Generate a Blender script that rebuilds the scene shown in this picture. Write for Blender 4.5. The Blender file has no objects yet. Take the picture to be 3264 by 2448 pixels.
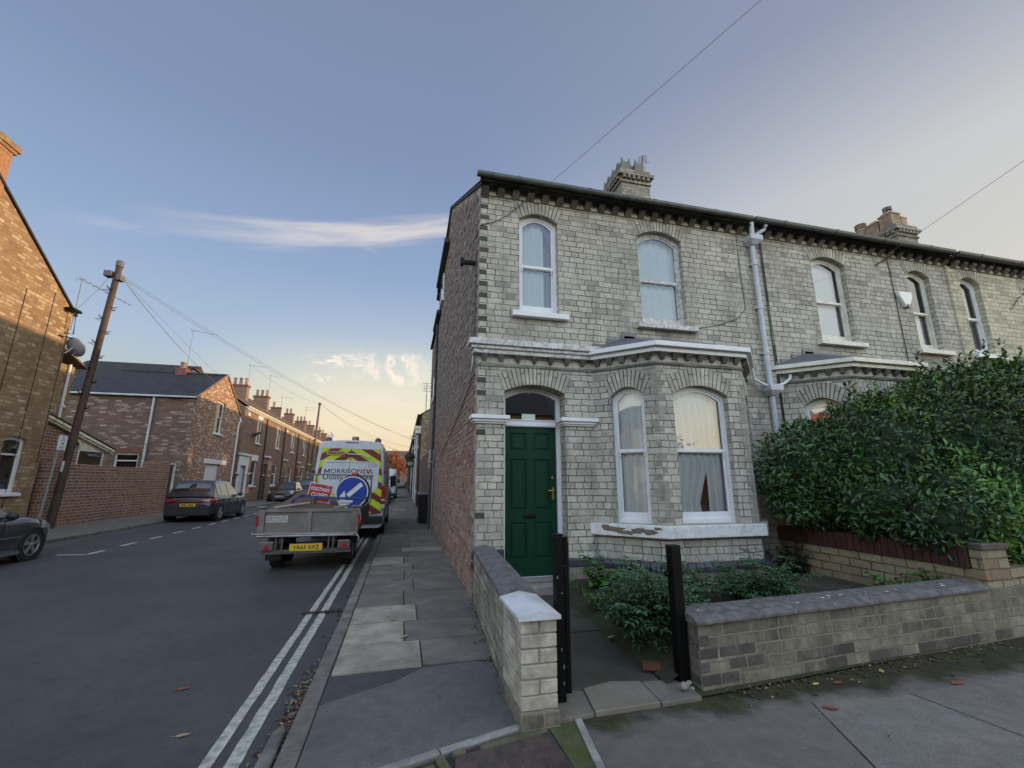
import bpy, math, random
from mathutils import Vector, Matrix, noise
R = random.Random(11)
D = bpy.data
SC = bpy.context.scene
COL = SC.collection
rad = math.radians

# ------------------------------------------------------------------ mesh builder
class MB:
    def __init__(s):
        s.v = []; s.f = []; s.mi = []; s.cur = 0
    def face(s, *pts):
        n = len(s.v); s.v += [tuple(p) for p in pts]
        s.f.append(list(range(n, n + len(pts)))); s.mi.append(s.cur)
    def box(s, x0, x1, y0, y1, z0, z1):
        s.hexa([(x0,y0,z0),(x1,y0,z0),(x1,y1,z0),(x0,y1,z0),(x0,y0,z1),(x1,y0,z1),(x1,y1,z1),(x0,y1,z1)])
    def hexa(s, p):
        n = len(s.v); s.v += [tuple(q) for q in p]
        for f in ((0,3,2,1),(4,5,6,7),(0,1,5,4),(1,2,6,5),(2,3,7,6),(3,0,4,7)):
            s.f.append([n+i for i in f]); s.mi.append(s.cur)
    def grid(s, rows, close_u=False, close_v=False):
        n = len(s.v); nv = len(rows[0])
        for r in rows: s.v += [tuple(p) for p in r]
        nu = len(rows)
        for i in range(nu if close_u else nu-1):
            for j in range(nv if close_v else nv-1):
                a = n+i*nv+j; b = n+i*nv+(j+1)%nv; c = n+((i+1)%nu)*nv+(j+1)%nv; d = n+((i+1)%nu)*nv+j
                s.f.append([a,b,c,d]); s.mi.append(s.cur)
    def prism(s, poly, z0, z1):
        n = len(s.v); k = len(poly)
        s.v += [(p[0],p[1],z0) for p in poly] + [(p[0],p[1],z1) for p in poly]
        s.f.append([n+i for i in reversed(range(k))]); s.mi.append(s.cur)
        s.f.append([n+k+i for i in range(k)]); s.mi.append(s.cur)
        for i in range(k):
            j = (i+1) % k
            s.f.append([n+i,n+j,n+k+j,n+k+i]); s.mi.append(s.cur)
    def extr(s, poly, vec):
        # 3-D polygon pushed along a vector
        n = len(s.v); k = len(poly); vec = Vector(vec)
        s.v += [tuple(p) for p in poly] + [tuple(Vector(p)+vec) for p in poly]
        s.f.append([n+i for i in reversed(range(k))]); s.mi.append(s.cur)
        s.f.append([n+k+i for i in range(k)]); s.mi.append(s.cur)
        for i in range(k):
            j = (i+1) % k
            s.f.append([n+i,n+j,n+k+j,n+k+i]); s.mi.append(s.cur)
    def tube(s, pts, r, n=6, cap=True, r1=None):
        pts = [Vector(p) for p in pts]; rows = []
        for i, p in enumerate(pts):
            t = (pts[min(i+1,len(pts)-1)] - pts[max(i-1,0)]).normalized()
            a = t.cross(Vector((0,0,1)))
            if a.length < 1e-3: a = t.cross(Vector((0,1,0)))
            a.normalize(); b = t.cross(a)
            rr = r if r1 is None else r + (r1-r)*i/(len(pts)-1)
            rows.append([p + a*math.cos(2*math.pi*k/n)*rr + b*math.sin(2*math.pi*k/n)*rr for k in range(n)])
        s.grid(rows, close_v=True)
        if cap:
            s.face(*rows[0]); s.face(*rows[-1])
    def lathe(s, prof, o, axis, n=16):
        # prof: (radius, distance along axis)
        ax = Vector(axis).normalized(); a = ax.orthogonal().normalized(); b = ax.cross(a); o = Vector(o)
        rows = [[o + ax*h + (a*math.cos(2*math.pi*k/n) + b*math.sin(2*math.pi*k/n))*r for k in range(n)] for r, h in prof]
        s.grid(rows, close_v=True)
        if prof[0][0] > 1e-4: s.face(*rows[0])
        if prof[-1][0] > 1e-4: s.face(*rows[-1])
    def blob(s, c, r, seed=0, amp=.25, nu=10, nv=7, freq=1.5):
        rows = []
        for i in range(nv+1):
            th = math.pi*i/nv
            row = []
            for k in range(nu):
                ph = 2*math.pi*k/nu
                d = Vector((math.sin(th)*math.cos(ph), math.sin(th)*math.sin(ph), math.cos(th)))
                q = 1 + amp*noise.noise(d*freq + Vector((seed,seed*2.3,0)))
                row.append((c[0]+d.x*r[0]*q, c[1]+d.y*r[1]*q, c[2]+d.z*r[2]*q))
            rows.append(row)
        s.grid(rows, close_v=True)
    def build(s, name, mats, parent=None, smooth=False, uv=True, bevel=0, sub=0, merge=False):
        off = Vector((0,0,0)); q = parent
        while q: off += q.location; q = q.parent
        me = D.meshes.new(name)
        if parent is None and s.v:
            xs = [p[0] for p in s.v]; ys = [p[1] for p in s.v]; zs = [p[2] for p in s.v]
            off = Vector(((min(xs)+max(xs))/2, (min(ys)+max(ys))/2, min(zs)))
        me.from_pydata([(p[0]-off.x, p[1]-off.y, p[2]-off.z) for p in s.v], [], s.f)
        if not isinstance(mats, (list, tuple)): mats = [mats]
        for m in mats: me.materials.append(m)
        me.polygons.foreach_set('material_index', [min(i, len(mats)-1) for i in s.mi])
        me.update()
        if uv:
            ul = me.uv_layers.new(name='UVMap'); buf = [0.0]*(2*len(me.loops))
            for p in me.polygons:
                nx, ny, nz = p.normal
                if abs(nz) > .75:
                    for li in p.loop_indices:
                        v = s.v[me.loops[li].vertex_index]; buf[2*li] = v[0]; buf[2*li+1] = v[1]
                else:
                    l = math.hypot(nx, ny) or 1; tx, ty = -ny/l, nx/l
                    if tx + ty*.99 < 0: tx, ty = -tx, -ty
                    for li in p.loop_indices:
                        v = s.v[me.loops[li].vertex_index]; buf[2*li] = v[0]*tx+v[1]*ty; buf[2*li+1] = v[2]
            ul.data.foreach_set('uv', buf)
        if smooth: me.polygons.foreach_set('use_smooth', [True]*len(me.polygons))
        o = D.objects.new(name, me); COL.objects.link(o)
        if parent: o.parent = parent
        else: o.location = off
        if merge:
            import bmesh
            b = bmesh.new(); b.from_mesh(me); bmesh.ops.remove_doubles(b, verts=b.verts, dist=1e-4); bmesh.ops.recalc_face_normals(b, faces=b.faces); b.to_mesh(me); b.free()
        if bevel:
            md = o.modifiers.new('Bevel', 'BEVEL'); md.width = bevel; md.segments = 2; md.limit_method = 'ANGLE'; md.angle_limit = rad(40)
        if sub:
            md = o.modifiers.new('Subsurf', 'SUBSURF'); md.levels = sub; md.render_levels = sub
        return o

def build_each(mb, name, mats, parent, **k):
    """every separate piece collected in mb becomes a mesh of its own"""
    par = list(range(len(mb.v)))
    def find(i):
        while par[i] != i: par[i] = par[par[i]]; i = par[i]
        return i
    for f in mb.f:
        a = find(f[0])
        for i in f[1:]: par[find(i)] = a
    groups = {}
    for fi, f in enumerate(mb.f): groups.setdefault(find(f[0]), []).append(fi)
    out = []
    for g in groups.values():
        q = MB(); idx = {}
        for fi in g:
            nf = []
            for i in mb.f[fi]:
                if i not in idx: idx[i] = len(q.v); q.v.append(mb.v[i])
                nf.append(idx[i])
            q.f.append(nf); q.mi.append(mb.mi[fi])
        out.append(q.build(name, mats, parent, **k))
    return out
def tag(o, label=None, cat=None, group=None, kind=None):
    if label: o['label'] = label
    if cat: o['category'] = cat
    if group: o['group'] = group
    if kind: o['kind'] = kind
    return o
def root(name, loc, label, cat, group=None):
    o = D.objects.new(name, None); o.location = loc; o.empty_display_size = .3; COL.objects.link(o)
    return tag(o, label, cat, group)

def text(name, body, mat, origin, right, up, width, height, parent, thick=.003, bold=0.0, spacing=1.0):
    cu = D.curves.new(name, 'FONT'); cu.body = body; cu.align_x = 'LEFT'; cu.offset = bold; cu.resolution_u = 3; cu.space_character = spacing
    t = D.objects.new(name, cu); COL.objects.link(t)
    dg = bpy.context.evaluated_depsgraph_get(); dg.update()
    me0 = t.evaluated_get(dg).to_mesh()
    vs = [v.co.copy() for v in me0.vertices]; fs = [list(p.vertices) for p in me0.polygons]
    t.evaluated_get(dg).to_mesh_clear()
    D.objects.remove(t); D.curves.remove(cu)
    x0 = min(v.x for v in vs); x1 = max(v.x for v in vs); y0 = min(v.y for v in vs); y1 = max(v.y for v in vs)
    right = Vector(right).normalized(); up = Vector(up).normalized(); n = right.cross(up); o = Vector(origin)
    mb = MB(); mb.v = [tuple(o + right*((v.x-x0)/(x1-x0)*width) + up*((v.y-y0)/(y1-y0)*height) + n*thick) for v in vs]
    mb.f = fs; mb.mi = [0]*len(fs)
    return mb.build(name, mat, parent, uv=False)

# ------------------------------------------------------------------ materials
def nodes(name):
    m = D.materials.new(name); m.use_nodes = True; nt = m.node_tree
    return m, nt, nt.nodes['Principled BSDF']
def N(nt, t, **kw):
    n = nt.nodes.new(t)
    for k, v in kw.items(): setattr(n, k, v)
    return n
def rgba(c): return (c[0], c[1], c[2], 1)
def math_node(nt, op, a, b=None, clamp=False):
    n = N(nt, 'ShaderNodeMath', operation=op); n.use_clamp = clamp
    for i, x in enumerate((a, b)):
        if x is None: continue
        if isinstance(x, (int, float)): n.inputs[i].default_value = x
        else: nt.links.new(x, n.inputs[i])
    return n.outputs[0]
def mixc(nt, fac, a, b, blend='MIX'):
    n = N(nt, 'ShaderNodeMix', data_type='RGBA', blend_type=blend)
    for i, x in ((0, fac), (6, a), (7, b)):
        if isinstance(x, (int, float)): n.inputs[i].default_value = x
        elif isinstance(x, tuple): n.inputs[i].default_value = rgba(x)
        else: nt.links.new(x, n.inputs[i])
    return n.outputs[2]
def ramp(nt, fac, stops, interp='LINEAR'):
    n = N(nt, 'ShaderNodeValToRGB'); cr = n.color_ramp; cr.interpolation = interp
    while len(cr.elements) < len(stops): cr.elements.new(.5)
    for e, (p, c) in zip(cr.elements, stops):
        e.position = p; e.color = rgba(c) if isinstance(c, tuple) else (c, c, c, 1)
    nt.links.new(fac, n.inputs[0]); return n.outputs[0]
def noise_tex(nt, scale, detail=4, rough=.55, vec=None, coord='Object'):
    n = N(nt, 'ShaderNodeTexNoise'); n.inputs['Scale'].default_value = scale; n.inputs['Detail'].default_value = detail; n.inputs['Roughness'].default_value = rough
    if vec is None:
        g = N(nt, 'ShaderNodeNewGeometry'); vec = g.outputs['Position']
        if coord == 'Object':
            tc = N(nt, 'ShaderNodeTexCoord'); vec = tc.outputs['Object']
    nt.links.new(vec, n.inputs['Vector']); return n.outputs[0]
def bump(nt, bs, h, strength=.3, dist=.01):
    b = N(nt, 'ShaderNodeBump'); b.inputs['Strength'].default_value = strength; b.inputs['Distance'].default_value = dist
    nt.links.new(h, b.inputs['Height']); nt.links.new(b.outputs[0], bs.inputs['Normal'])

def M(name, col, rough=.6, metal=0.0, var=.15, vs=4, bmp=0.0, bs=80, dirt=None, dirt_amt=.0, ds=2.5, isl=0.0, coat=0.0, spec=.5):
    m, nt, p = nodes(name)
    p.inputs['Roughness'].default_value = rough; p.inputs['Metallic'].default_value = metal
    p.inputs['Coat Weight'].default_value = coat; p.inputs['Specular IOR Level'].default_value = spec
    c = None
    nz = noise_tex(nt, vs, 6)
    f = ramp(nt, nz, [(.25, 1-var), (.75, 1+var)])
    c = mixc(nt, 1.0, col, f, 'MULTIPLY')
    if isl:
        g = N(nt, 'ShaderNodeNewGeometry')
        f2 = ramp(nt, g.outputs['Random Per Island'], [(0, 1-isl), (1, 1+isl)])
        c = mixc(nt, 1.0, c, f2, 'MULTIPLY')
    if dirt:
        n2 = noise_tex(nt, ds, 8, .65)
        f3 = ramp(nt, n2, [(.5-.28*dirt_amt, 0.0), (.72-.2*dirt_amt, min(1.0, .5+dirt_amt*.5))])
        c = mixc(nt, f3, c, dirt)
    nt.links.new(c, p.inputs['Base Color'])
    if bmp:
        bump(nt, p, noise_tex(nt, bs, 5), bmp, .01)
    return m

def brick(name, c1, c2, mortar, bw=.235, bh=.09, ms=.011, soot=(.05,.045,.04), soot_amt=.4, c3=None, c3amt=.35, squash=.52, sf=3, bmp=.6, rough=.85, wob=.012, stain=1.0, msmooth=.25, soot_scale=.9, upper=None, streak=0.0):
    m, nt, p = nodes(name); p.inputs['Roughness'].default_value = rough; p.inputs['Specular IOR Level'].default_value = .25
    uvn = N(nt, 'ShaderNodeUVMap'); uvn.uv_map = 'UVMap'
    w = N(nt, 'ShaderNodeTexNoise'); w.inputs['Scale'].default_value = 7; w.inputs['Detail'].default_value = 3
    nt.links.new(uvn.outputs[0], w.inputs['Vector'])
    sub = N(nt, 'ShaderNodeVectorMath', operation='SUBTRACT'); nt.links.new(w.outputs['Color'], sub.inputs[0]); sub.inputs[1].default_value = (.5,.5,.5)
    sc = N(nt, 'ShaderNodeVectorMath', operation='SCALE'); nt.links.new(sub.outputs[0], sc.inputs[0]); sc.inputs['Scale'].default_value = wob*2
    add = N(nt, 'ShaderNodeVectorMath', operation='ADD'); nt.links.new(uvn.outputs[0], add.inputs[0]); nt.links.new(sc.outputs[0], add.inputs[1])
    def btex(a, b, mo):
        t = N(nt, 'ShaderNodeTexBrick'); t.offset = .5; t.offset_frequency = 2; t.squash = squash; t.squash_frequency = sf
        t.inputs['Scale'].default_value = 1; t.inputs['Brick Width'].default_value = bw; t.inputs['Row Height'].default_value = bh
        t.inputs['Mortar Size'].default_value = ms; t.inputs['Mortar Smooth'].default_value = msmooth; t.inputs['Bias'].default_value = 0
        t.inputs['Color1'].default_value = rgba(a); t.inputs['Color2'].default_value = rgba(b); t.inputs['Mortar'].default_value = rgba(mo)
        nt.links.new(add.outputs[0], t.inputs['Vector']); return t
    t = btex((0,0,0), (1,1,1), (.5,.5,.5))
    stops = [(0.0, c1), (.55, c2)]
    if c3: stops = [(0.0, c1), (max(.05, .9-c3amt), c2), (1.0, c3)]
    bc = ramp(nt, t.outputs['Color'], stops)
    # every brick is mottled a little
    fine = noise_tex(nt, 22, 6, .7, uvn.outputs[0])
    bc = mixc(nt, 1.0, bc, ramp(nt, fine, [(.2, .62), (.5, 1.0), (.8, 1.28)]), 'MULTIPLY')
    # grime creeping over bricks
    st = noise_tex(nt, soot_scale, 9, .72, uvn.outputs[0])
    sf_ = ramp(nt, st, [(.5-.1*soot_amt, 0.0), (.78-.1*soot_amt, soot_amt)])
    bc = mixc(nt, sf_, bc, soot)
    st2 = noise_tex(nt, 6.5, 6, .7, uvn.outputs[0])
    bc = mixc(nt, ramp(nt, st2, [(.56, 0.0), (.8, .55*stain)]), bc, soot)
    if streak:   # rain-washed soot running down the face
        mp = N(nt, 'ShaderNodeMapping'); nt.links.new(uvn.outputs[0], mp.inputs[0]); mp.inputs['Scale'].default_value = (3.2,.38,1)
        sk = noise_tex(nt, 1.0, 8, .68, mp.outputs[0])
        bc = mixc(nt, ramp(nt, sk, [(.50, 0.0), (.74, streak)]), bc, soot)
    # joints differ: some raked and black, some repointed
    mo = mixc(nt, ramp(nt, noise_tex(nt, 1.7, 7, .75, uvn.outputs[0]), [(.42, 0.0), (.66, 1.0)]), mortar, tuple(min(1, c*.55+.55*d) for c, d in zip(mortar, c2)))
    col = mixc(nt, t.outputs['Fac'], bc, mo)
    if upper:   # (height, blend, colour): rougher, greyer weathered brick above a height
        s_ = N(nt, 'ShaderNodeSeparateXYZ'); nt.links.new(uvn.outputs[0], s_.inputs[0])
        zz = math_node(nt, 'ADD', s_.outputs[1], math_node(nt, 'MULTIPLY', math_node(nt, 'SUBTRACT', noise_tex(nt, .8, 6, .7, uvn.outputs[0]), .5), upper[1]*1.5))
        k = N(nt, 'ShaderNodeMapRange'); nt.links.new(zz, k.inputs[0]); k.inputs[1].default_value = upper[0]-upper[1]/2; k.inputs[2].default_value = upper[0]+upper[1]/2
        mp2 = N(nt, 'ShaderNodeMapping'); nt.links.new(uvn.outputs[0], mp2.inputs[0]); mp2.inputs['Scale'].default_value = (1.3,6.5,1)
        fleck = ramp(nt, noise_tex(nt, 1.0, 6, .78, mp2.outputs[0]), [(.36, tuple(c*.5 for c in upper[2])), (.52, upper[2]), (.66, tuple(min(1,c*2.2) for c in upper[2]))])
        up = mixc(nt, .60, col, fleck)
        col = mixc(nt, k.outputs[0], col, up)
    nt.links.new(col, p.inputs['Base Color'])
    h = math_node(nt, 'SUBTRACT', math_node(nt, 'MULTIPLY', noise_tex(nt, 45, 4, .6, uvn.outputs[0]), .35), t.outputs['Fac'])
    bump(nt, p, h, bmp, .012)
    return m

def glass_mat(name, tint=(.75,.8,.8), refl=.10, rough=0.0):
    m = D.materials.new(name); m.use_nodes = True; nt = m.node_tree; nt.nodes.clear()
    out = N(nt, 'ShaderNodeOutputMaterial'); mx = N(nt, 'ShaderNodeMixShader')
    tr = N(nt, 'ShaderNodeBsdfTransparent'); tr.inputs[0].default_value = rgba(tint)
    gl = N(nt, 'ShaderNodeBsdfGlossy'); gl.inputs['Roughness'].default_value = rough; gl.inputs[0].default_value = (.95,.97,1,1)
    fr = N(nt, 'ShaderNodeFresnel'); fr.inputs[0].default_value = 1.5
    f = math_node(nt, 'ADD', fr.outputs[0], refl, True)
    # old panes are never perfectly flat
    b = N(nt, 'ShaderNodeBump'); b.inputs['Strength'].default_value = .08; b.inputs['Distance'].default_value = .02
    nt.links.new(noise_tex(nt, 2.2, 1), b.inputs['Height']); nt.links.new(b.outputs[0], gl.inputs['Normal'])
    nt.links.new(f, mx.inputs[0]); nt.links.new(tr.outputs[0], mx.inputs[1]); nt.links.new(gl.outputs[0], mx.inputs[2]); nt.links.new(mx.outputs[0], out.inputs[0])
    return m
def emit(name, col, s):
    m, nt, p = nodes(name); p.inputs['Base Color'].default_value = rgba(col); p.inputs['Emission Color'].default_value = rgba(col); p.inputs['Emission Strength'].default_value = s
    return m
def leaf_mat(name, cols, rough=.38, spec=.5):
    m, nt, p = nodes(name); p.inputs['Roughness'].default_value = rough; p.inputs['Specular IOR Level'].default_value = spec
    g = N(nt, 'ShaderNodeNewGeometry')
    k = len(cols)
    c = ramp(nt, g.outputs['Random Per Island'], [(i/(k-1), cc) for i, cc in enumerate(cols)])
    nz = noise_tex(nt, 1.6, 3)
    c = mixc(nt, 1.0, c, ramp(nt, nz, [(.3, .65), (.7, 1.35)]), 'MULTIPLY')
    nt.links.new(c, p.inputs['Base Color'])
    return m

WHITE_BRICK = brick('pale_gault_brick', (.41,.39,.335), (.505,.482,.41), (.055,.052,.047), soot=(.10,.095,.085), soot_amt=.55, c3=(.29,.28,.25), c3amt=.22, ms=.0068, bmp=.5, streak=.6)
BUFF_BRICK = brick('buff_brick', (.48,.44,.33), (.57,.53,.40), (.11,.10,.08), soot=(.12,.11,.09), soot_amt=.4, c3=(.36,.33,.25), ms=.0062, bmp=.45)
DIRTY_BRICK = brick('sooty_buff_brick', (.235,.215,.168), (.30,.272,.205), (.165,.15,.122), soot=(.045,.04,.035), soot_amt=1.0, streak=.8, c3=(.16,.145,.12), bw=.27, bh=.0875, ms=.007, stain=1.2, soot_scale=1.7, wob=.016)
RED_BRICK = brick('side_red_brick', (.15,.075,.055), (.20,.105,.078), (.25,.215,.185), soot=(.10,.08,.07), soot_amt=.6, c3=(.20,.14,.11), c3amt=.25, bh=.09, ms=.012, squash=1, sf=2, bmp=1.0, soot_scale=.5, upper=(2.7,1.2,(.13,.11,.098)))
BROWN_BRICK = brick('brown_brick', (.22,.135,.075), (.31,.21,.125), (.19,.14,.095), soot=(.12,.085,.06), soot_amt=.5, c3=(.45,.36,.24), c3amt=.2, bw=.30, bh=.106, ms=.013, bmp=.8)
H2_SIDE = brick('clinker_brick', (.14,.085,.068), (.20,.125,.098), (.12,.10,.088), soot=(.07,.05,.05), soot_amt=.5, c3=(.40,.33,.29), c3amt=.18, bw=.30, bh=.10, ms=.013, squash=1, bmp=.8)
H2_FRONT = brick('speckled_brick', (.25,.14,.095), (.36,.21,.14), (.19,.145,.12), soot=(.10,.075,.06), soot_amt=.35, c3=(.62,.54,.45), c3amt=.3, bw=.2, bh=.10, ms=.012, squash=1)
TERR_BRICK = brick('terrace_brick', (.23,.135,.10), (.32,.20,.14), (.17,.135,.115), soot=(.12,.09,.075), soot_amt=.4, c3=(.20,.11,.09), bh=.10, bw=.28, ms=.012)
WALL_RED = brick('garden_wall_brick', (.21,.085,.055), (.30,.155,.10), (.38,.32,.265), soot=(.10,.075,.065), soot_amt=.7, c3=(.16,.08,.07), bh=.107, bw=.30, ms=.015, stain=1.1, bmp=.9)
YELLOW_BRICK = brick('yellow_garden_brick', (.24,.215,.14), (.33,.285,.185), (.10,.065,.05), soot=(.14,.12,.09), soot_amt=.5, c3=(.26,.19,.12), bw=.27, bh=.1, ms=.011, squash=1)
SOLDIER_RED = brick('red_soldier_course', (.055,.025,.022), (.085,.036,.03), (.045,.03,.027), soot=(.05,.035,.03), soot_amt=.5, bw=.095, bh=.3, ms=.007, squash=1)
PIER_BRICK = brick('pillar_white_brick', (.46,.43,.35), (.55,.52,.43), (.24,.22,.19), soot=(.09,.075,.06), soot_amt=.55, c3=(.38,.34,.27), bh=.094, bw=.24, ms=.010, squash=.52, sf=2, stain=1.2)

VOUS = M('voussoir_brick', (.44,.42,.355), .85, var=.25, vs=9, bmp=.35, bs=50, isl=.22, dirt=(.20,.19,.165), dirt_amt=.4, ds=3)
DARKSTONE = M('sooty_corbel', (.25,.24,.21), .9, var=.35, vs=6, bmp=.4, bs=40, dirt=(.06,.055,.05), dirt_amt=.8, isl=.3)
DARKBRICK = M('dark_quoin_brick', (.085,.075,.07), .9, var=.4, vs=9, bmp=.4, bs=50, isl=.5)
REDQ = M('dark_red_lintel_brick', (.15,.06,.05), .9, var=.4, vs=9, bmp=.4, bs=50, isl=.4)
BLUEBRICK = M('blue_plinth_brick', (.04,.042,.055), .45, var=.3, vs=8, bmp=.3, bs=40, isl=.35)
WHITE = M('white_paint', (.68,.69,.72), .42, var=.05, vs=6, bmp=.05, bs=30, dirt=(.60,.59,.56), dirt_amt=.12, ds=5)
WHITE_OLD = M('weathered_white_paint', (.62,.62,.62), .55, var=.1, vs=6, bmp=.15, bs=40, dirt=(.16,.15,.13), dirt_amt=.40, ds=16)
PEEL = M('peeling_white_paint', (.66,.66,.68), .55, var=.06, vs=5, bmp=.3, bs=25, dirt=(.30,.27,.22), dirt_amt=.2, ds=7)
CREAM = M('cream_paint', (.74,.72,.60), .5, var=.08, dirt=(.3,.28,.2), dirt_amt=.3, ds=5)
SLATE = brick('roof_slate', (.024,.024,.026), (.038,.038,.040), (.018,.018,.02), bw=.3, bh=.2, ms=.006, soot=(.03,.03,.035), soot_amt=.4, squash=1, rough=.55, bmp=.5)
TILE = brick('brown_roof_tile', (.10,.065,.045), (.15,.10,.07), (.04,.03,.025), bw=.28, bh=.22, ms=.008, soot=(.07,.055,.045), soot_amt=.5, squash=1, rough=.85)
LEAD = M('lead_sheet', (.13,.14,.165), .45, metal=.25, var=.25, vs=5, bmp=.2, bs=20, dirt=(.07,.075,.09), dirt_amt=.4)
GUTTER = M('mossy_green_gutter', (.045,.056,.053), .45, var=.25, vs=6, dirt=(.10,.12,.09), dirt_amt=.4, ds=6)
PIPE = M('pale_grey_pipe', (.46,.50,.56), .4, var=.06, vs=3, dirt=(.3,.3,.3), dirt_amt=.25)
BLACK = M('black_metal', (.0025,.0025,.003), .5, var=.3, vs=8, spec=.2)
BLACKP = M('black_plastic', (.016,.017,.019), .5, var=.2)
CABLE = M('black_cable', (.02,.02,.02), .6, var=.1)
WIRE = M('grey_wire', (.16,.15,.15), .6, var=.1)
DOORG = M('green_door_paint', (.0025,.033,.0155), .42, var=.12, vs=3, bmp=.06, bs=18, spec=.22)
BRASS = M('brass', (.42,.28,.09), .3, metal=.9, var=.15)
COPING = M('dark_stone_coping', (.080,.078,.082), .8, var=.35, vs=6, bmp=.5, bs=25, dirt=(.22,.21,.2), dirt_amt=.25, ds=14)
CAP = M('pale_cap_stone', (.60,.62,.66), .7, var=.1, vs=3, bmp=.15, bs=50, dirt=(.40,.38,.34), dirt_amt=.3)
STONE = M('step_stone', (.30,.28,.25), .85, var=.3, vs=6, bmp=.4, bs=30, dirt=(.10,.09,.08), dirt_amt=.5)
POT = M('clay_chimney_pot', (.36,.22,.13), .85, var=.25, vs=5, dirt=(.10,.08,.07), dirt_amt=.4, isl=.2)
GREYPOT = M('grey_chimney_pot', (.17,.175,.17), .85, var=.25, vs=5, dirt=(.07,.07,.07), dirt_amt=.4, isl=.15)
GLASS = glass_mat('window_glass', (.93,.95,.95), .07)
DGLASS = glass_mat('dim_window_glass', (.35,.38,.4), .14)
CURT = M('white_curtain', (.80,.81,.82), .9, var=.08, vs=3)
CURTB = M('pale_blue_curtain', (.52,.62,.64), .9, var=.08, vs=3)
BLIND = M('roller_blind', (.72,.73,.82), .8, var=.03)
MAROON = M('maroon_cloth', (.06,.012,.018), .8, var=.2)
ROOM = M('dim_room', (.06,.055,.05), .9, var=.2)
# ------------------------------------------------------------------ walls, openings, sash windows
class Plane:
    def __init__(s, p0, u, n): s.p = Vector((p0[0],p0[1],0)); s.u = Vector((u[0],u[1],0)).normalized(); s.n = Vector((n[0],n[1],0)).normalized()
    def __call__(s, u, w, z): return tuple(s.p + s.u*u + s.n*w + Vector((0,0,z)))
    def box(s, mb, u0, u1, w0, w1, z0, z1):
        mb.hexa([s(u0,w1,z0), s(u1,w1,z0), s(u1,w0,z0), s(u0,w0,z0), s(u0,w1,z1), s(u1,w1,z1), s(u1,w0,z1), s(u0,w0,z1)])

def arch_z(op, u):
    ul, ur, zb, zs, zc = op; uc = (ul+ur)/2; hw = (ur-ul)/2
    return zs + (zc-zs)*max(0, 1-((u-uc)/hw)**2)
NA = 10
def wall(mb, pl, u0, u1, z0, z1, ops, depth=.12, top=None):
    """wall sheet with arched openings and their reveals; top(u) gives a sloping head"""
    T = top or (lambda u: z1)
    ops = sorted(ops)
    us = u0
    for op in ops:
        ul, ur, zb, zs, zc = op
        if ul > us + 1e-4: mb.face(pl(us,0,z0), pl(ul,0,z0), pl(ul,0,T(ul)), pl(us,0,T(us)))
        if zb > z0 + 1e-4: mb.face(pl(ul,0,z0), pl(ur,0,z0), pl(ur,0,zb), pl(ul,0,zb))
        uu = [ul + (ur-ul)*i/NA for i in range(NA+1)]
        for a, b in zip(uu[:-1], uu[1:]):
            mb.face(pl(a,0,arch_z(op,a)), pl(b,0,arch_z(op,b)), pl(b,0,T(b)), pl(a,0,T(a)))
            mb.face(pl(a,0,arch_z(op,a)), pl(a,-depth,arch_z(op,a)), pl(b,-depth,arch_z(op,b)), pl(b,0,arch_z(op,b)))
        mb.face(pl(ul,0,zb), pl(ul,-depth,zb), pl(ul,-depth,zs), pl(ul,0,zs))
        mb.face(pl(ur,0,zb), pl(ur,0,zs), pl(ur,-depth,zs), pl(ur,-depth,zb))
        mb.face(pl(ul,0,zb), pl(ur,0,zb), pl(ur,-depth,zb), pl(ul,-depth,zb))
        us = ur
    if u1 > us + 1e-4: mb.face(pl(us,0,z0), pl(u1,0,z0), pl(u1,0,T(u1)), pl(us,0,T(us)))

def vous(pl, op, h, n, parent, mat, flare=.09, proud=.006, name='brick_arch'):
    """a fan of arch bricks round the head of an opening"""
    mb = MB(); ul, ur, zb, zs, zc = op
    for i in range(n):
        f0 = i/n + .004/(ur-ul); f1 = (i+1)/n - .006/(ur-ul)
        def pt(f, k):
            u = ul + (ur-ul)*f; d = (f-.5)*2
            return (u + d*flare*k, arch_z(op,u) + h*k*(1-.12*d*d))
        a, b, c, d = pt(f0,0), pt(f1,0), pt(f1,1), pt(f0,1)
        if i % 2 and h > .23:
            cuts = [(0,.62),(.66,1)] if i % 4 == 1 else [(0,1)]
        else: cuts = [(0,1)]
        for k0, k1 in cuts:
            q = [pt(f0,k0), pt(f1,k0), pt(f1,k1), pt(f0,k1)]
            mb.extr([pl(x, proud, z) for x, z in q], pl.n*-(proud+.05))
    o = mb.build(name, mat, parent, bevel=.003)
    # dark joints behind the fan
    mj = MB(); pts = []
    for i in range(NA+1):
        f = i/NA; u = ul+(ur-ul)*f; pts.append((u, arch_z(op,u)+.001))
    q = []
    for (u, z) in pts: q.append(pl(u, .0022, z))
    rows = [q, [pl(u + ((u-ul)/(ur-ul)-.5)*2*flare, .0022, z + h*(1-.12*(((u-ul)/(ur-ul)-.5)*2)**2)) for (u, z) in pts]]
    mj.grid(rows); mj.build('joint', CABLE if mat is None else JOINT, o, uv=False)
    return o

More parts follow.
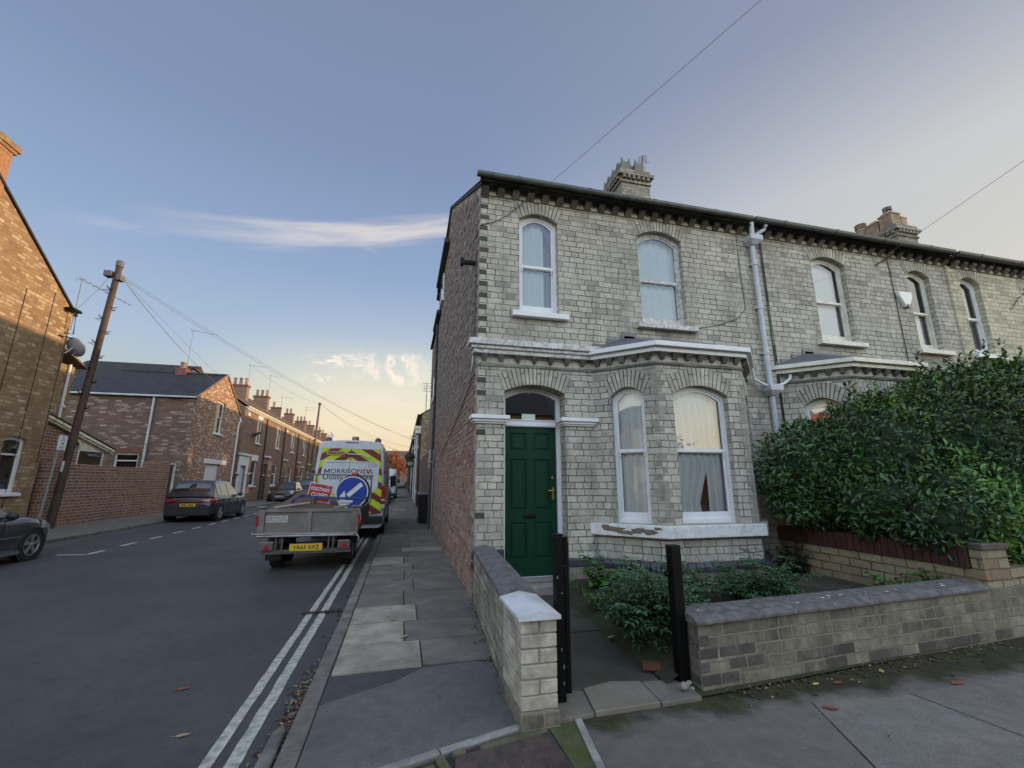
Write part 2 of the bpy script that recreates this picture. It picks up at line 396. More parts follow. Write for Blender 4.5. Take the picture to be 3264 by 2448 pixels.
def ring_pts(op, inset, bot, na=NA):
    ul, ur, zb, zs, zc = op
    o = [(ul+inset, zb+bot), (ur-inset, zb+bot)]
    for i in range(na+1):
        u = ur - (ur-ul)*i/na
        ui = (ur-inset) - (ur-ul-2*inset)*i/na
        o.append((ui, arch_z(op, u)-inset))
    return o
def frame_ring(mb, pl, op, w_out, inset, bot, w, depth):
    """flat ring following the opening, from outline inset w_out to inset, front face at w"""
    a = ring_pts(op, w_out, w_out if bot else 0); b = ring_pts(op, inset, bot)
    k = len(a)
    for i in range(k):
        j = (i+1) % k
        mb.face(pl(a[i][0],w,a[i][1]), pl(a[j][0],w,a[j][1]), pl(b[j][0],w,b[j][1]), pl(b[i][0],w,b[i][1]))
        mb.face(pl(b[i][0],w,b[i][1]), pl(b[j][0],w,b[j][1]), pl(b[j][0],w-depth,b[j][1]), pl(b[i][0],w-depth,b[i][1]))
        mb.face(pl(a[i][0],w,a[i][1]), pl(a[i][0],w-depth,a[i][1]), pl(a[j][0],w-depth,a[j][1]), pl(a[j][0],w,a[j][1]))
def panef(mb, pl, pts, w):
    mb.face(*[pl(u,w,z) for u, z in pts])

def curtain(pl, u0, u1, z0, z1, w, mat, parent, waves=7, amp=.02, seed=0, split=None, opz=None, name='curtain'):
    mb = MB(); n = max(8, waves*6); rows = []
    rr = random.Random(seed); ph = [rr.uniform(0, 6.28) for _ in range(4)]
    nz = 9
    for j in range(nz):
        z = z0 + (z1-z0)*j/(nz-1); row = []
        for i in range(n+1):
            f = i/n; x = u0 + (u1-u0)*f
            if split:
                # a gap that opens towards the bottom, the left side pulled away
                side, zt, wid = split
                k = max(0, (zt - z)/(zt-z0))
                x = u0 + (u1 - u0 - wid*min(1, k*1.5)*(1-.4*max(0, k-.55)))*f if side == 'r' else u1 - (u1 - u0)*(1-f)
            d = amp*(math.sin(f*waves*6.283+ph[0]+.3*math.sin(z*3)) + .5*math.sin(f*waves*2.3*6.283+ph[1]+z*.6))
            zz = z
            if opz: zz = min(z, opz(x)-.01)
            row.append(pl(x, w+d, zz))
        rows.append(row)
    mb.grid(rows)
    return mb.build(name, mat, parent, smooth=True)

def sash(pl, op, house, recess=.09, fw=.055, meet=None, frame=None, sillw=.1, glass=None, name='window', sill=True, sill_z=.1, sill_ext=.12, top_light=None):
    frame = frame or WHITE; glass = glass or GLASS
    ul, ur, zb, zs, zc = op
    mb = MB()
    frame_ring(mb, pl, op, .0, fw, fw*1.15, -recess, .05)
    zm = meet if meet else (zb+zc)/2+.03
    # upper sash sits forward, lower sash sits back
    up = (ul+fw-.006, ur-fw+.006, zm-.02, zs-fw, zc-fw); lo = (ul+fw-.006, ur-fw+.006, zb+fw, zm, zm)
    frame_ring(mb, pl, up, 0, .028, .045, -recess-.014, .03)
    frame_ring(mb, pl, lo, 0, .032, .095 if not top_light else .04, -recess-.034, .03)
    if not top_light:
        for u in (ul+fw+.012, ur-fw-.03):   # sash horns
            pl.box(mb, u, u+.018, -recess-.03, -recess-.012, zm-.085, zm-.02)
    f = mb.build(name, frame, house, bevel=.004)
    g = MB(); panef(g, pl, ring_pts(up, .02, .03), -recess-.03); g.build('pane', glass, f, uv=False)
    g = MB(); panef(g, pl, ring_pts(lo, .02, .05), -recess-.05); g.build('pane', glass, f, uv=False)
    if sill:
        m = MB(); e = sill_ext
        m.extr([pl(ul-e, .0, zb-sill_z), pl(ul-e, sillw, zb-sill_z), pl(ul-e, sillw, zb-.022), pl(ul-e, .003, zb+.002)], pl.u*(ur-ul+2*e))
        pl.box(m, ul+.001, ur-.001, -recess-.05, .003, zb-.05, zb+.004)
        m.build('sill', frame, f, bevel=.005)
    return f
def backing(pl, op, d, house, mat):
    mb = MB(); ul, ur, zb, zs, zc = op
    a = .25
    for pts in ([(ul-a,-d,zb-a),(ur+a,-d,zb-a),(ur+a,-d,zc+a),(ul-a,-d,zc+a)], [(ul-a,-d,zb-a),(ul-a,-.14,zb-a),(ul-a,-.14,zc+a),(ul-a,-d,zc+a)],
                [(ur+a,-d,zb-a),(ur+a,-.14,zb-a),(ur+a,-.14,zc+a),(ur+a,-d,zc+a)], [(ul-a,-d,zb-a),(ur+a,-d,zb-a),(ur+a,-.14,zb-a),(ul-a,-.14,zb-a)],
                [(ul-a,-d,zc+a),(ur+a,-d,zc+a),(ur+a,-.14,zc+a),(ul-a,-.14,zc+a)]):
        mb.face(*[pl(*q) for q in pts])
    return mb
ANGLEB = M('weathered_angle_brick', (.24,.23,.195), .9, var=.35, vs=10, bmp=.3, isl=.45)
JOINT = M('dark_mortar', (.06,.055,.05), .95, var=.3, vs=20)

FY = 5.8
PF = Plane((0,FY), (1,0), (0,-1))
EAVE = 5.87
def corbels(mb, mb2, x0, x1, sp, y, z0, z1, proj=.12):
    x = x0
    while x < x1:
        mb.extr([(x, y, z0-.03), (x, y-proj*.35, z0), (x, y-proj, z0+.055), (x, y-proj, z1), (x, y, z1)], (.105,0,0))
        if mb2: mb2.box(x+.115, x+sp-.01, y-.03, y, z0-.02, z0+.05)
        x += sp

def bay(house, x0, x1, d=.645, blind=None, cornice_mat=None, seed=1):
    """canted bay: two angled faces and a front, all with arched sashes"""
    A, B, C, E = (x0,FY), (x0+d,FY-d), (x1-d,FY-d), (x1,FY)
    s2 = math.sqrt(.5); L = d/s2
    pls = [Plane(A, (s2,-s2), (-s2,-s2)), Plane(B, (1,0), (0,-1)), Plane(C, (s2,s2), (s2,-s2))]
    lens = [L, C[0]-B[0], L]
    ops = [(.258,.728,.905,2.63,2.75), (.205,lens[1]-.325+.0,.915,2.63,2.755), (L-.728,L-.258,.905,2.63,2.75)]
    ops[1] = ((lens[1]-.87)/2-.03, (lens[1]+.87)/2-.03, .915, 2.63, 2.755)
    top = 3.25
    mw = MB()
    for pl, ln, op in zip(pls, lens, ops): wall(mw, pl, 0, ln, .44, top, [op], .10)
    bw = mw.build('bay_wall', WHITE_BRICK, house)
    # darker weathered bricks toothing each angle
    q = MB(); rr = random.Random(seed)
    for k, (pl, ln) in enumerate(zip(pls, lens)):
        z = .93
        i = 0
        while z < 3.0:
            for side in (0, 1):
                if (k == 0 and side == 0) or (k == 2 and side == 1): continue
                w = .12 if (i+side+k) % 2 else .07
                if rr.random() < .72:
                    if side == 0: pl.box(q, .002, w, .0, .004, z, z+.078)
                    else: pl.box(q, ln-w, ln-.002, .0, .004, z, z+.078)
            z += .09; i += 1
    build_each(q, 'angle_brick', ANGLEB, bw)
    for pl, op, n in zip(pls, ops, (11,15,11)): vous(pl, op, .25, n, house, VOUS, flare=.10 if n == 11 else .09)
    def outline(o): return [(x0-1.414*o, FY), (B[0]-.414*o, B[1]-o), (C[0]+.414*o, C[1]-o), (x1+1.414*o, FY)]
    def slab(z0, z1, o, mat, name, bev=.006):
        m = MB(); m.prism(list(outline(o)), z0, z1); return m.build(name, mat, house, bevel=bev)
    m = MB(); m.prism(outline(.035), -.02, .345); m.build('bay_base', DIRTY_BRICK, house)
    m = MB()
    ol = outline(.05)
    for a, b in zip(ol[:-1], ol[1:]):
        a = Vector((a[0],a[1],0)); b = Vector((b[0],b[1],0)); t = (b-a); n = max(2, int(t.length/.115)); tn = t.normalized(); nn = Vector((tn.y,-tn.x,0))
        for i in range(n):
            p0 = a + t*((i+.04)/n); p1 = a + t*((i+.96)/n)
            pr = [(-.08,.345),(0.012,.345),(.018,.40),(-.01,.44),(-.08,.448)]
            m.extr([tuple(p0+nn*w+Vector((0,0,z))) for w, z in pr], p1-p0)
    m.build('plinth', BLUEBRICK, house, bevel=.004)
    slab(.748, .902, .085, PEEL, 'bay_sill', .01)
    slab(3.02, 3.05, .022, DARKSTONE, 'string_course')
    cm = cornice_mat or WHITE
    slab(3.19, 3.255, .085, cm, 'cornice'); slab(3.256, 3.325, .145, cm, 'cornice_top')
    # dentils under the cornice
    mb = MB()
    for pl, ln in zip(pls, lens):
        n = max(3, round(ln/.2))
        for i in range(n):
            u = ln*(i+.5)/n
            a = [pl(u-.052,0,3.19), pl(u+.052,0,3.19), pl(u+.052,.085,3.19), pl(u-.052,.085,3.19)]
            b = [pl(u-.03,0,3.10), pl(u+.03,0,3.10), pl(u+.03,.03,3.10), pl(u-.03,.03,3.10)]
            mb.hexa(b + a)
    build_each(mb, 'dentil', DARKSTONE, house, bevel=.004)
    # lead roof
    ol = outline(.12); mr = MB(); zt = 3.60; ze = 3.327
    tl, tr = (B[0]-.1, FY-.001, zt), (C[0]+.1, FY-.001, zt)
    o3 = [(p[0],p[1],ze) for p in ol]
    mr.face(o3[0], o3[1], tl); mr.face(o3[1], o3[2], tr, tl); mr.face(o3[2], o3[3], tr)
    # stepped flashings against the wall
    for i, u in enumerate((x0+.02, x0+.26, x0+.5)):
        mr.box(u, u+.22, FY-.02, FY-.003, ze+.02+.1*i, ze+.14+.1*i)
    mr.box(B[0]-.1, C[0]+.1, FY-.02, FY-.003, zt-.03, zt+.03)
    mr.build('bay_roof', LEAD, house)
    return pls, ops

def chimney(parent, x0, x1, y0, y1, zb, zt, wallmat, pots, crown=False, potmat=None, corn=.0):
    m = MB(); m.box(x0,x1,y0,y1,zb,zt-.42)
    ch = m.build('chimney', wallmat, parent)
    m = MB()
    m.box(x0-.04,x1+.04,y0-.04,y1+.04,zt-.419,zt-.36)
    m.box(x0-.01,x1+.01,y0-.01,y1+.01,zt-.36,zt-.22)
    m.box(x0-.10,x1+.10,y0-.10,y1+.10,zt-.22,zt-.13)
    m.box(x0-.03,x1+.03,y0-.03,y1+.03,zt-.13,zt)
    n = round((x1-x0)/.15); w = (x1-x0)/n
    for i in range(n):
        a = x0+w*i
        m.extr([(a,y0-.005,zt-.36),(a+w*.5,y0-.09,zt-.29),(a+w,y0-.005,zt-.22),(a+w*.5,y0-.005,zt-.22)], (0,.01,0)); m.box(a+w*.2,a+w*.8,y0-.085,y0-.012,zt-.31,zt-.221)
    n = round((y1-y0)/.15); w = (y1-y0)/n
    for i in range(n):
        a = y0+w*i
        m.box(x0-.085,x0-.012,a+w*.2,a+w*.8,zt-.31,zt-.221)
    m.build('chimney_head', wallmat, ch, bevel=.004)
    for (px, py, r, h, kind) in pots:
        p = MB()
        if kind == 'crown':
            p.box(px-r,px+r,py-r,py+r,zt-.01,zt+h*.62)
            for sx in (-1,1):
                for sy in (-1,1):
                    bx, by = px+sx*r*.86, py+sy*r*.86; q = r*.2
                    for (cx, cy) in ((bx,by),):
                        b4 = [(cx-q*1.6*(sx>0)-q*.4,cy-q*1.6*(sy>0)-q*.4,zt+h*.62),(cx+q*1.6*(sx<0)+q*.4,cy-q*1.6*(sy>0)-q*.4,zt+h*.62),(cx+q*1.6*(sx<0)+q*.4,cy+q*1.6*(sy<0)+q*.4,zt+h*.62),(cx-q*1.6*(sx>0)-q*.4,cy+q*1.6*(sy<0)+q*.4,zt+h*.62)]
                        tip = (cx,cy,zt+h)
                        for i in range(4): p.face(b4[i], b4[(i+1)%4], tip)
        elif kind == 'square':
            p.box(px-r,px+r,py-r,py+r,zt-.01,zt+h*.7); p.box(px-r*1.12,px+r*1.12,py-r*1.12,py+r*1.12,zt+h*.7,zt+h*.78)
            p.hexa([(px-r,py-r,zt+h*.78),(px+r,py-r,zt+h*.78),(px+r,py+r,zt+h*.78),(px-r,py+r,zt+h*.78),(px-r*.4,py-r*.4,zt+h),(px+r*.4,py-r*.4,zt+h),(px+r*.4,py+r*.4,zt+h),(px-r*.4,py+r*.4,zt+h)])
        else:
            p.lathe([(r,-.01),(r*.92,h*.1),(r*.8,h*.8),(r*.95,h*.84),(r*.95,h*.93),(r*.85,h),(r*.65,h),(r*.6,h*.7)], (px,py,zt), (0,0,1), 12)
            if kind == 'cowl':
                for k in range(3): p.lathe([(r*1.05,h*(1.02+.12*k)),(r*1.12,h*(1.06+.12*k)),(r*1.05,h*(1.1+.12*k))], (px,py,zt), (0,0,1), 12)
                p.lathe([(r*.6,h),(r*.6,h*1.38),(.001,h*1.42)], (px,py,zt), (0,0,1), 10)
        p.build('chimney_pot', potmat or POT, ch, smooth=False, bevel=.006)
    return ch

def aerial(name, base, h, label, boom=(1,0,0), bl=.7, els=7, mat=None, two=False, size=.16):
    b = Vector(base); m = MB()
    m.tube([b, b+Vector((0,0,h))], .016, 5)
    bd = Vector(boom).normalized(); side = Vector((0,0,1)).cross(bd)
    for lev, k in ((h-.03, els), (h-.4, els)) if two else ((h-.03, els),):
        t = b+Vector((0,0,lev)); m.tube([t-bd*.1, t+bd*bl], .012, 4)
        for i in range(k):
            p = t + bd*(bl*i/(k-1)); w = size*(1.4 if i == 0 else 1-.4*i/k)
            m.tube([p-side*w, p+side*w], .007, 4)
        m.tube([t-bd*.1+Vector((0,0,-.12))-side*.1, t-bd*.1+Vector((0,0,.12))-side*.1], .007, 4)
        m.tube([t-bd*.1+Vector((0,0,-.12))+side*.1, t-bd*.1+Vector((0,0,.12))+side*.1], .007, 4)
    o = m.build(name, mat or WIREMETAL, None, uv=False)
    return tag(o, label, 'aerial', 'television aerials')
WIREMETAL = M('dull_aluminium', (.25,.25,.26), .5, metal=.4, var=.1)

# ================================================================== CORNER HOUSE
HX0, HX1 = .94, 5.70
ch = root('corner_house', (3.3, 8.5, 0), 'end of terrace pale brick house with the green front door and red brick side wall', 'house', 'pale brick terraced houses')
w1 = (1.54,2.16,3.88,5.40,5.52); w2 = (3.54,4.36,3.88,5.40,5.53); dr = (1.32,2.21,.12,2.68,2.79)
m = MB()
wall(m, PF, HX0, HX1, 3.15, EAVE, [w1, w2], .11)
wall(m, PF, HX0, 2.65, -.05, 3.15, [(1.32,2.21,-.05,2.68,2.79)], .25)
m.build('front_wall', WHITE_BRICK, ch)
m = MB(); wall(m, PF, 5.335, HX1, -.05, 3.15, []); m.build('front_wall', WHITE_BRICK, ch)
for op in (w1, w2): vous(PF, op, .26, 15 if op is w2 else 12, ch, VOUS)
vous(PF, (1.32,2.21,.12,2.68,2.79), .265, 17, ch, VOUS, flare=.10)
m = MB()   # plinth of dark engineering brick at both porch piers
for a, b in ((HX0-.012, 1.335), (2.195, 2.64)):
    m.box(a, b, FY-.03, FY+.24, .345, .445); m.box(a+.01, b-.01, FY-.02, FY+.24, .445, .60 if a < 1 else .447)
build_each(m, 'plinth', BLUEBRICK, ch, bevel=.012)
m = MB(); m.box(HX0-.006,1.326,FY-.02,FY+.25,-.02,.345); m.box(2.204,2.64,FY-.02,FY+.25,-.02,.345); build_each(m, 'pier_base', DIRTY_BRICK, ch)
# dark toothing of the corner: ends of the red side wall courses
m = MB(); rr = random.Random(3); i = 0; z = 3.50
while z < 5.68:
    m.box(HX0-.003, HX0+.115+rr.uniform(-.01,.02), FY-.004, FY+.05, z, z+.078); z += .18
z = .62
while z < 3.0:
    if rr.random() < .35: m.box(HX0-.003, HX0+.12, FY-.004, FY+.05, z, z+.078)
    z += .18
build_each(m, 'quoin', DARKBRICK, ch, bevel=.004)
m = MB(); z = .66
while z < 5.75:
    if not 3.1 < z < 3.5: m.box(HX0-.004, HX0+.02, FY-.001, FY+(.11 if int(z/.09) % 2 else .06), z, z+.078)
    z += .09
build_each(m, 'corner_brick', M('pale_corner_brick', (.43,.41,.34), .9, var=.3, vs=9, bmp=.3, isl=.35, dirt=(.13,.12,.1), dirt_amt=.4), ch, bevel=.003)
# side and rear walls
side = [(FY,0),(FY,EAVE),(10.54,8.62),(11.6,8.1),(11.6,7.78),(14.2,7.78),(14.2,6.7),(17.3,6.66),(17.3,0)]
m = MB(); X = HX0
m.face(*[(X,y,z) for y, z in reversed(side)]) if False else None
for (y0,z0),(y1,z1) in zip(side[:-1], side[1:]):
    if y1-y0 > .01: m.face((X,y1,0),(X,y0,0),(X,y0,z0),(X,y1,z1))
m.face((X,17.3,0),(HX1,17.3,0),(HX1,17.3,6.6),(X,17.3,6.6)); m.face((X,14.2,6.6),(HX1,14.2,6.6),(HX1,14.2,7.78),(X,14.2,7.78)); m.face((X,11.6,7.7),(3.4,11.6,7.7),(3.4,11.6,8.1),(X,11.6,8.1))
sw_ = m.build('side_wall', M('lime_mortar', (.42,.385,.345), .95, var=.3, vs=6, bmp=.5, bs=50, dirt=(.18,.16,.14), dirt_amt=.5, ds=1.5), ch)
def side_mat(name, stops, lo, hi):
    mt, nt, p = nodes(name); p.inputs['Roughness'].default_value = .9; p.inputs['Specular IOR Level'].default_value = .2
    g = N(nt, 'ShaderNodeNewGeometry'); c_ = ramp(nt, g.outputs['Random Per Island'], stops)
    s_ = N(nt, 'ShaderNodeSeparateXYZ'); nt.links.new(g.outputs['Position'], s_.inputs[0])
    k_ = N(nt, 'ShaderNodeMapRange'); nt.links.new(math_node(nt, 'ADD', s_.outputs[2], math_node(nt, 'MULTIPLY', math_node(nt, 'SUBTRACT', noise_tex(nt, .9, 6, .7, g.outputs['Position']), .5), 2.2)), k_.inputs[0]); k_.inputs[1].default_value = lo; k_.inputs[2].default_value = hi
    # higher up the bricks are greyer and smeared with old pointing
    up = ramp(nt, noise_tex(nt, 5.5, 7, .75, g.outputs['Position']), [(.34, (.14,.125,.115)), (.50, (.24,.215,.195)), (.62, (.42,.39,.36))])
    c_ = mixc(nt, math_node(nt, 'MULTIPLY', k_.outputs[0], .78), c_, up)
    c_ = mixc(nt, 1.0, c_, ramp(nt, noise_tex(nt, 20, 6, .7, g.outputs['Position']), [(.25, .65), (.75, 1.3)]), 'MULTIPLY')
    nt.links.new(c_, p.inputs['Base Color']); bump(nt, p, noise_tex(nt, 40, 5, .6, g.outputs['Position']), .7, .01); return mt
SIDEB = side_mat('weathered_side_brick', [(0,(.20,.12,.098)),(.3,(.30,.175,.14)),(.6,(.36,.225,.175)),(.8,(.25,.175,.155)),(1,(.42,.32,.26))], 2.0, 3.2)
def ztop(y):
    for (ya,za),(yb_,zb_) in zip(side[:-1], side[1:]):
        if ya <= y <= yb_ and yb_ > ya: return lerp_(za, zb_, (y-ya)/(yb_-ya))
    return 0
def lerp_(a, b, t): return a+(b-a)*t
m = MB(); rr = random.Random(19); row = 0; z = .02
while z < 8.6:
    y = FY+.115+(.117 if row % 2 else 0); 
    while y < 17.25:
        l = .223 if row % 4 else .105
        if z+.085 < min(ztop(y), ztop(min(17.29,y+l))) - .02:
            j = rr.uniform(0,.011) if rr.random() < .85 else rr.uniform(-.004,.016)
            m.box(HX0-.004-j, HX0+.01, y+rr.uniform(0,.004), y+l-.012+rr.uniform(-.004,.004), z+rr.uniform(0,.003), z+.071+rr.uniform(-.004,.003))
        y += l
    z += .0888; row += 1
m.build('side_brickwork', SIDEB, sw_, uv=False)
m = MB()
m.face((HX0-.05,FY-.2,5.80),(HX1,FY-.2,5.80),(HX1,10.54,8.68),(HX0-.05,10.54,8.68)); m.face((HX0-.05,10.54,8.68),(HX1,10.54,8.68),(HX1,15.3,6.0),(HX0-.05,15.3,6.0+2.0))
m.face((HX0-.1,11.6,7.83),(HX1,11.6,9.0),(HX1,14.25,9.0),(HX0-.1,14.25,7.83)); m.face((HX0-.1,14.2,6.74),(HX1,14.2,7.6),(HX1,17.4,7.6),(HX0-.1,17.4,6.70))
m.face((HX0-.03,FY-.2,5.74),(HX0-.03,10.54,8.62),(HX0-.03,10.54,8.69),(HX0-.03,FY-.2,5.81)); m.face((HX0-.03,10.54,8.62),(HX0-.03,11.62,8.1),(HX0-.03,11.62,8.16),(HX0-.03,10.54,8.69))
m.build('roof', SLATE, ch)
m = MB(); m.box(HX0-.16,HX0-.003,10.75,13.75,7.74,7.88); m.box(HX0-.15,HX0-.003,13.1,15.0,6.62,6.74)
build_each(m, 'rear_gutter', BLACKP, ch, bevel=.02)
for (y0,y1,z0,z1) in ((12.3,12.95,6.8,7.6),(14.3,15.05,4.18,4.98)):
    m = MB(); m.box(HX0-.045,HX0-.002,y0,y1,z0,z1); f = m.build('window', WHITE, ch, bevel=.006)
    m = MB(); m.box(HX0-.09,HX0-.002,y0-.08,y1+.08,z0-.1,z0-.003); m.build('sill', WHITE, f)
    m = MB(); m.face((HX0-.048,y0+.07,z0+.07),(HX0-.048,y1-.07,z0+.07),(HX0-.048,y1-.07,z1-.07),(HX0-.048,y0+.07,z1-.07)); m.build('pane', DGLASS, f, uv=False)
m = MB(); m.tube([(HX0-.05,14.05,6.6),(HX0-.05,14.05,.05)], .04, 8); m.build('side_drainpipe', BLACKP, ch)
# eaves: corbels, fascia, half-round gutter
m = MB(); m2 = MB(); corbels(m, m2, HX0+.005, HX1, .2386, FY, 5.725, EAVE-.004)
build_each(m, 'eaves_corbel', DARKSTONE, ch, bevel=.006); build_each(m2, 'eaves_brick', VOUS, ch, bevel=.004)
m = MB(); m.box(HX0-.03, HX1, FY-.125, FY-.002, EAVE-.003, EAVE+.03); m.build('soffit', DARKSTONE, ch)
def gutter(x0, x1, y, z, r, mat, parent, joints=True):
    g = MB(); rows = []
    for x in (x0, x1): rows.append([(x, y+r*math.cos(a), z+r*math.sin(a)) for a in [math.pi + math.pi*k/8 for k in range(9)]] + [(x, y+r*1.02, z+.02), (x, y-r*1.02, z+.02)])
    g.grid(rows, close_v=True); g.face(*rows[0]); g.face(*rows[1])
    x = x0+.6
    while joints and x < x1:
        rows = [[(xx, y+r*1.12*math.cos(a), z+r*1.12*math.sin(a)) for a in [math.pi + math.pi*k/8 for k in range(9)]] + [(xx, y+r*1.1, z+.025),(xx, y-r*1.1, z+.025)] for xx in (x, x+.06)]
        g.grid(rows, close_v=True); g.face(*rows[0]); g.face(*rows[1]); x += 1.15
    return g.build('gutter', mat, parent, smooth=False)
m = MB(); m.box(HX0-.03, HX1-.002, FY-.148, FY-.126, EAVE-.012, EAVE+.10); m.build('fascia', DARKSTONE, ch)
gutter(HX0-.09, HX1-.01, FY-.205, 5.918, .050, GUTTER, ch)
# sash windows upstairs
f = sash(PF, w1, ch, meet=4.66)
curtain(PF, 1.56, 1.985, 3.9, 5.5, -.20, CURTB, f, 4, .012, 2, opz=lambda u: arch_z(w1,u))
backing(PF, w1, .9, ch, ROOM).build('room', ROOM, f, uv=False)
f = sash(PF, w2, ch, meet=4.66, frame=WHITE_OLD)
curtain(PF, 3.52, 4.38, 3.9, 5.5, -.21, CURTB, f, 6, .014, 5, opz=lambda u: arch_z(w2,min(4.36,max(3.54,u))))
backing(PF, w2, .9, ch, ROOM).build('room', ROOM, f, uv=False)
# front door
YD = FY+.25
PD = Plane((0,YD), (1,0), (0,-1))
m = MB()
frame_ring(m, PD, (1.322,2.208,.20,2.676,2.786), 0, .062, 0.002, .03, .08)
PD.box(m, 1.384, 2.146, -.03, .045, 2.225, 2.30); PD.box(m, 1.384, 2.146, -.03, .058, 2.30, 2.315); PD.box(m, 1.384, 2.146, -.03, .036, 2.215, 2.225)
df = m.build('door_frame', WHITE, ch, bevel=.006)
m = MB()
zrow = [.20,.42,.90,1.06,1.76,1.875,2.13,2.215]; xcol = [1.386,1.455,1.70,1.80,2.055,2.144]
for i in range(5):
    for j in range(7):
        a, b, c, d = xcol[i], xcol[i+1], zrow[j], zrow[j+1]
        if i in (1,3) and j in (1,3,5):
            # sunk panel with a raised field
            e = .028; w0, w1_ = -.012, -.004
            o = [(a,0,c),(b,0,c),(b,0,d),(a,0,d)]; q = [(a+.01,-.016,c+.01),(b-.01,-.016,c+.01),(b-.01,-.016,d-.01),(a+.01,-.016,d-.01)]; r_ = [(a+e,-.016,c+e),(b-e,-.016,c+e),(b-e,-.016,d-e),(a+e,-.016,d-e)]; t_ = [(a+e+.014,-.004,c+e+.014),(b-e-.014,-.004,c+e+.014),(b-e-.014,-.004,d-e-.014),(a+e+.014,-.004,d-e-.014)]
            for A_, B_ in ((o,q),(q,r_),(r_,t_)):
                for k in range(4): m.face(PD(*A_[k]), PD(*A_[(k+1)%4]), PD(*B_[(k+1)%4]), PD(*B_[k]))
            m.face(*[PD(*p) for p in t_])
        else: m.face(PD(a,0,c), PD(b,0,c), PD(b,0,d), PD(a,0,d))
door = m.build('front_door', DOORG, ch)
m = MB(); PD.box(m, 2.07,2.10,0,.012,1.20,1.37); m.tube([PD(2.085,.01,1.32), PD(2.085,.05,1.32), PD(2.0,.055,1.325)], .011, 8); m.build('handle', BRASS, door, bevel=.003)
m = MB(); PD.box(m, 1.655,1.835,0,.014,.955,1.005); PD.box(m, 1.675,1.815,.014,.02,.965,.99); m.build('letterbox', BLACK, door, bevel=.005)
m = MB(); m.lathe([(.018,0),(.018,.008),(.01,.012)], PD(2.085,0,1.50), (0,-1,0), 10); m.build('lock', BRASS, door)
m = MB(); panef(m, PD, ring_pts((1.36,2.17,2.30,2.64,2.75), .02, .01), .0); fan = m.build('fanlight', DGLASS, ch, uv=False)
m = MB(); PD.box(m, 1.635,1.835,.002,.006,2.318,2.405); m.build('paper_notice', M('pale_green_paper', (.50,.58,.48), .7, var=.03), fan)
m = MB()
for z in (2.345,2.36,2.375): PD.box(m, 1.66,1.81,.006,.0075,z,z+.006)
m = MB(); PD.box(m, 1.30,2.23,-.9,-.55,.0,3.0); m.build('hall_wall', ROOM, ch)
m = MB(); m.box(1.325,2.205,FY-.10,YD+.02,-.02,.15); m.box(1.345,2.185,FY+.10,YD+.03,.15,.20); m.build('doorstep', STONE, ch, bevel=.012)
# capitals of the porch piers
m = MB()
m = MB()
for (a, b) in ((HX0, 1.32), (2.21, 2.625)):
    m = MB()
    for (e, z0, z1) in ((.03,2.215,2.24),(.055,2.24,2.275),(.085,2.275,2.33)):
        m.box(a-e, b+e*.75, FY-e, FY+.16, z0, z1)
    m.build('pier_capital', WHITE, ch, bevel=.008)
m = MB(); m.box(HX0-.012,2.64,FY-.012,FY+.0,3.02,3.045); m.build('string_course', DARKSTONE, ch)
m = MB()
for (e, z0, z1) in ((.075,3.19,3.25),(.105,3.25,3.30),(.14,3.30,3.385)):
    m.box(HX0-e, 2.70+e*.4, FY-e, FY+.10, z0, z1)
m.build('porch_cornice', WHITE_OLD, ch, bevel=.008)
m = MB()
for i in range(7):
    u = 1.02+.245*i
    a = [PF(u-.055,0,3.19), PF(u+.055,0,3.19), PF(u+.055,.075,3.19), PF(u-.055,.075,3.19)]; b = [PF(u-.02,0,3.095), PF(u+.02,0,3.095), PF(u+.02,.02,3.095), PF(u-.02,.02,3.095)]
    m.hexa(b+a)
build_each(m, 'dentil', DARKSTONE, ch, bevel=.004)
m = MB(); m.extr([(HX0-.004,FY+.16,3.40),(HX0-.004,FY+.36,3.36),(HX0-.004,FY+.5,3.02),(HX0-.004,FY+.32,3.10)], (-.022,0,0)); m.build('paint_patch', WHITE_OLD, ch)
# bay window
pls, ops = bay(ch, 2.65, 5.34)
m = MB(); rr = random.Random(77)
so = .085   # flaked paint on the left of the bay sill shows the brown stone
PSL = Plane((2.65-1.414*so, FY), (math.sqrt(.5),-math.sqrt(.5)), (-math.sqrt(.5),-math.sqrt(.5)))
for (u, z, ru, rz_, sd) in ((.34,.835,.13,.036,1),(.50,.80,.11,.028,2),(.66,.83,.10,.032,3),(.80,.82,.08,.036,4),(.90,.865,.05,.018,5),(.22,.86,.07,.025,6)):
    q = []
    for k in range(22):
        a = 2*math.pi*k/22; e = 1+.45*noise.noise(Vector((math.cos(a)*1.6+sd*5, math.sin(a)*1.6, 0)))
        q.append(PSL(u+ru*e*math.cos(a), .0015+.0003*sd, min(.893,max(.757,z+rz_*e*math.sin(a)))))
    m.face(*q)
build_each(m, 'flaked_patch', M('bare_brown_stone', (.155,.125,.09), .9, var=.3, vs=20, bmp=.4, bs=50), ch, uv=False)
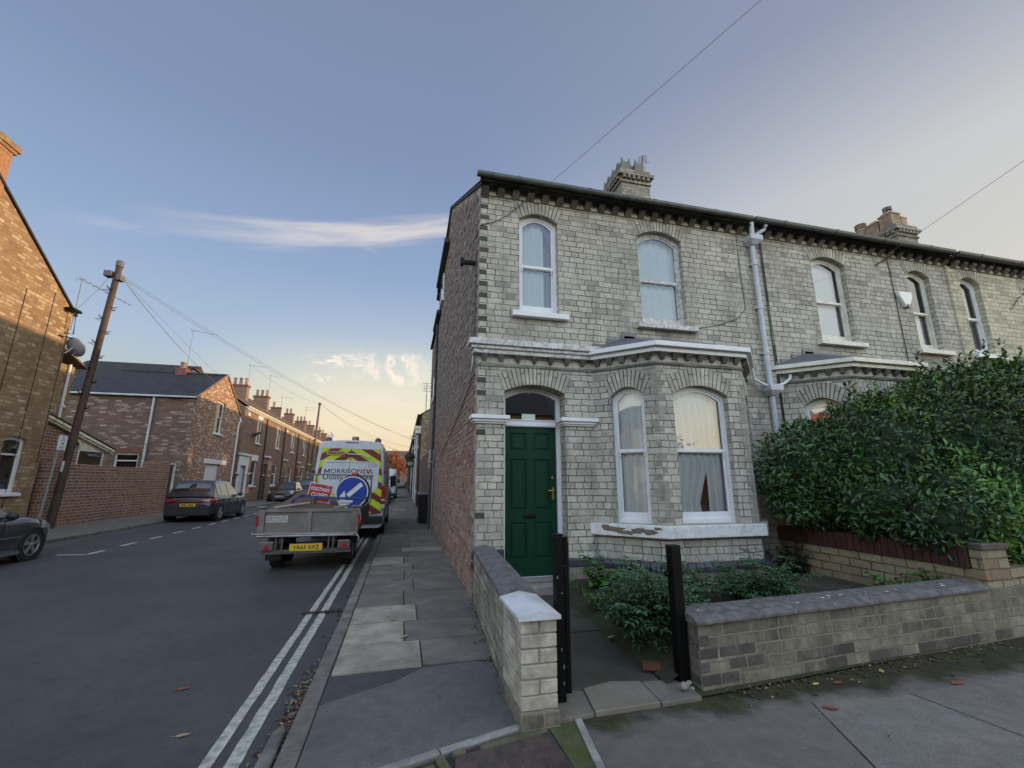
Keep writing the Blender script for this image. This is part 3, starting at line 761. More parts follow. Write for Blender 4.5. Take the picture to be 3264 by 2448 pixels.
for k, (pl, op) in enumerate(zip(pls, ops)):
    f = sash(pl, op, ch, meet=1.865, fw=.045, sill=False)
    ul, ur = op[0], op[1]
    if k == 1:
        curtain(pl, ul-.02, ul+.56, .95, 2.74, -.19, CURT, f, 5, .022, 8, split=('r', 1.62, .16), opz=lambda u: 2.74)
        curtain(pl, ul+.56, ur+.03, .95, 2.74, -.20, CURT, f, 3, .022, 9)
        mm = MB(); mm.box(pl(ul,0,0)[0]+.3, pl(ul,0,0)[0]+.62, FY-.645+.26, FY-.645+.27, .95, 2.0); mm.build('inner_curtain', MAROON, f)
    elif k == 0:
        curtain(pl, ul-.02, ur-.05, .95, 2.74, -.19, CURT, f, 4, .02, 12)
    else: curtain(pl, ul-.02, ur+.02, .95, 2.74, -.19, CURT, f, 4, .02, 13)
m = MB(); m.box(2.75,5.25,FY-.05,FY-.03,.5,3.2); m.build('room', ROOM, ch)
m = MB()
for z in (.75,3.0): m.prism([(2.65+.25,FY-.04),(3.295+.06,FY-.645+.14),(4.695-.06,FY-.645+.14),(5.34-.25,FY-.04)], z, z+.02)
m.build('bay_lining', ROOM, ch)
for k, z in ((1,1.50),(0,2.0)):
    pass
# shared chimney on the party wall
STACK = brick('sooty_stack_brick', (.27,.26,.225), (.35,.34,.29), (.07,.065,.06), soot=(.08,.075,.07), soot_amt=.7, c3=(.2,.19,.17), ms=.008, bh=.088, streak=.6)
chimney(ch, 5.27, 6.11, 9.2, 10.40, 7.4, 9.68, STACK, [(5.47+.40*i, 9.37+.28*j, .135, .44, 'crown') for j in range(4) for i in range(2)], potmat=GREYPOT)
# rain pipe with hoppers
m = MB()
pts = [(5.74,FY-.07,5.55),(5.74,FY-.07,2.98)]
m.tube(pts, .043, 10); m.tube([(5.745,FY-.07,2.85),(5.745,FY-.07,.25)], .043, 10)
m.tube([(5.69,FY-.17,5.86),(5.69,FY-.15,5.62)], .04, 8); m.tube([(5.98,FY-.18,5.86),(5.96,FY-.14,5.78),(5.82,FY-.1,5.68),(5.80,FY-.1,5.62)], .038, 8)
for z in (5.1,4.3,3.5,1.9):
    m.lathe([(.055,0),(.055,.05)], (5.74,FY-.07,z), (0,0,1), 10); m.box(5.67,5.81,FY-.06,FY-.0,z+.01,z+.03)
for (z, s) in ((5.60,1.0),(2.93,1.0)):
    m.hexa([(5.69,FY-.13,z-.13),(5.79,FY-.13,z-.13),(5.79,FY-.02,z-.13),(5.69,FY-.02,z-.13),(5.63,FY-.19,z-.05),(5.88,FY-.19,z-.05),(5.88,FY,z-.05),(5.63,FY,z-.05)])
    m.box(5.63,5.88,FY-.19,FY-.001,z-.05,z+.04)
dp = m.build('downpipe', PIPE, ch, bevel=.004)
m = MB(); m.tube([(5.38,FY-.12,3.22),(5.42,FY-.1,3.05),(5.56,FY-.1,2.99),(5.65,FY-.1,2.96)], .022, 7); m.tube([(6.12,FY-.12,3.22),(6.1,FY-.12,3.1),(6.0,FY-.1,3.02),(5.86,FY-.1,2.97)], .024, 7); m.build('branch_pipe', WHITE, dp)
m = MB()
def cable(pts, r=.008): m.tube(pts, r, 5)
cable([(5.98,FY-.02,5.6),(5.99,FY-.012,4.6),(6.0,FY-.012,3.5),(5.985,FY-.012,2.0)], .009); cable([(5.95,FY-.02,5.62),(5.96,FY-.012,4.2),(5.965,FY-.012,2.2)], .008)
cable([(5.49,FY-.01,5.7),(5.48,FY-.01,5.2),(5.50,FY-.01,4.3)], .005)
cable([(5.50,FY-.01,4.3),(5.3,FY-.012,4.1),(4.9,FY-.012,3.95),(4.55,FY-.012,3.88)], .005)
cable([(1.62,FY-.02,5.70),(1.35,FY-.03,5.40),(1.15,FY-.012,5.27),(.96,FY-.012,5.20)], .006); cable([(.965,FY-.012,5.2),(HX0-.024,FY+.15,4.9),(HX0-.026,FY+.2,3.4)], .006)
cable([(HX0-.026,FY+.1,2.95),(HX0-.028,8.2,2.5),(HX0-.028,11.5,2.05)], .007)
build_each(m, 'wall_cable', CABLE, ch, uv=False)
m = MB(); m.box(HX0-.20,HX0,FY+.32,FY+.38,4.72,4.77); m.box(HX0-.24,HX0-.19,FY+.30,FY+.40,4.70,4.80); m.build('wall_bracket', BLACK, ch)

# ================================================================== NEIGHBOURS TO THE RIGHT
def neighbour(name, x0, x1, wins, label, bayx, mat, proud=0.0, low=None, ze=EAVE, cornice=None):
    h = root(name, ((x0+x1)/2, 8.5, 0), label, 'house', 'pale brick terraced houses')
    pf = Plane((0,FY-proud), (1,0), (0,-1))
    ops = [(a,b,3.88,5.40,5.52) for a, b in wins]
    mb = MB(); wall(mb, pf, x0+.002, x1, 3.15, ze, ops, .13)
    bx0, bx1 = bayx
    mb.build('front_wall', mat, h); mb = MB()
    if bx0-x0 > .02: wall(mb, pf, x0+.002, bx0, 0, 3.15, low if low and low[0][0] < bx0 else [], .25)
    mb.build('front_wall', mat, h); mb = MB()
    if x1-bx1 > .02: wall(mb, pf, bx1, x1, 0, 3.15, low if low and low[0][0] > bx1 else [], .25)
    mb.build('front_wall', mat, h)
    mb = MB(); mb.face((x0,17,0),(x1,17,0),(x1,17,5),(x0,17,5)); mb.build('rear_wall', mat, h)
    if proud:
        mb = MB(); mb.box(x0-.012,x0+.06,FY-proud+.0015,FY+.03,0,ze); mb.build('party_edge', mat, h)
    mb = MB(); mb.face((x0,FY-.2,5.80),(x1,FY-.2,5.80),(x1,10.54,8.68),(x0,10.54,8.68)); mb.face((x0,10.54,8.68),(x1,10.54,8.68),(x1,15.5,5.9),(x0,15.5,5.9)); mb.build('roof', SLATE, h)
    mb = MB(); mb2 = MB(); corbels(mb, mb2, x0+.12, x1-.05, .2386, FY-proud, ze-.145, ze-.004); build_each(mb, 'eaves_corbel', DARKSTONE, h, bevel=.006); build_each(mb2, 'eaves_brick', VOUS, h, bevel=.004)
    mb = MB(); mb.box(x0+.001, x1, FY-.125-proud, FY-.002-proud, ze-.003, ze+.03); mb.build('soffit', DARKSTONE, h)
    mb = MB(); mb.box(x0+.002, x1-.002, FY-.148-proud, FY-.126-proud, ze-.012, ze+.10); mb.build('fascia', DARKSTONE, h)
    gutter(x0+.02, x1-.02, FY-.205-proud, ze+.045, .062, M('dark_gutter_'+name, (.05,.058,.055), .5, var=.3, vs=6), h)
    for op in ops: vous(pf, op, .25, 13 if op[1]-op[0] > .7 else 10, h, VOUS)
    bay(h, bx0, bx1, cornice_mat=cornice, seed=int(x0))
    return h, pf, ops
MWHITE = M('cream_white_paint', (.66,.65,.58), .45, var=.06, dirt=(.4,.38,.3), dirt_amt=.2, ds=6)
h2, pf2, ops2 = neighbour('terraced_house', 5.70, 10.455, [(7.05,7.84),(9.36,9.96)], 'second pale brick house, with a lilac blind upstairs and a white alarm box', (6.06,8.75), WHITE_BRICK, low=[(9.19,10.08,.12,2.68,2.79)], cornice=MWHITE)
for k, op in enumerate(ops2):
    f = sash(pf2, op, h2, recess=.10, meet=4.66, frame=MWHITE)
    if k == 0:
        mb = MB(); mb.box(7.06,7.86,FY+.22,FY+.225,3.95,5.52); mb.build('blind', BLIND, f)
    else:
        mb = MB(); mb.box(9.36,9.70,FY+.22,FY+.225,4.62,5.5); mb.build('blind', BLIND, f)
        curtain(pf2, 9.5, 10.0, 3.9, 4.62, -.23, CURT, f, 3, .012, 31)
    backing(pf2, op, .9, h2, ROOM).build('room', ROOM, f, uv=False)
A_ = (6.06,FY); s2 = math.sqrt(.5)
for k, pl in enumerate((Plane(A_, (s2,-s2), (-s2,-s2)), Plane((6.705,FY-.645), (1,0), (0,-1)), Plane((8.105,FY-.645), (s2,s2), (s2,-s2)))):
    op = ((.258,.728,.905,2.63,2.75), (.235,1.105,.915,2.63,2.755), (.184,.654,.905,2.63,2.75))[k]
    f = sash(pl, op, h2, meet=1.865, fw=.045, sill=False, frame=MWHITE)
    if k == 0:
        mb = MB(); pl.box(mb, op[0]+.02, op[1]-.02, -.16, -.15, .95, 2.60); mb.build('blind', BLIND, f)
        mb = MB()
        mb.lathe([(.001,0),(.05,.03),(.10,.035),(.15,.02),(.155,.0),(.15,-.01),(.001,-.012)], pl(op[0]+.2,-.12,2.38), (-s2,-s2,0), 20); 
        mb.build('paper_rosette', M('orange_paper', (.62,.13,.06), .7, var=.2, vs=25), f, smooth=False)
mb = MB(); mb.box(6.2,8.6,FY-.04,FY-.03,.5,3.1); mb.build('room', ROOM, h2)
mb = MB(); mb.box(9.2,10.07,FY+.2,FY+.24,.1,2.75); mb.build('front_door', M('dark_blue_door', (.02,.03,.06), .4), h2)
mb = MB(); mb.tube([(8.93,FY-.012,5.66),(8.95,FY-.012,5.3),(8.96,FY-.012,3.6)], .007, 5); mb.tube([(8.6,FY-.02,5.5),(8.93,FY-.03,5.68)], .012, 5); build_each(mb, 'wall_cable', CABLE, h2, uv=False)
al = MB()
al.extr([(8.99,FY-.002,4.99),(9.30,FY-.002,4.99),(9.31,FY-.002,4.90),(9.19,FY-.002,4.68),(9.11,FY-.002,4.68),(8.985,FY-.002,4.90)], (0,-.07,0))
al.cur = 1; al.extr([(9.115,FY-.074,4.74),(9.185,FY-.074,4.74),(9.20,FY-.074,4.70),(9.17,FY-.074,4.655),(9.13,FY-.074,4.655),(9.10,FY-.074,4.70)], (0,.05,0))
tag(al.build('alarm_box', [M('alarm_white', (.72,.74,.72), .4, var=.04), M('alarm_lens', (.01,.012,.03), .2)], None, bevel=.01), 'white triangular burglar alarm box beside a narrow upstairs window', 'alarm box')
h3, pf3, ops3 = neighbour('terraced_house', 10.455, 15.22, [(10.74,11.30),(12.52,13.32)], 'third house along, of yellower brick, partly behind the hedge top at the right edge', (12.0,14.7), BUFF_BRICK, proud=.03, low=[(10.7,11.5,.12,2.68,2.79)], ze=5.84)
for op in ops3:
    f = sash(pf3, op, h3, recess=.10, meet=4.66)
    backing(pf3, op, .9, h3, ROOM).build('room', ROOM, f, uv=False)
    if op[0] < 12: curtain(pf3, 11.0, 11.32, 3.9, 5.5, -.25, CURT, f, 3, .012, 37)
mb = MB(); mb.tube([(12.0,FY-.06,4.9),(12.35,FY-.05,5.2),(12.5,FY-.05,5.28)], .007, 5); mb.build('wall_cable', CABLE, h3, uv=False)
# unseen wing, added and sized to shade the far-side houses; rest of the row
m = MB(); m.box(6.2,9.6,15.4,26,0,7.0); shade_wing = m.build('rear_wing', RED_BRICK, h2); m = MB(); m.extr([(6.0,15.3,7.0),(9.8,15.3,7.0),(7.9,15.3,7.9)], (0,10.8,0)); m.build('wing_roof', SLATE, shade_wing)
for i in range(5):
    xa = 15.22+4.76*i; hh = root('terraced_house', (xa+2.4,8.5,0), 'pale brick terrace house, number %s beyond the yellower brick one, outside the picture' % ['one','two','three','four','five'][i], 'house', 'pale brick terraced houses')
    pf_ = PF; ops_ = [(xa+.35,xa+.95,3.88,5.40,5.52),(xa+2.1,xa+2.9,3.88,5.40,5.52)]
    m = MB(); wall(m, PF, xa, xa+4.76, 3.15, EAVE, ops_, .12); m.build('front_wall', WHITE_BRICK, hh)
    m = MB(); wall(m, PF, xa, xa+4.76, -.05, 3.15, [(xa+.3,xa+1.15,.1,2.6,2.7),(xa+2.0,xa+3.2,.9,2.6,2.7)], .2); m.build('front_wall', WHITE_BRICK, hh)
    m = MB(); m.face((xa,FY-.2,5.80),(xa+4.76,FY-.2,5.80),(xa+4.76,10.54,8.68),(xa,10.54,8.68)); m.face((xa,10.54,8.68),(xa+4.76,10.54,8.68),(xa+4.76,15.5,5.9),(xa,15.5,5.9)); m.build('roof', SLATE, hh)
    m = MB(); m.box(xa+.02,xa+4.74,15.3,15.5,0,5.9); m.build('rear_wall', RED_BRICK, hh)
    for op in ops_+[(xa+2.0,xa+3.2,.9,2.6,2.7)]: sash(PF, op, hh)
    m = MB(); m.box(xa+.3,xa+1.15,FY+.15,FY+.2,.05,2.7); m.build('front_door', BLACKP, hh)
chimney(h3, 14.78, 15.62, 9.15, 10.45, 7.4, 9.45, STACK, [(15.0,9.42,.19,.62,'square'),(15.36,9.36,.12,.48,'square'),(15.0,9.85,.19,.52,'square'),(14.98,10.3,.16,.5,'cowl'),(15.35,9.9,.13,.4,'round'),(15.35,10.28,.13,.4,'round')], potmat=M('buff_chimney_pot', (.36,.27,.18), .85, var=.3, dirt=(.12,.11,.10), dirt_amt=.45, isl=.25))
for i in range(1): pass
mb = MB(); bx = (15.0,9.42,10.02)
for dz in (.09,.13,.17): mb.lathe([(.13,0),(.135,.01),(.13,.02)], (bx[0],bx[1],bx[2]+dz), (0,0,1), 8)
for k in range(4):
    a = k*math.pi/2; mb.tube([(bx[0]+.12*math.cos(a),bx[1]+.12*math.sin(a),bx[2]),(bx[0]+.12*math.cos(a),bx[1]+.12*math.sin(a),bx[2]+.2)], .01, 4)
mb.build('chimney_guard', WIREMETAL, h3, uv=False)
aerial('television_aerial', (6.03,9.35,9.65), .47, 'aerial with many short rods on the chimney of the pale corner house', (-.5,-1,0), .30, 7, two=False, size=.15)
# ================================================================== GROUND
def mossy(nt, c):
    # moss and damp creeping out from the foot of the long wall
    g = N(nt, 'ShaderNodeNewGeometry'); s_ = N(nt, 'ShaderNodeSeparateXYZ'); nt.links.new(g.outputs['Position'], s_.inputs[0])
    d = math_node(nt, 'SUBTRACT', math_node(nt, 'ADD', 2.76, math_node(nt, 'MULTIPLY', s_.outputs[0], .072)), s_.outputs[1])
    d = math_node(nt, 'ADD', d, math_node(nt, 'MULTIPLY', math_node(nt, 'SUBTRACT', noise_tex(nt, 2.4, 7, .7), .5), .75))
    far = math_node(nt, 'MULTIPLY', math_node(nt, 'SUBTRACT', s_.outputs[0], 2.3), .085)
    d = math_node(nt, 'SUBTRACT', d, far)
    mc = ramp(nt, noise_tex(nt, 7, 8, .75), [(.38, (.022,.019,.013)), (.52, (.034,.033,.015)), (.66, (.052,.064,.012))])
    return mixc(nt, ramp(nt, d, [(.02, 1.0), (.20, 0.0)]), c, mc)
def asphalt(name, col, col2, rough=.85, bmp=.5, patch=None, moss=False):
    m, nt, p = nodes(name); p.inputs['Roughness'].default_value = rough; p.inputs['Specular IOR Level'].default_value = .35
    a = noise_tex(nt, .7, 8, .6); b = noise_tex(nt, 180, 3, .6); c3 = noise_tex(nt, 9, 6, .65)
    c = mixc(nt, ramp(nt, a, [(.35, 0.0), (.65, 1.0)]), col, col2)
    c = mixc(nt, 1.0, c, ramp(nt, b, [(.3, .6), (.7, 1.45)]), 'MULTIPLY')
    c = mixc(nt, 1.0, c, ramp(nt, c3, [(.3, .84), (.7, 1.15)]), 'MULTIPLY')
    if patch: c = mixc(nt, ramp(nt, noise_tex(nt, 3.2, 8, .7), [(.56, 0.0), (.72, .6)]), c, patch)
    if moss: c = mossy(nt, c)
    nt.links.new(c, p.inputs['Base Color'])
    bump(nt, p, b, bmp, .006)
    return m
ROAD = asphalt('worn_asphalt', (.052,.051,.052), (.077,.074,.073), rough=.62, bmp=1.0, patch=(.036,.035,.037))
TARM = asphalt('pavement_tarmac', (.108,.104,.104), (.145,.138,.134), patch=(.075,.071,.07), bmp=.9)
TARM2 = asphalt('pale_pavement_tarmac', (.112,.104,.096), (.15,.138,.126), patch=(.078,.07,.062), moss=True)
CFLAG = asphalt('concrete_flag', (.135,.128,.12), (.175,.165,.155), patch=(.095,.09,.082), moss=True)
TARMD = asphalt('dark_tarmac_strip', (.055,.052,.054), (.07,.066,.066))
FLAG = M('dark_flagstone', (.185,.168,.142), .85, var=.3, vs=5, bmp=.4, bs=45, isl=.2, dirt=(.105,.094,.078), dirt_amt=.6, ds=2.2)
FLAGP = M('pale_flagstone', (.35,.31,.245), .85, var=.16, vs=5, bmp=.35, bs=45, isl=.12, dirt=(.14,.125,.10), dirt_amt=.4, ds=4)
KERB = M('kerb_stone', (.185,.17,.15), .85, var=.28, vs=6, bmp=.5, bs=40, isl=.22, dirt=(.07,.065,.058), dirt_amt=.5, ds=5)
KERBP = M('pale_concrete_strip', (.27,.27,.255), .85, var=.18, vs=8, bmp=.3, bs=40, isl=.12, dirt=(.12,.12,.1), dirt_amt=.4, ds=7)
JOINTG = M('dirt_joint', (.035,.032,.026), .95, var=.4, vs=20)
SOIL = M('garden_soil', (.035,.028,.02), .95, var=.5, vs=8, bmp=.8, bs=25, dirt=(.03,.045,.012), dirt_amt=.6)
MOSS = M('moss', (.045,.052,.012), .95, var=.5, vs=14, bmp=.9, bs=70, dirt=(.04,.035,.022), dirt_amt=.75, ds=9)
LINE = M('road_line_paint', (.50,.49,.43), .7, var=.12, vs=8, bmp=.2, bs=90, dirt=(.10,.10,.10), dirt_amt=.42, ds=16)
LINEW = M('thin_white_paint', (.55,.55,.55), .7, var=.12, vs=8, dirt=(.12,.12,.12), dirt_amt=.35, ds=12)
IRON = M('rusty_iron_cover', (.06,.045,.042), .75, metal=.2, var=.4, vs=18, bmp=.6, bs=35, dirt=(.10,.075,.065), dirt_amt=.5, ds=9)
RZ = -.08
def struct(name, mb, mats, **k): return tag(mb.build(name, mats, None, **k), kind='structure')
m = MB(); m.box(-400,400,-300,700,-1.0,RZ-.02); struct('ground', m, M('far_ground', (.09,.085,.07), .95, var=.3, vs=.05))
m = MB(); n = 30
m.grid([[(x, y, RZ) for x in (-8.6,-6,-3,-.58)] for y in [-6,-2,0,2,3,5,8,12,20,40,80,170]]); m.grid([[(x,y,RZ-.004) for x in (-60,-8.6)] for y in (-6,8.2)]); struct('road', m, ROAD)
# --- near pavement
def inpoly_slab(mb, x0, x1, y0, y1, z, g=.006):
    mb.box(x0+g, x1-g, y0+g*1.9, y1-g*1.9, z-.05, z)
m = MB(); m.box(-.46,.94,3.95,170,-.2,-.012); m.box(-.46,60,-4,3.97,-.2,-.014); struct('pavement_bed', m, JOINTG)
m = MB(); rr = random.Random(5)
ys = [3.97,4.60,5.225,5.86,6.60]
while ys[-1] < 75: ys.append(ys[-1] + rr.choice([.6,.66,.72,.78]))
for i in range(len(ys)-1):
    y0, y1 = ys[i], ys[i+1]; xj = .24 if i % 2 == 0 else .10
    if i > 4: xj += rr.uniform(-.05,.05)
    m.cur = 1 if i < 3 else (1 if rr.random() < .16 and i > 6 else 0)
    inpoly_slab(m, -.455, xj, y0, y1, rr.uniform(-.003,.004))
    yo = 0 if i % 3 else 0
    m.cur = 0 if i != 9 else 1
    inpoly_slab(m, xj, .945, y0+(.0 if i else .03), y1, rr.uniform(-.003,.003))
m.cur = 0
m.box(-.455,.945,ys[-1],168,-.05,0)
struct('pavement', m, [FLAG, FLAGP], bevel=.003)
# tarmac reinstatement on the corner with its edging strips
m = MB()
m.prism([(-.455,2.2),(-.05,2.66),(.79,2.90),(.80,3.93),(.66,3.985),(-.455,3.935)], -.03, -.001)
m.cur = 1; m.prism([(-.455,3.50),(.05,3.78),(.24,3.965),(-.455,3.938)], -.02, .003)
m.cur = 0; m.prism([(-.455,-4),(-.10,-4),(-.10,2.60),(-.455,2.2)], -.03, -.001)
struct('tarmac_patch', m, [TARM, TARMD], bevel=.003)
m = MB()
def strip(a, b, w, z0, z1, gap=.004):
    a = Vector((a[0],a[1],0)); b = Vector((b[0],b[1],0)); t = (b-a).normalized(); nn = Vector((-t.y,t.x,0))*w/2; a = a+t*gap; b = b-t*gap
    m.prism([tuple(a-nn),tuple(b-nn),tuple(b+nn),tuple(a+nn)], z0, z1)
strip((-.20,2.645),(.275,2.79),.05,-.03,.010); strip((.278,2.786),(.79,2.935),.05,-.03,.010)
strip((1.155,3.0),(1.085,2.5),.045,-.03,.008); strip((1.085,2.5),(.95,1.4),.045,-.03,.008)
m.cur = 1
strip((.50,2.775),(.92,2.865),.045,-.03,.006)
m.prism([(.25,2.735),(.30,2.75),(.33,2.62),(.28,2.60)], -.03, .004); m.prism([(.34,2.765),(.41,2.785),(.42,2.74),(.35,2.73)], -.03, .012)
m.prism([(.10,2.66),(.24,2.70),(.27,2.55),(.13,2.52)], -.03, .0)
struct('edging_strip', m, [KERBP, M('mossy_brick_edge', (.15,.14,.10), .9, var=.4, vs=14, bmp=.5, dirt=(.06,.065,.02), dirt_amt=.7, ds=8)], bevel=.004)
m = MB(); m.prism([(.345,2.60),(.355,2.735),(.93,2.84),(.955,2.2),(.42,2.05)], -.03, .001)
for i in range(7):
    for j in range(6): m.box(.40+.075*i,.44+.075*i,2.15+.085*j,2.20+.085*j,0,.004)
tag(m.build('drain_cover', IRON, None, bevel=.002), 'brown rusty iron cover set in the pavement before the white capped pillar', 'drain cover')
m = MB(); m.prism([(.94,2.88),(1.13,3.0),(1.06,2.5),(.90,1.6),(.955,2.2)], -.03, -.002); struct('mossy_gap', m, M('mossy_ground', (.085,.085,.045), .95, var=.45, vs=12, bmp=.7, bs=40, dirt=(.05,.065,.012), dirt_amt=.7, ds=5))
m = MB()
m.prism([(1.18,3.0),(2.13,3.03),(2.755,2.76),(2.46,2.12),(2.2,-4),(.95,-4),(1.11,2.5)], -.03, -.002)
m.cur = 1; m.prism([(2.768,2.765),(3.54,2.69),(3.60,2.13),(3.62,-4),(2.22,-4),(2.474,2.115)], -.03, -.004)
m.prism([(3.552,2.695),(12,2.96),(12,-4),(3.632,-4),(3.612,2.13)], -.03, 0)
m.cur = 0; m.prism([(2.14,3.035),(12,3.9),(12,2.972),(3.54,2.702),(2.765,2.77)], -.03, -.006)
struct('footpath', m, [TARM2, CFLAG], bevel=.003)
m = MB(); rr = random.Random(9)
def mossrow(pts, wmin, wmax, z=.004):
    rows = []
    for (x, y, s) in pts:
        w = rr.uniform(wmin,wmax)*s; rows.append([(x, y, z), (x+rr.uniform(-.03,.03), y-w*.5, z+.006), (x+rr.uniform(-.04,.04), y-w, z-.004)])
    m.grid(rows)
for i in range(130):
    x = rr.uniform(2.25,5.9); y = 3.03+.072*(x-2.1)-abs(rr.gauss(0,.07+.03*(x-2.2))); r = rr.uniform(.006,.016)
    m.blob((x,y,.0), (r*1.5,r*1.2,r*.3), seed=i, amp=.4, nu=6, nv=4)
o = m.build('moss', MOSS, None, smooth=True, uv=False); tag(o, 'green brown moss along the foot of the low front garden wall', 'moss', kind='stuff')
# kerbs
m = MB(); y = -4.0; rr = random.Random(4)
while y < 150:
    l = {0:1.0}.get(0) if y < 40 else 3.0
    z = rr.uniform(-.004,.006)
    m.hexa([(-.585,y+.004,-.2),(-.462,y+.004,-.2),(-.462,y+l-.004,-.2),(-.585,y+l-.004,-.2),(-.575,y+.004,z),(-.462,y+.004,z),(-.462,y+l-.004,z),(-.575,y+l-.004,z)]); y += l
m.prism([(-.70,2.6),(-.60,2.6),(-.615,3.36),(-.655,3.40),(-.69,3.34)], -.2, -.045)
struct('kerb', m, KERB, bevel=.012)
m = MB()
for (a, b) in ((-1.003,-.935),(-.868,-.788)):
    y = -3.0
    rows = []
    while y < 34:
        j = rr.uniform(-.004,.004); rows.append([(a+j, y, RZ+.004), (b+j*.7+rr.uniform(-.003,.003), y, RZ+.004)]); y += .18
    m.grid(rows)
struct('double_lines', m, LINE)
m = MB()
def wline(a, b, w=.05):
    a = Vector((a[0],a[1],0)); b = Vector((b[0],b[1],0)); t = (b-a).normalized(); nn = Vector((-t.y,t.x,0))*w
    q = [a-nn, b-nn, b+nn, a+nn]; m.face(*[(p.x,p.y,RZ+.004) for p in q])
wline((-7.05,11.88),(-6.47,11.80)); wline((-6.47,11.80),(-6.47,12.39))
yy = 13.13; x = -6.53
while yy < 34: wline((x,yy),(x-.02,yy+.68)); yy += 1.36; x -= .035
for y in (25.4,): pass
struct('bay_marking', m, LINEW)
# far pavement
m = MB(); m.box(-40,-8.74,8.3,170,-.2,-.004); m.cur = 1
y = 8.3
while y < 110: m.box(-8.74,-8.60,y+.004,y+.91,-.2,.004); y += .915
struct('far_pavement', m, [M('far_pavement_flags', (.16,.145,.12), .9, var=.2, vs=2, bmp=.3, bs=30, dirt=(.10,.09,.075), dirt_amt=.4, ds=3), KERB], bevel=.008)
m = MB(); m.grid([[(-8.59,8.3+i,RZ+.004),(-7.9+.2*noise.noise(Vector((i*.4,0,0))),8.3+i,RZ+.003)] for i in range(70)]); struct('gutter_dust', m, asphalt('dusty_asphalt', (.085,.08,.075), (.07,.068,.066)))
# gully and small cover
m = MB(); m.box(-.06,.40,16.3,17.0,-.01,.007); m.cur = 1; m.box(-.02,.36,16.36,16.94,.006,.009)
tag(m.build('inspection_cover', [KERBP, IRON], None), 'small grey inspection cover in the pavement beside the wheelie bin', 'drain cover')

# ================================================================== FRONT GARDEN
m = MB()
m.grid([[(1.93+.13*i, 3.17+.072*.13*i+.155*j, .03+min(.17,.07*i+.0)*min(1,.55+.15*j)+.05*noise.noise(Vector((i*.7,j*.7,0)))*min(1,i/2)) for j in range(18)] for i in range(30)])
m.face((1.0,2.96,.012),(2.14,2.98,.012),(5.6,3.3,.012),(5.6,5.8,.012),(1.0,5.8,.012)); struct('garden_soil', m, SOIL)
m = MB(); m.grid([[(5.8+.5*i, 3.5+.5*j, .25) for j in range(6)] for i in range(18)]); struct('neighbour_soil', m, SOIL)
m = MB(); m.prism([(1.02,3.25),(1.92,3.25),(2.02,4.34),(2.02,5.78),(1.02,5.78)], -.05, .028); m.prism([(1.02,4.345),(1.99,4.345),(2.05,5.72),(1.02,5.72)], .02, .045)
struct('garden_path', m, M('damp_concrete_path', (.062,.060,.056), .75, var=.3, vs=4, bmp=.4, bs=35, dirt=(.035,.04,.022), dirt_amt=.6, ds=3), bevel=.01)
m = MB(); z = .045
m.prism([(1.01,2.91),(1.26,2.93),(1.31,3.24),(1.01,3.27)], -.05, .022)
m.cur = 1; m.prism([(1.265,2.93),(1.735,2.94),(1.765,3.26),(1.55,3.305),(1.315,3.25)], -.05, .030)
m.cur = 0; m.prism([(1.745,2.94),(2.06,2.955),(2.09,3.24),(1.775,3.255)], -.05, .024)
struct('gate_threshold', m, [FLAG, M('buff_threshold_flag', (.20,.18,.145), .85, var=.25, vs=6, bmp=.35, bs=40, dirt=(.12,.105,.085), dirt_amt=.4)], bevel=.007)
m = MB()
for (x, y, r) in ((1.99,3.05,.035),(2.05,3.08,.022),(2.02,3.0,.018)): m.blob((x,y,.055), (r,r*.8,r*.7), seed=x*9, amp=.4)
tag(m.build('rubble', STONE, None), 'small grey lumps of broken stone at the foot of the right black gate post', 'rubble', kind='stuff')
m = MB(); m.extr([(1.85,3.36,.045),(2.0,3.33,.045),(2.0,3.35,.085),(1.86,3.38,.09)], (.02,.06,.005)); tag(m.build('broken_brick', M('orange_brick', (.10,.035,.02), .9, var=.4, vs=14, bmp=.4), None, bevel=.01), 'broken orange brick on the path beside the right black gate post', 'brick')

# left garden wall: pillar with a white cap, then a dark coped wall back to the house
gw = root('garden_wall', (.9,4.2,0), 'low pale brick garden wall with dark coping and a white capped end pillar', 'wall')
m = MB(); m.box(.778,1.002,2.906,3.405,.0,.596); pil = m.build('pillar', M('pillar_mortar', (.22,.20,.17), .95, var=.3, vs=18, bmp=.5, bs=60), gw)
m = MB(); rr = random.Random(17)
for k in range(6):
    z0 = .088+.0855*k; z1 = z0+.0775; j = lambda: rr.uniform(-.002,.002)
    cuts = [(.772,1.008)] if k % 2 == 0 else [(.772,.885+j()),(.895+j(),1.008)]
    for a, b in cuts: m.box(a, b, 2.9+j(), 2.9+(.11 if k % 2 == 0 else .235), z0+j(), z1+j())
    ys_ = [(3.02,3.255),(3.265,3.408)] if k % 2 == 0 else [(3.145,3.26),(3.27,3.408)]
    for a, b in ys_: m.box(.772+j(), 1.006, a, b, z0, z1)
m.build('pillar_bricks', M('white_pillar_brick', (.50,.465,.375), .88, var=.22, vs=14, bmp=.6, bs=38, isl=.14, dirt=(.17,.145,.115), dirt_amt=.42, ds=6), pil, bevel=.007)
m = MB(); m.box(.762,1.02,2.885,3.42,-.04,.085); m.build('pillar_foot', DIRTY_BRICK, gw, bevel=.015)
m = MB(); m.hexa([(.778,3.405,-.05),(1.0,3.405,-.05),(1.16,5.80,-.05),(.935,5.80,-.05),(.778,3.405,.60),(1.0,3.405,.60),(1.16,5.80,.60),(.935,5.80,.60)]); m.build('brickwork', brick('stained_garden_brick', (.34,.32,.26), (.42,.40,.32), (.10,.09,.08), soot=(.035,.033,.03), soot_amt=.85, c3=(.24,.22,.18), bh=.094, ms=.010, stain=1.6, soot_scale=1.6), gw)
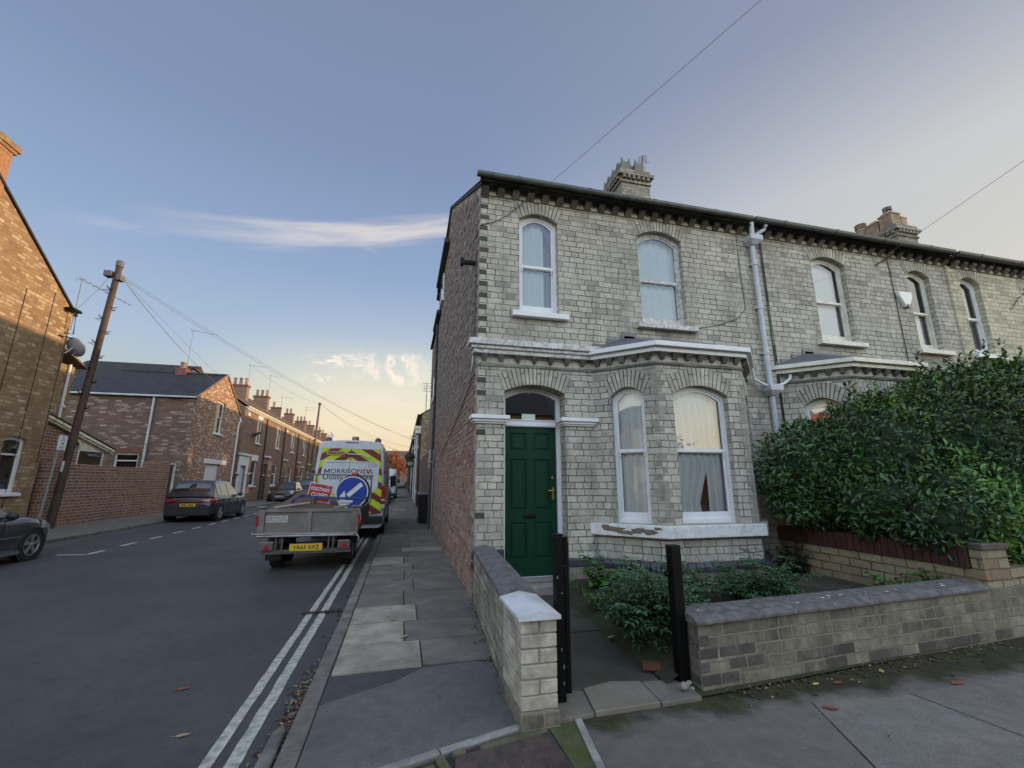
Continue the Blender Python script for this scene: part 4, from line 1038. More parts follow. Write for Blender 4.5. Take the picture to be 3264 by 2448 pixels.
m = MB()
def saddle(mb, x0, x1, y0, y1, z0, z1, z2, dx=0.0):
    xm = (x0+x1)/2
    a = [(x0,z0),(x1,z0),(x1,z1),(xm,z2),(x0,z1)]
    mb.grid([[(x,y0,z) for x,z in a],[(x+dx,y1,z) for x,z in a]], close_v=True); mb.face(*[(x,y0,z) for x,z in a]); mb.face(*[(x+dx,y1,z) for x,z in a])
for (a, b) in ((3.41,4.28),(4.285,5.10),(5.105,5.795)):
    k0 = .157*(a-3.405)/2.395; k1 = .157*(b-3.405)/2.395
    saddle(m, .755+k0, 1.03+k0, a, b-.006, .60, .632, .665, k1-k0)
m.build('coping', COPING, gw, bevel=.006)
m = MB(); saddle(m, .748,1.03,2.87,3.425,.597,.622,.652); m.build('cap_stone', CAP, gw, bevel=.004)

# right front wall with dark coping
rw = root('garden_wall', (4.0,3.15,0), 'long low sooty brick front garden wall with dark stone coping', 'wall')
def skew(mb, x0, x1, y0, th, sl, z0, z1):
    p = [(x0,y0),(x1,y0+sl*(x1-x0)),(x1,y0+th+sl*(x1-x0)),(x0,y0+th)]
    mb.prism(p, z0, z1)
m = MB(); skew(m, 2.135,8.6,3.045,.235,.072,-.05,.437); m.build('brickwork', DIRTY_BRICK, rw)
m = MB(); rr = random.Random(6)
for i in range(16):
    r_ = i//4; x = 2.138+.17*(i%4)+(.08 if r_%2 and i%4 else 0); x1 = x+(.155 if not (r_%2 and i%4 == 0) else .075)+rr.uniform(-.01,.01)
    if x1 < (2.62,2.75,2.66,2.45)[r_] and rr.random() < .9: skew(m, x, x1, 3.0415+.072*(x-2.135), .05, .072, .035+.085*r_, .105+.085*r_)
for r_ in range(4): m.box(2.1315,2.16,3.06,3.15,.035+.085*r_,.105+.085*r_)
for r_ in (0,1):
    x = 2.72+.1*r_
    while x < 8.3:
        l = rr.choice((.12,.24))
        if rr.random() < (.55,.28)[r_]: skew(m, x, x+l-.012, 3.0425+.072*(x-2.135), .05, .072, .012+.086*r_, .088+.086*r_)
        x += l
m.build('dark_stained_bricks', M('soot_stained_brick', (.115,.105,.092), .9, var=.4, vs=9, bmp=.5, bs=40, isl=.45, dirt=(.05,.046,.04), dirt_amt=.6, ds=6), rw, bevel=.006)
m = MB()
xs = [2.105,3.07,3.98,4.78,5.52]
for a, b in zip(xs[:-1], xs[1:]):
    y0 = 3.01+.072*(a-2.105); sl = .072*(b-a)
    pr = lambda x, o: [(x,y0+o,.437),(x,y0+o,.463),(x,y0+o+.05,.487),(x,y0+o+.26,.50),(x,y0+o+.30,.49),(x,y0+o+.30,.437)]
    A0 = pr(a+.003,0); B0 = pr(b-.003,sl); m.grid([A0,B0], close_v=True); m.face(*A0); m.face(*B0)
m.build('coping', COPING, rw, bevel=.006)
m = MB(); rr = random.Random(2)
for i in range(26):
    x = rr.uniform(2.15,5.3); y = 3.06+.072*(x-2.105)+rr.uniform(.02,.2); r = rr.uniform(.006,.018)
    m.blob((x,y,.4905+.04*(y-3.06-.072*(x-2.1))-.002), (r*1.5,r,.002), seed=i, amp=.5, nu=7, nv=4)
m.build('droppings', M('bird_lime', (.55,.55,.5), .9), rw)
# party wall with red soldier course and the neighbour's pillar
pw = root('party_wall', (5.7,4.4,0), 'low yellow brick wall topped with dark red bricks below the laurel hedge', 'wall')
m = MB(); m.box(5.6,5.82,3.435,5.78,-.05,.592); m.build('brickwork', YELLOW_BRICK, pw)
m = MB(); rr = random.Random(8); y = 3.445
while y < 5.74:
    m.box(5.575+rr.uniform(-.004,.004),5.84,y+.004,y+.078,.594,.80+rr.uniform(-.006,.006)); y += .084
m.build('soldier_course', SOLDIER_RED, pw, bevel=.006)
m = MB(); m.box(5.597,5.95,3.334,3.434,-.05,.78); m.build('pillar', YELLOW_BRICK, pw)
m = MB(); m.box(5.585,5.96,3.312,3.442,.782,.845); m.build('pillar_cap', M('brown_stone_cap', (.10,.078,.064), .9, var=.3, vs=7, bmp=.4, bs=30, dirt=(.08,.07,.06), dirt_amt=.5), pw, bevel=.012)
m = MB(); skew(m, 5.955,13,3.36,.20,.072,-.05,.60); m.build('front_run', YELLOW_BRICK, pw)
m = MB(); m.prism([(4.75,5.02),(5.35,5.15),(5.59,5.3),(5.59,4.5),(4.9,4.5)], .1, .22); tag(m.build('garden_step', M('damp_dark_stone', (.075,.065,.055), .85, var=.35, vs=7, bmp=.5, bs=25, dirt=(.04,.045,.02), dirt_amt=.5), None, bevel=.02), 'worn dark stone slab in the corner of the garden beside the bay', 'step')

# gate posts
def post(name, x0, x1, y, z1, label, extra):
    p = root(name, ((x0+x1)/2, y, 0), label, 'gate post', 'black metal gate posts')
    m = MB(); m.box(x0,x1,y,y+(x1-x0),-.05,z1-.012); m.build('shaft', BLACK, p, bevel=.006)
    m = MB(); m.box(x0-.002,x1+.002,y-.002,y+(x1-x0)+.002,z1-.012,z1); m.build('end_cap', BLACK, p, bevel=.004)
    extra(p); return p
def ex1(p):
    m = MB(); m.box(1.15,1.185,3.12,3.155,.06,1.03); m.tube([(1.1675,3.1375,1.03),(1.1675,3.1375,1.06)], .02, 8); m.build('hanging_stile', BLACK, p, bevel=.004)
    m = MB()
    for z in (.22,.86): m.tube([(1.115,3.13,z),(1.17,3.13,z)], .012, 6)
    m.build('hinge', BLACK, p)
    m = MB(); rr = random.Random(1)
    for i in range(5):
        z = rr.uniform(.1,1.0); x = 1.088+rr.uniform(0,.04); m.box(x,x+.004,3.0985,3.0995,z,z+rr.uniform(.01,.03))
    m.build('paint_chips', M('pale_chip', (.35,.36,.36), .7), p)
def ex2(p):
    m = MB(); m.tube([(2.04,3.2,.758),(2.005,3.19,.762)], .015, 8); m.lathe([(.001,0),(.022,.004),(.022,.02),(.001,.024)], (2.012,3.19,.762), (-1,0,0), 10); m.build('latch', BLACK, p)
post('gate_post', 1.076, 1.14, 3.10, 1.082, 'black square gate post with a second thin upright, against the white capped pillar', ex1)
post('gate_post', 2.035, 2.118, 3.15, .968, 'black square gate post with a small latch, at the end of the long sooty wall', ex2)

# ================================================================== PLANTS
def add_leaf(mb, p, d, n, L, W, fold=.25):
    d = d.normalized(); s = d.cross(n)
    if s.length < 1e-3: s = d.orthogonal()
    s.normalize(); n2 = s.cross(d)
    b = p; m1 = p + d*L*.35; m2 = p + d*L*.7; t = p + d*L - n2*L*.12
    w1, w2 = s*W*.5, s*W*.38; up = n2*W*fold
    k = len(mb.v)
    mb.v += [tuple(b), tuple(m1), tuple(m2), tuple(t), tuple(m1+w1+up), tuple(m2+w2+up), tuple(m1-w1+up), tuple(m2-w2+up)]
    for f in ((0,1,4),(1,2,5,4),(2,3,5),(0,6,1),(1,6,7,2),(2,7,3)):
        mb.f.append([k+i for i in f]); mb.mi.append(mb.cur)
def rdir(rr):
    while 1:
        v = Vector((rr.uniform(-1,1),rr.uniform(-1,1),rr.uniform(-1,1)))
        if .05 < v.length < 1: return v.normalized()
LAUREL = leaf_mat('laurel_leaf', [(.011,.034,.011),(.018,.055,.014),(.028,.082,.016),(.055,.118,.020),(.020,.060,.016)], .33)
def in_lumps(p, lumps):
    return any(((p[0]-c[0])/r[0])**2+((p[1]-c[1])/r[1])**2+((p[2]-c[2])/r[2])**2 < 1 for c, r in lumps)
hedge = root('laurel_hedge', (7.4,4.8,.6), 'big glossy dark green laurel hedge bulging over the low party wall', 'hedge')
HL = [((5.75,5.05,1.62),(.98,.55,.66)),((6.45,4.75,1.72),(1.1,.85,.85)),((7.5,4.6,1.85),(1.3,1.0,1.08)),((8.8,4.7,1.9),(1.5,1.1,1.25)),((10.3,4.8,1.9),(1.5,1.1,1.2)),((6.5,4.2,1.15),(.9,.75,.60)),((7.5,3.9,1.15),(1.1,.75,.72)),((8.7,3.9,1.3),(1.2,.8,.9)),((5.65,5.1,1.30),(.75,.5,.45)),((6.75,3.75,.93),(1.15,.50,.44)),((8.1,3.60,.92),(1.3,.5,.52)),((7.3,3.62,.80),(.8,.42,.36)),((9.6,3.9,1.4),(1.2,.7,.9)),((9.3,4.5,2.42),(1.6,.9,.82)),((5.78,4.35,1.16),(.50,.60,.40)),((5.85,3.75,1.02),(.50,.42,.36)),((7.9,4.5,2.35),(1.0,.8,.72))]
m = MB(); rr = random.Random(21)
cnt = 0
while cnt < 30000:
    i = rr.choices(range(len(HL)), [r[0]*r[1]+r[0]*r[2] for c, r in HL])[0]; c, r = HL[i]
    d = rdir(rr)
    if d.y > .55 and rr.random() < .85: continue
    q = rr.uniform(.80,1.03) * (1+.17*noise.noise(d*2.6+Vector((i*7,0,0))))
    p = Vector((c[0]+d.x*r[0]*q, c[1]+d.y*r[1]*q, c[2]+d.z*r[2]*q))
    if p.y > 5.72 or p.z < .64 or p.x > 11 or (p.y < 3.28) or (p.x < 5.9 and p.y < 4.3 and p.z < .70): continue
    if in_lumps(p, [(cc, (a*.80,b*.80,e*.80)) for k, (cc, (a,b,e)) in enumerate(HL) if k != i]): continue
    out = d + Vector((0,0,.35)); dirn = (d*.55 + rdir(rr)*.8 + Vector((0,0,.18 if d.z > .3 else -.12)))
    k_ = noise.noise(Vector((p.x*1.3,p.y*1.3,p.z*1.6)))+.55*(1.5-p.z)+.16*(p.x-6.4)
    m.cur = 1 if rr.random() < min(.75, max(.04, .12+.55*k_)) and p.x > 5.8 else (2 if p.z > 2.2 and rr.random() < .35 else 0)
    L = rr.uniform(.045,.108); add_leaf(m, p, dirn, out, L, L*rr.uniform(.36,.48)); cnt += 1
# upright shoots along the crown
for k in range(90):
    i = rr.choice((0,1,1,2,2,3,12,13,13,13)); m.cur = rr.choice((0,1,2,2)); c, r = HL[i]
    a = rr.uniform(-.75,.75); b = rr.uniform(-.8,.2)
    z = c[2]+r[2]*math.sqrt(max(.05,1-a*a-b*b)); p = Vector((c[0]+a*r[0], c[1]+b*r[1], z-.08)); h = rr.uniform(.10,.30) if rr.random() < .7 else rr.uniform(.3,.52)
    n = int(h/.035)+3
    for j in range(n):
        q = p + Vector((.05*math.sin(j),.03*math.cos(j*1.7),h*j/n)); ang = j*2.4
        L = rr.uniform(.09,.15)*(1-.3*j/n); add_leaf(m, q, Vector((math.cos(ang),math.sin(ang),.55+.5*j/n)), Vector((0,0,1)), L, L*.42)
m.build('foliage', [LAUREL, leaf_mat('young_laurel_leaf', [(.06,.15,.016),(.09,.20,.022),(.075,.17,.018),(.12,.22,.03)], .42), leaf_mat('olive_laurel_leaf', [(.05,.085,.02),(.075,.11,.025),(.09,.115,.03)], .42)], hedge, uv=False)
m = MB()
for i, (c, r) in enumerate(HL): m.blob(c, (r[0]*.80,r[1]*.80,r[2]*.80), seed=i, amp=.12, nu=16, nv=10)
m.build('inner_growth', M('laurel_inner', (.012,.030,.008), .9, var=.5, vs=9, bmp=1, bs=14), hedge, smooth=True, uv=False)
m = MB(); rr = random.Random(5)
for i in range(12):
    x = 6.0+.38*i; m.tube([(x,4.9,.25),(x+rr.uniform(-.15,.15),4.8,.8),(x+rr.uniform(-.3,.3),4.7,1.5)], .03, 6, r1=.015)
m.build('stem', M('laurel_bark', (.05,.04,.03), .9), hedge, uv=False)

WEED = leaf_mat('weed_leaf', [(.035,.080,.036),(.052,.112,.050),(.070,.140,.062),(.042,.095,.048)], .55, .35)
WEEDB = leaf_mat('bright_weed_leaf', [(.035,.10,.018),(.05,.14,.022),(.03,.085,.02)], .5, .35)
FERN = leaf_mat('soft_herb_leaf', [(.04,.09,.042),(.055,.115,.052),(.065,.13,.062)], .6, .3)
IVY = leaf_mat('dark_ivy_leaf', [(.008,.016,.010),(.012,.024,.014),(.016,.03,.015)], .5)
STEM = M('green_stem', (.05,.06,.025), .8)
def bush(name, label, cat, c, rad_, h, n, leaf, mat, seed, stems=9, compound=True, group=None, droop=.2, lean=(0,0)):
    rr = random.Random(seed); o = root(name, (c[0],c[1],c[2]), label, cat, group)
    mf = MB(); ms = MB()
    for s in range(stems):
        a = rr.uniform(0,6.283); q = math.sqrt(rr.random()); hh = h*(rr.uniform(.5,1.0) if rr.random() < .75 else rr.uniform(1.0,1.4))*(1-.35*q)
        top = Vector((c[0]+math.cos(a)*rad_[0]*q+lean[0]*hh, c[1]+math.sin(a)*rad_[1]*q+lean[1]*hh, c[2]+hh)); base = Vector((c[0]+math.cos(a)*rad_[0]*q*.25, c[1]+math.sin(a)*rad_[1]*q*.25, c[2]-.03))
        mid = base.lerp(top,.55)+Vector((0,0,.12*hh)); ms.tube([base,mid,top], .006, 4, r1=.003)
        k = max(3, n//stems)
        for j in range(k):
            f = .18+.82*(j+rr.random())/k; p = base.lerp(mid, f/.55) if f < .55 else mid.lerp(top,(f-.55)/.45)
            ang = rr.uniform(0,6.283); d = Vector((math.cos(ang),math.sin(ang),rr.uniform(-.2,.5)-droop))
            L = leaf*rr.uniform(.7,1.25)
            if compound:
                rl = L*2.6; 
                for t in range(3):
                    pp = p + d.normalized()*rl*(.3+.3*t); side = d.cross(Vector((0,0,1))).normalized()
                    for sg in (-1,1): add_leaf(mf, pp, d*.5+side*sg, Vector((0,0,1))+rdir(rr)*.3, L, L*.45)
                add_leaf(mf, p+d.normalized()*rl*.95, d, Vector((0,0,1))+rdir(rr)*.3, L*1.1, L*.5)
            else: add_leaf(mf, p, d, Vector((0,0,1))+rdir(rr)*.4, L, L*.8, .1)
    mf.build('foliage', mat, o, uv=False); ms.build('stem', STEM, o, uv=False); return o
bush('garden_shrub', 'bushy green shrub with divided leaves spilling over the path between the gate posts', 'shrub', (2.22,3.80,.10), (.42,.48), .66, 620, .060, WEED, 31, 34, lean=(-.10,-.22))
bush('garden_shrub', 'feathery grey green shrub growing against the plinth of the bay', 'shrub', (2.85,4.40,.16), (.45,.40), .50, 520, .048, FERN, 32, 30)
bush('garden_shrub', 'soft pale green plant behind the right gate post below the bay', 'shrub', (3.85,4.35,.16), (.65,.40), .46, 620, .046, FERN, 33, 36)
bush('broad_leaved_weed', 'bright green broad leaved weed beside the porch pier', 'weed', (2.42,5.30,.14), (.30,.22), .46, 200, .085, WEEDB, 34, 14, compound=False)
bush('broad_leaved_weed', 'low green weed at the edge of the path below the porch pier', 'weed', (2.22,4.75,.08), (.26,.42), .26, 300, .055, WEEDB, 35, 18, compound=False)
bush('broad_leaved_weed', 'larger dark green leafy weed behind the coping beside the yellow brick wall', 'weed', (5.0,3.72,.30), (.34,.22), .26, 140, .075, WEEDB, 36, 16, compound=False)
bush('broad_leaved_weed', 'smaller dark green weed near the neighbour\'s pillar end of the coping', 'weed', (5.44,3.68,.32), (.12,.14), .22, 60, .07, WEEDB, 37, 8, compound=False)
bush('ivy', 'dark withered ivy round the foot of the grey downpipe', 'ivy', (5.42,5.35,.15), (.28,.25), .62, 220, .07, IVY, 38, 16, compound=False)
m = MB(); rr = random.Random(40)
for i in range(1500):
    x = rr.uniform(2.0,5.5); y = 3.33+.072*(x-2.1)+abs(rr.gauss(0,.30)) if x > 2.3 else rr.uniform(3.5,5.6)
    if x > 3.4 and y > 4.9: continue
    h = rr.uniform(.03,.10); a = rr.uniform(0,6.28); p = Vector((x,y,.15+.04*min(1,(y-3.2)/1.2))); q = p+Vector((math.cos(a)*h*.6,math.sin(a)*h*.6,h)); s = Vector((-math.sin(a),math.cos(a),0))*.006
    m.face(p-s,p+s,q)
o = m.build('ground_cover', leaf_mat('grass_blade', [(.03,.06,.012),(.05,.085,.018),(.06,.075,.02)], .7), None, uv=False); tag(o, 'patchy low grass and seedlings on the garden soil', 'grass', kind='stuff')
# fallen leaves and litter
LEAFM = [M('russet_leaf', (.20,.07,.04), .8, var=.4, vs=20), M('tan_leaf', (.32,.24,.14), .8, var=.3, vs=20), M('yellow_leaf', (.42,.38,.14), .8, var=.3, vs=20)]
def fallen(x, y, z, s, ang, mi, label):
    rr = random.Random(int(x*1000+y*77)); pts = [(-1,0,.1),(-.5,.42,.25),(.1,.5,.12),(.55,.28,.2),(1,0,.35),(.6,-.3,.15),(0,-.48,.3),(-.55,-.36,.1)]
    c, sn = math.cos(ang), math.sin(ang); mb = MB()
    P = [(x+(a*c-b*sn)*s, y+(a*sn+b*c)*s, z+.004+h*s*.35) for a, b, h in pts]; ctr = (x,y,z+.003)
    for i in range(8): mb.face(P[i], P[(i+1)%8], ctr)
    mb.extr([(x-s,y,z+.004),(x-s*1.5*c,y-s*.5*sn,z+.006),(x-s*1.5*c,y-s*.5*sn+.002,z+.008)], (0,.002,0))
    tag(mb.build('fallen_leaf', LEAFM[mi], None), label, 'leaf', 'fallen leaves')
fallen(-1.52,4.20,RZ,.055,.3,0,'russet fallen leaf lying alone on the asphalt')
fallen(-1.23,3.49,RZ,.042,.15,1,'pale tan fallen leaf on the asphalt nearest the camera')
fallen(.10,4.70,.004,.05,.8,1,'curled tan leaf on the pale flagstone nearer the kerb')
fallen(-.02,5.28,.004,.045,2.1,1,'torn tan leaf on the joint between two pale flagstones')
fallen(3.02,2.96,.0,.035,.3,2,'yellow leaf lying on the moss below the sooty wall')
fallen(3.72,3.02,.0,.035,.9,2,'pale yellow leaf against the foot of the sooty wall')
fallen(3.20,2.94,.0,.04,.1,0,'brown leaf beside the yellow leaf on the moss')
fallen(4.05,2.72,.0,.06,.0,0,'reddish leaf on the concrete flag at the right')
fallen(2.80,2.66,.0,.05,2.6,0,'dark brown leaf at the crack in the front footpath')
fallen(1.93,4.05,.06,.05,.4,1,'tan leaf at the edge of the damp garden path')
def scatter(name, label, n, area, mats, seed, s0, s1):
    rr = random.Random(seed); mb = MB()
    for i in range(n):
        x, y, z = area(rr); s = rr.uniform(s0,s1); a = rr.uniform(0,6.28); mb.cur = rr.randrange(len(mats))
        c, sn = math.cos(a)*s, math.sin(a)*s
        mb.face((x-c,y-sn,z+.002),(x+sn*.4,y-c*.4,z+.004+s*.3),(x+c,y+sn,z+.003),(x-sn*.4,y+c*.4,z+.006+s*.2))
    tag(mb.build(name, mats, None, uv=False), label, 'leaf litter', kind='stuff')
DB = [M('brown_litter', (.10,.06,.035), .9, var=.5, vs=30), M('grey_litter', (.16,.14,.11), .9, var=.4, vs=30), LEAFM[0], LEAFM[1], M('black_litter', (.03,.025,.02), .9)]
scatter('leaf_litter', 'brown leaf litter gathered in the gutter along the kerb', 420, lambda r: (-.60-abs(r.gauss(0,.05)), r.choice([r.gauss(3.7,.35),r.gauss(3.7,.3),r.uniform(3,14)]), RZ+.004), DB, 51, .008,.028)
scatter('leaf_litter', 'dry twigs and leaf litter along the foot of the left garden wall', 420, lambda r: (lambda y: (.80+.065*(y-3)-abs(r.gauss(0,.06)), y, .004))(r.choice([r.gauss(4.9,.6),r.uniform(3.1,9)])), DB, 52, .006,.022)
scatter('leaf_litter', 'dark twigs and small debris along the moss below the sooty wall', 170, lambda r: (lambda x: (x, 3.03+.072*(x-2.1)-abs(r.gauss(0,.09)), .006))(r.uniform(2.2,5.4)), DB, 53, .006,.022)
scatter('road_debris', 'streak of muddy debris across the double lines', 150, lambda r: (r.uniform(-1.05,-.62), 6.05+r.gauss(0,.025), RZ+.006), [DB[0],DB[4]], 54, .01,.03)
scatter('path_litter', 'specks of litter on the tarmac and garden path', 60, lambda r: r.choice([(r.uniform(-.4,.7),r.uniform(2.9,8),.004),(r.uniform(1.2,1.95),r.uniform(3.3,5.5),.064),(r.uniform(1.3,5),r.uniform(1.9,2.8),.004)]), DB, 55, .004,.014)
# ================================================================== LEFT SIDE OF THE STREET
XL = -11.0
PL = Plane((XL,0), (0,1), (1,0))     # u = y, outward = +x
def simple_window(pl, op, parent, name='window', frame=None, bars=('mid',), recess=.08, sill=True, fill=None, glass=None, sw=.09):
    f = sash(pl, op, parent, recess=recess, fw=.06, frame=frame or WHITE, sill=sill, sillw=sw, glass=glass or DGLASS, top_light=True, meet=None if 'mid' in bars else op[2]+(op[4]-op[2])*.68, name=name)
    if fill:
        mb = MB(); pl.box(mb, op[0]+.03, op[1]-.03, -.26, -.25, op[2]+fill[1], op[4]-.02); mb.build('curtain', fill[0], f)
    return f
DARKROOM = M('black_interior', (.012,.012,.012), .9)
# ---- nearest house: big gable towards the street
nh = root('brown_brick_house', (-15,12.7,0), 'tall brown brick corner house at the left edge, its gable lit orange near the top', 'house', 'red and brown brick houses on the far side')
wop = (15.50,16.28,1.13,2.66,2.73)
gz = lambda y: 9.86 - abs(y-12.7)*.69
m = MB(); wall(m, PL, 8.5, 12.7, -.1, 9.9, [], .1, top=gz); wall(m, PL, 12.7, 16.9, -.1, 9.9, [wop], .1, top=gz)
m.face((XL,16.9,-.1),(-18,16.9,-.1),(-18,16.9,6.95),(XL,16.9,6.95)); m.face((XL,8.5,-.1),(-18,8.5,-.1),(-18,8.5,6.95),(XL,8.5,6.95)); m.face((-18,8.5,0),(-18,16.9,0),(-18,16.9,6.95),(-18,12.7,9.86),(-18,8.5,6.95))
m.build('wall', BROWN_BRICK, nh)
m = MB()
for s in (-1,1):
    y1 = 12.7+s*4.35; z1 = 9.86-4.35*.69
    m.extr([(XL+.05,12.7,9.90),(-18.1,12.7,9.90),(-18.1,y1,z1+.03),(XL+.05,y1,z1+.03)], (0,0,.07))
m.build('roof', SLATE, nh)
f = simple_window(PL, wop, nh, bars=(), fill=(M('net_curtain', (.30,.32,.27), .9), .02)); backing(PL, wop, .8, nh, DARKROOM).build('room', DARKROOM, f, uv=False)
c = MB(); c.box(-11.75,XL+.012,11.9,13.5,9.0,10.35); chm = c.build('chimney', brick('orange_brick_stack', (.26,.11,.06),(.33,.16,.08),(.30,.23,.16), soot_amt=.3, bh=.088), nh)
c = MB(); c.box(-11.8,XL+.05,11.85,13.58,10.35,10.45); c.box(-11.85,XL+.09,11.8,13.64,10.45,10.62); c.build('chimney_head', BROWN_BRICK, chm, bevel=.01)
m = MB()
for pts in ([(XL+.012,15.95,.0),(XL+.012,16.0,7.3)], [(XL+.012,14.95,2.9),(XL+.012,14.98,7.0)], [(XL+.012,16.82,2.0),(XL+.012,16.83,6.4)]): m.tube(pts, .009, 5)
build_each(m, 'wall_cable', CABLE, nh, uv=False)
# rear wing behind the gable
m = MB(); WX = -13.0
m.box(-17.5,WX,16.95,20.73,-.1,5.92); wg = m.build('rear_wing', BROWN_BRICK, nh)
m = MB(); m.extr([(-17.6,16.95,7.4),(-17.6,21.0,6.0),(-17.6,21.05,5.93),(-17.6,16.95,7.28)], (4.85,0,0)); m.build('wing_roof', M('wing_roof_edge', (.16,.13,.10), .8), wg)
m = MB(); m.tube([(WX+.06,20.35,5.95),(WX+.06,20.35,.2)], .05, 8); m.tube([(WX+.06,20.5,4.3),(WX+.06,20.3,4.3)],.06,8); m.build('drainpipe', WHITE, wg)
# lean-to with white boarding behind the yard wall
m = MB(); x0 = -12.0
lt = root('lean_to', (-12.8,20,0), 'white boarded lean-to with a sloping fascia rising above the red yard wall', 'lean-to')
zr = lambda y: 3.62 - (y-18.45)*.245
m.extr([(x0,16.95,0),(x0,20.2,0),(x0,20.2,2.6),(x0,19.85,3.05),(x0,18.4,3.45),(x0,16.95,3.8)], (-1.5,0,0)); m.build('wall', WALL_RED, lt)
m = MB(); m.extr([(x0+.01,19.8,3.2),(x0+.01,20.22,2.82),(x0+.01,20.22,2.66),(x0+.01,21.72,2.66),(x0+.01,21.72,2.78),(x0+.01,19.8,3.27)], (-.06,0,0))
for k in range(4): m.box(x0+.01,x0+.022,20.2,21.5-.35*k,2.68+.12*k,2.78+.12*k)
m.build('boarding', CREAM, lt)
m = MB()
for (o_, h_, dz) in ((.18,.10,.0),(.13,.07,-.10)):
    m.extr([(x0-.2,16.95,zr(16.95)+dz),(x0-.2,22.05,zr(22.05)+dz),(x0-.2,22.05,zr(22.05)+dz-h_),(x0-.2,16.95,zr(16.95)+dz-h_)], (.2+o_,0,0))
m.build('fascia', CREAM, lt, bevel=.008)
m = MB(); m.extr([(-13.2,16.95,zr(16.95)+.02),(-13.2,22.1,zr(22.1)+.02),(-13.2,22.1,zr(22.1)+.06),(-13.2,16.95,zr(16.95)+.06)], (1.4,0,0)); m.build('roof', SLATE, lt)
PLT = Plane((x0,0),(0,1),(1,0)); op = (20.22,21.72,2.02,2.66,2.66)
m = MB(); frame_ring(m, PLT, op, 0, .06, .07, .0, .06); f = m.build('window', WHITE, lt, bevel=.004)
m = MB(); panef(m, PLT, ring_pts(op,.05,.06), -.03); m.build('pane', DGLASS, f, uv=False)
m = MB(); m.box(x0-1.2,x0-1.0,20.2,21.8,1.0,2.7); m.build('room', M('grey_room', (.15,.15,.14), .9), lt); m = MB(); m.box(x0-1.3,x0-.05,21.66,21.72,0,2.7); m.build('end_wall', CREAM, lt)
# yard wall with gate
yw = root('yard_wall', (XL,21,0), 'weathered red brick yard wall along the far pavement behind the telegraph pole', 'wall')
m = MB()
tops = [(17.3,2.10),(18.6,2.05),(20.5,2.02),(22.3,2.03),(23.0,2.10),(23.05,2.30),(24.78,2.38)]
for (a, za), (b, zb) in zip(tops[:-1], tops[1:]):
    if b-a > .1: m.hexa([(XL-.24,a,-.1),(XL,a,-.1),(XL,b,-.1),(XL-.24,b,-.1),(XL-.24,a,za),(XL,a,za),(XL,b,zb),(XL-.24,b,zb)])
m.build('brickwork', WALL_RED, yw, bevel=.02)
m = MB(); m.box(XL-.26,XL+.02,24.75,24.98,-.1,2.42); m.build('gate_jamb', WALL_RED, yw)
gt = root('yard_gate', (XL-.1,25.5,0), 'dark plank yard gate in a pale frame at the end of the red yard wall', 'gate')
m = MB()
for i in range(8): m.box(XL-.26,XL-.22,25.02+.1*i,25.112+.1*i,0.0,2.25)
m.build('planks', M('dark_gate_boards', (.035,.035,.04), .8, var=.3), gt, bevel=.004)
m = MB(); m.box(XL-.28,XL-.15,25.83,25.92,0,2.28); m.box(XL-.28,XL-.15,24.98,25.92,2.26,2.34); m.build('frame', CREAM, gt, bevel=.005)

# ---- second house, hipped slate roof
h2l = root('hipped_roof_house', (-14.5,30,0), 'brick house with a dark hipped slate roof and a white shutter facing the street', 'house', 'red and brown brick houses on the far side')
Y0, Y1, YR, ZR, ZE = 26.65, 33.2, 30.25, 7.90, 5.92
g2 = lambda y: ZE + (ZR-ZE)*((y-Y0)/(YR-Y0) if y < YR else (Y1-y)/(Y1-YR))
win = (29.35,30.62,4.27,6.2,6.24); gar = (28.95,31.0,-.05,2.45,2.45)
m = MB(); wall(m, PL, Y0, YR, -.1, 8, [], .1, top=g2) if False else None
wall(m, PL, Y0, Y1, 2.72, 8, [win], .16, top=g2); wall(m, PL, Y0, Y1, -.1, 2.72, [gar], .16)
m.build('front_wall', H2_FRONT, h2l)
# wall() gives a straight head over the window opening only, so the gable is topped by a triangle
PS = Plane((-20,Y0), (1,0), (0,-1))
so = (5.72,6.78,2.05,2.88,2.88)
m = MB(); wall(m, PS, 0, 9.0, -.1, ZE, [so], .12); m.face((-20,Y0,0),(-20,Y1,0),(-20,Y1,ZE),(-20,Y0,ZE)); m.face((-20,Y1,0),(XL,Y1,0),(XL,Y1,ZE),(-20,Y1,ZE)); m.build('side_wall', H2_SIDE, h2l)
m = MB(); PS.box(m, 5.62,6.88,.0,.006,2.885,3.13); m.build('red_lintel', REDQ, h2l)
m = MB(); m.face((XL+.06,Y0-.16,ZE-.03),(-20.1,Y0-.16,ZE-.03),(-16.6,YR,ZR+.05),(XL+.06,YR,ZR+.05)); m.face((XL+.06,Y1+.15,ZE-.03),(-20.1,Y1+.15,ZE-.03),(-16.6,YR,ZR+.05),(XL+.06,YR,ZR+.05)); m.face((-20.1,Y0-.16,ZE-.03),(-20.1,Y1+.15,ZE-.03),(-16.6,YR,ZR+.05)); m.build('roof', SLATE, h2l)
m = MB(); m.tube([(XL+.02,YR,ZR+.07),(-16.6,YR,ZR+.07)], .08, 6); m.build('ridge_tiles', SLATE, h2l, smooth=True)
m = MB()
for s in (-1,1): m.extr([(XL-.02,YR,ZR+.02),(XL-.02,(Y0-.05 if s < 0 else Y1+.05),ZE-.06),(XL-.02,(Y0-.05 if s < 0 else Y1+.05),ZE+.05),(XL-.02,YR,ZR+.14)], (.10,0,0))
m.build('verge', M('pink_verge', (.25,.15,.11), .85, var=.3), h2l, bevel=.01)
m = MB(); m.box(-20.1,XL+.06,Y0-.24,Y0-.14,ZE-.09,ZE+.0); m.build('gutter', PIPE, h2l, bevel=.02)
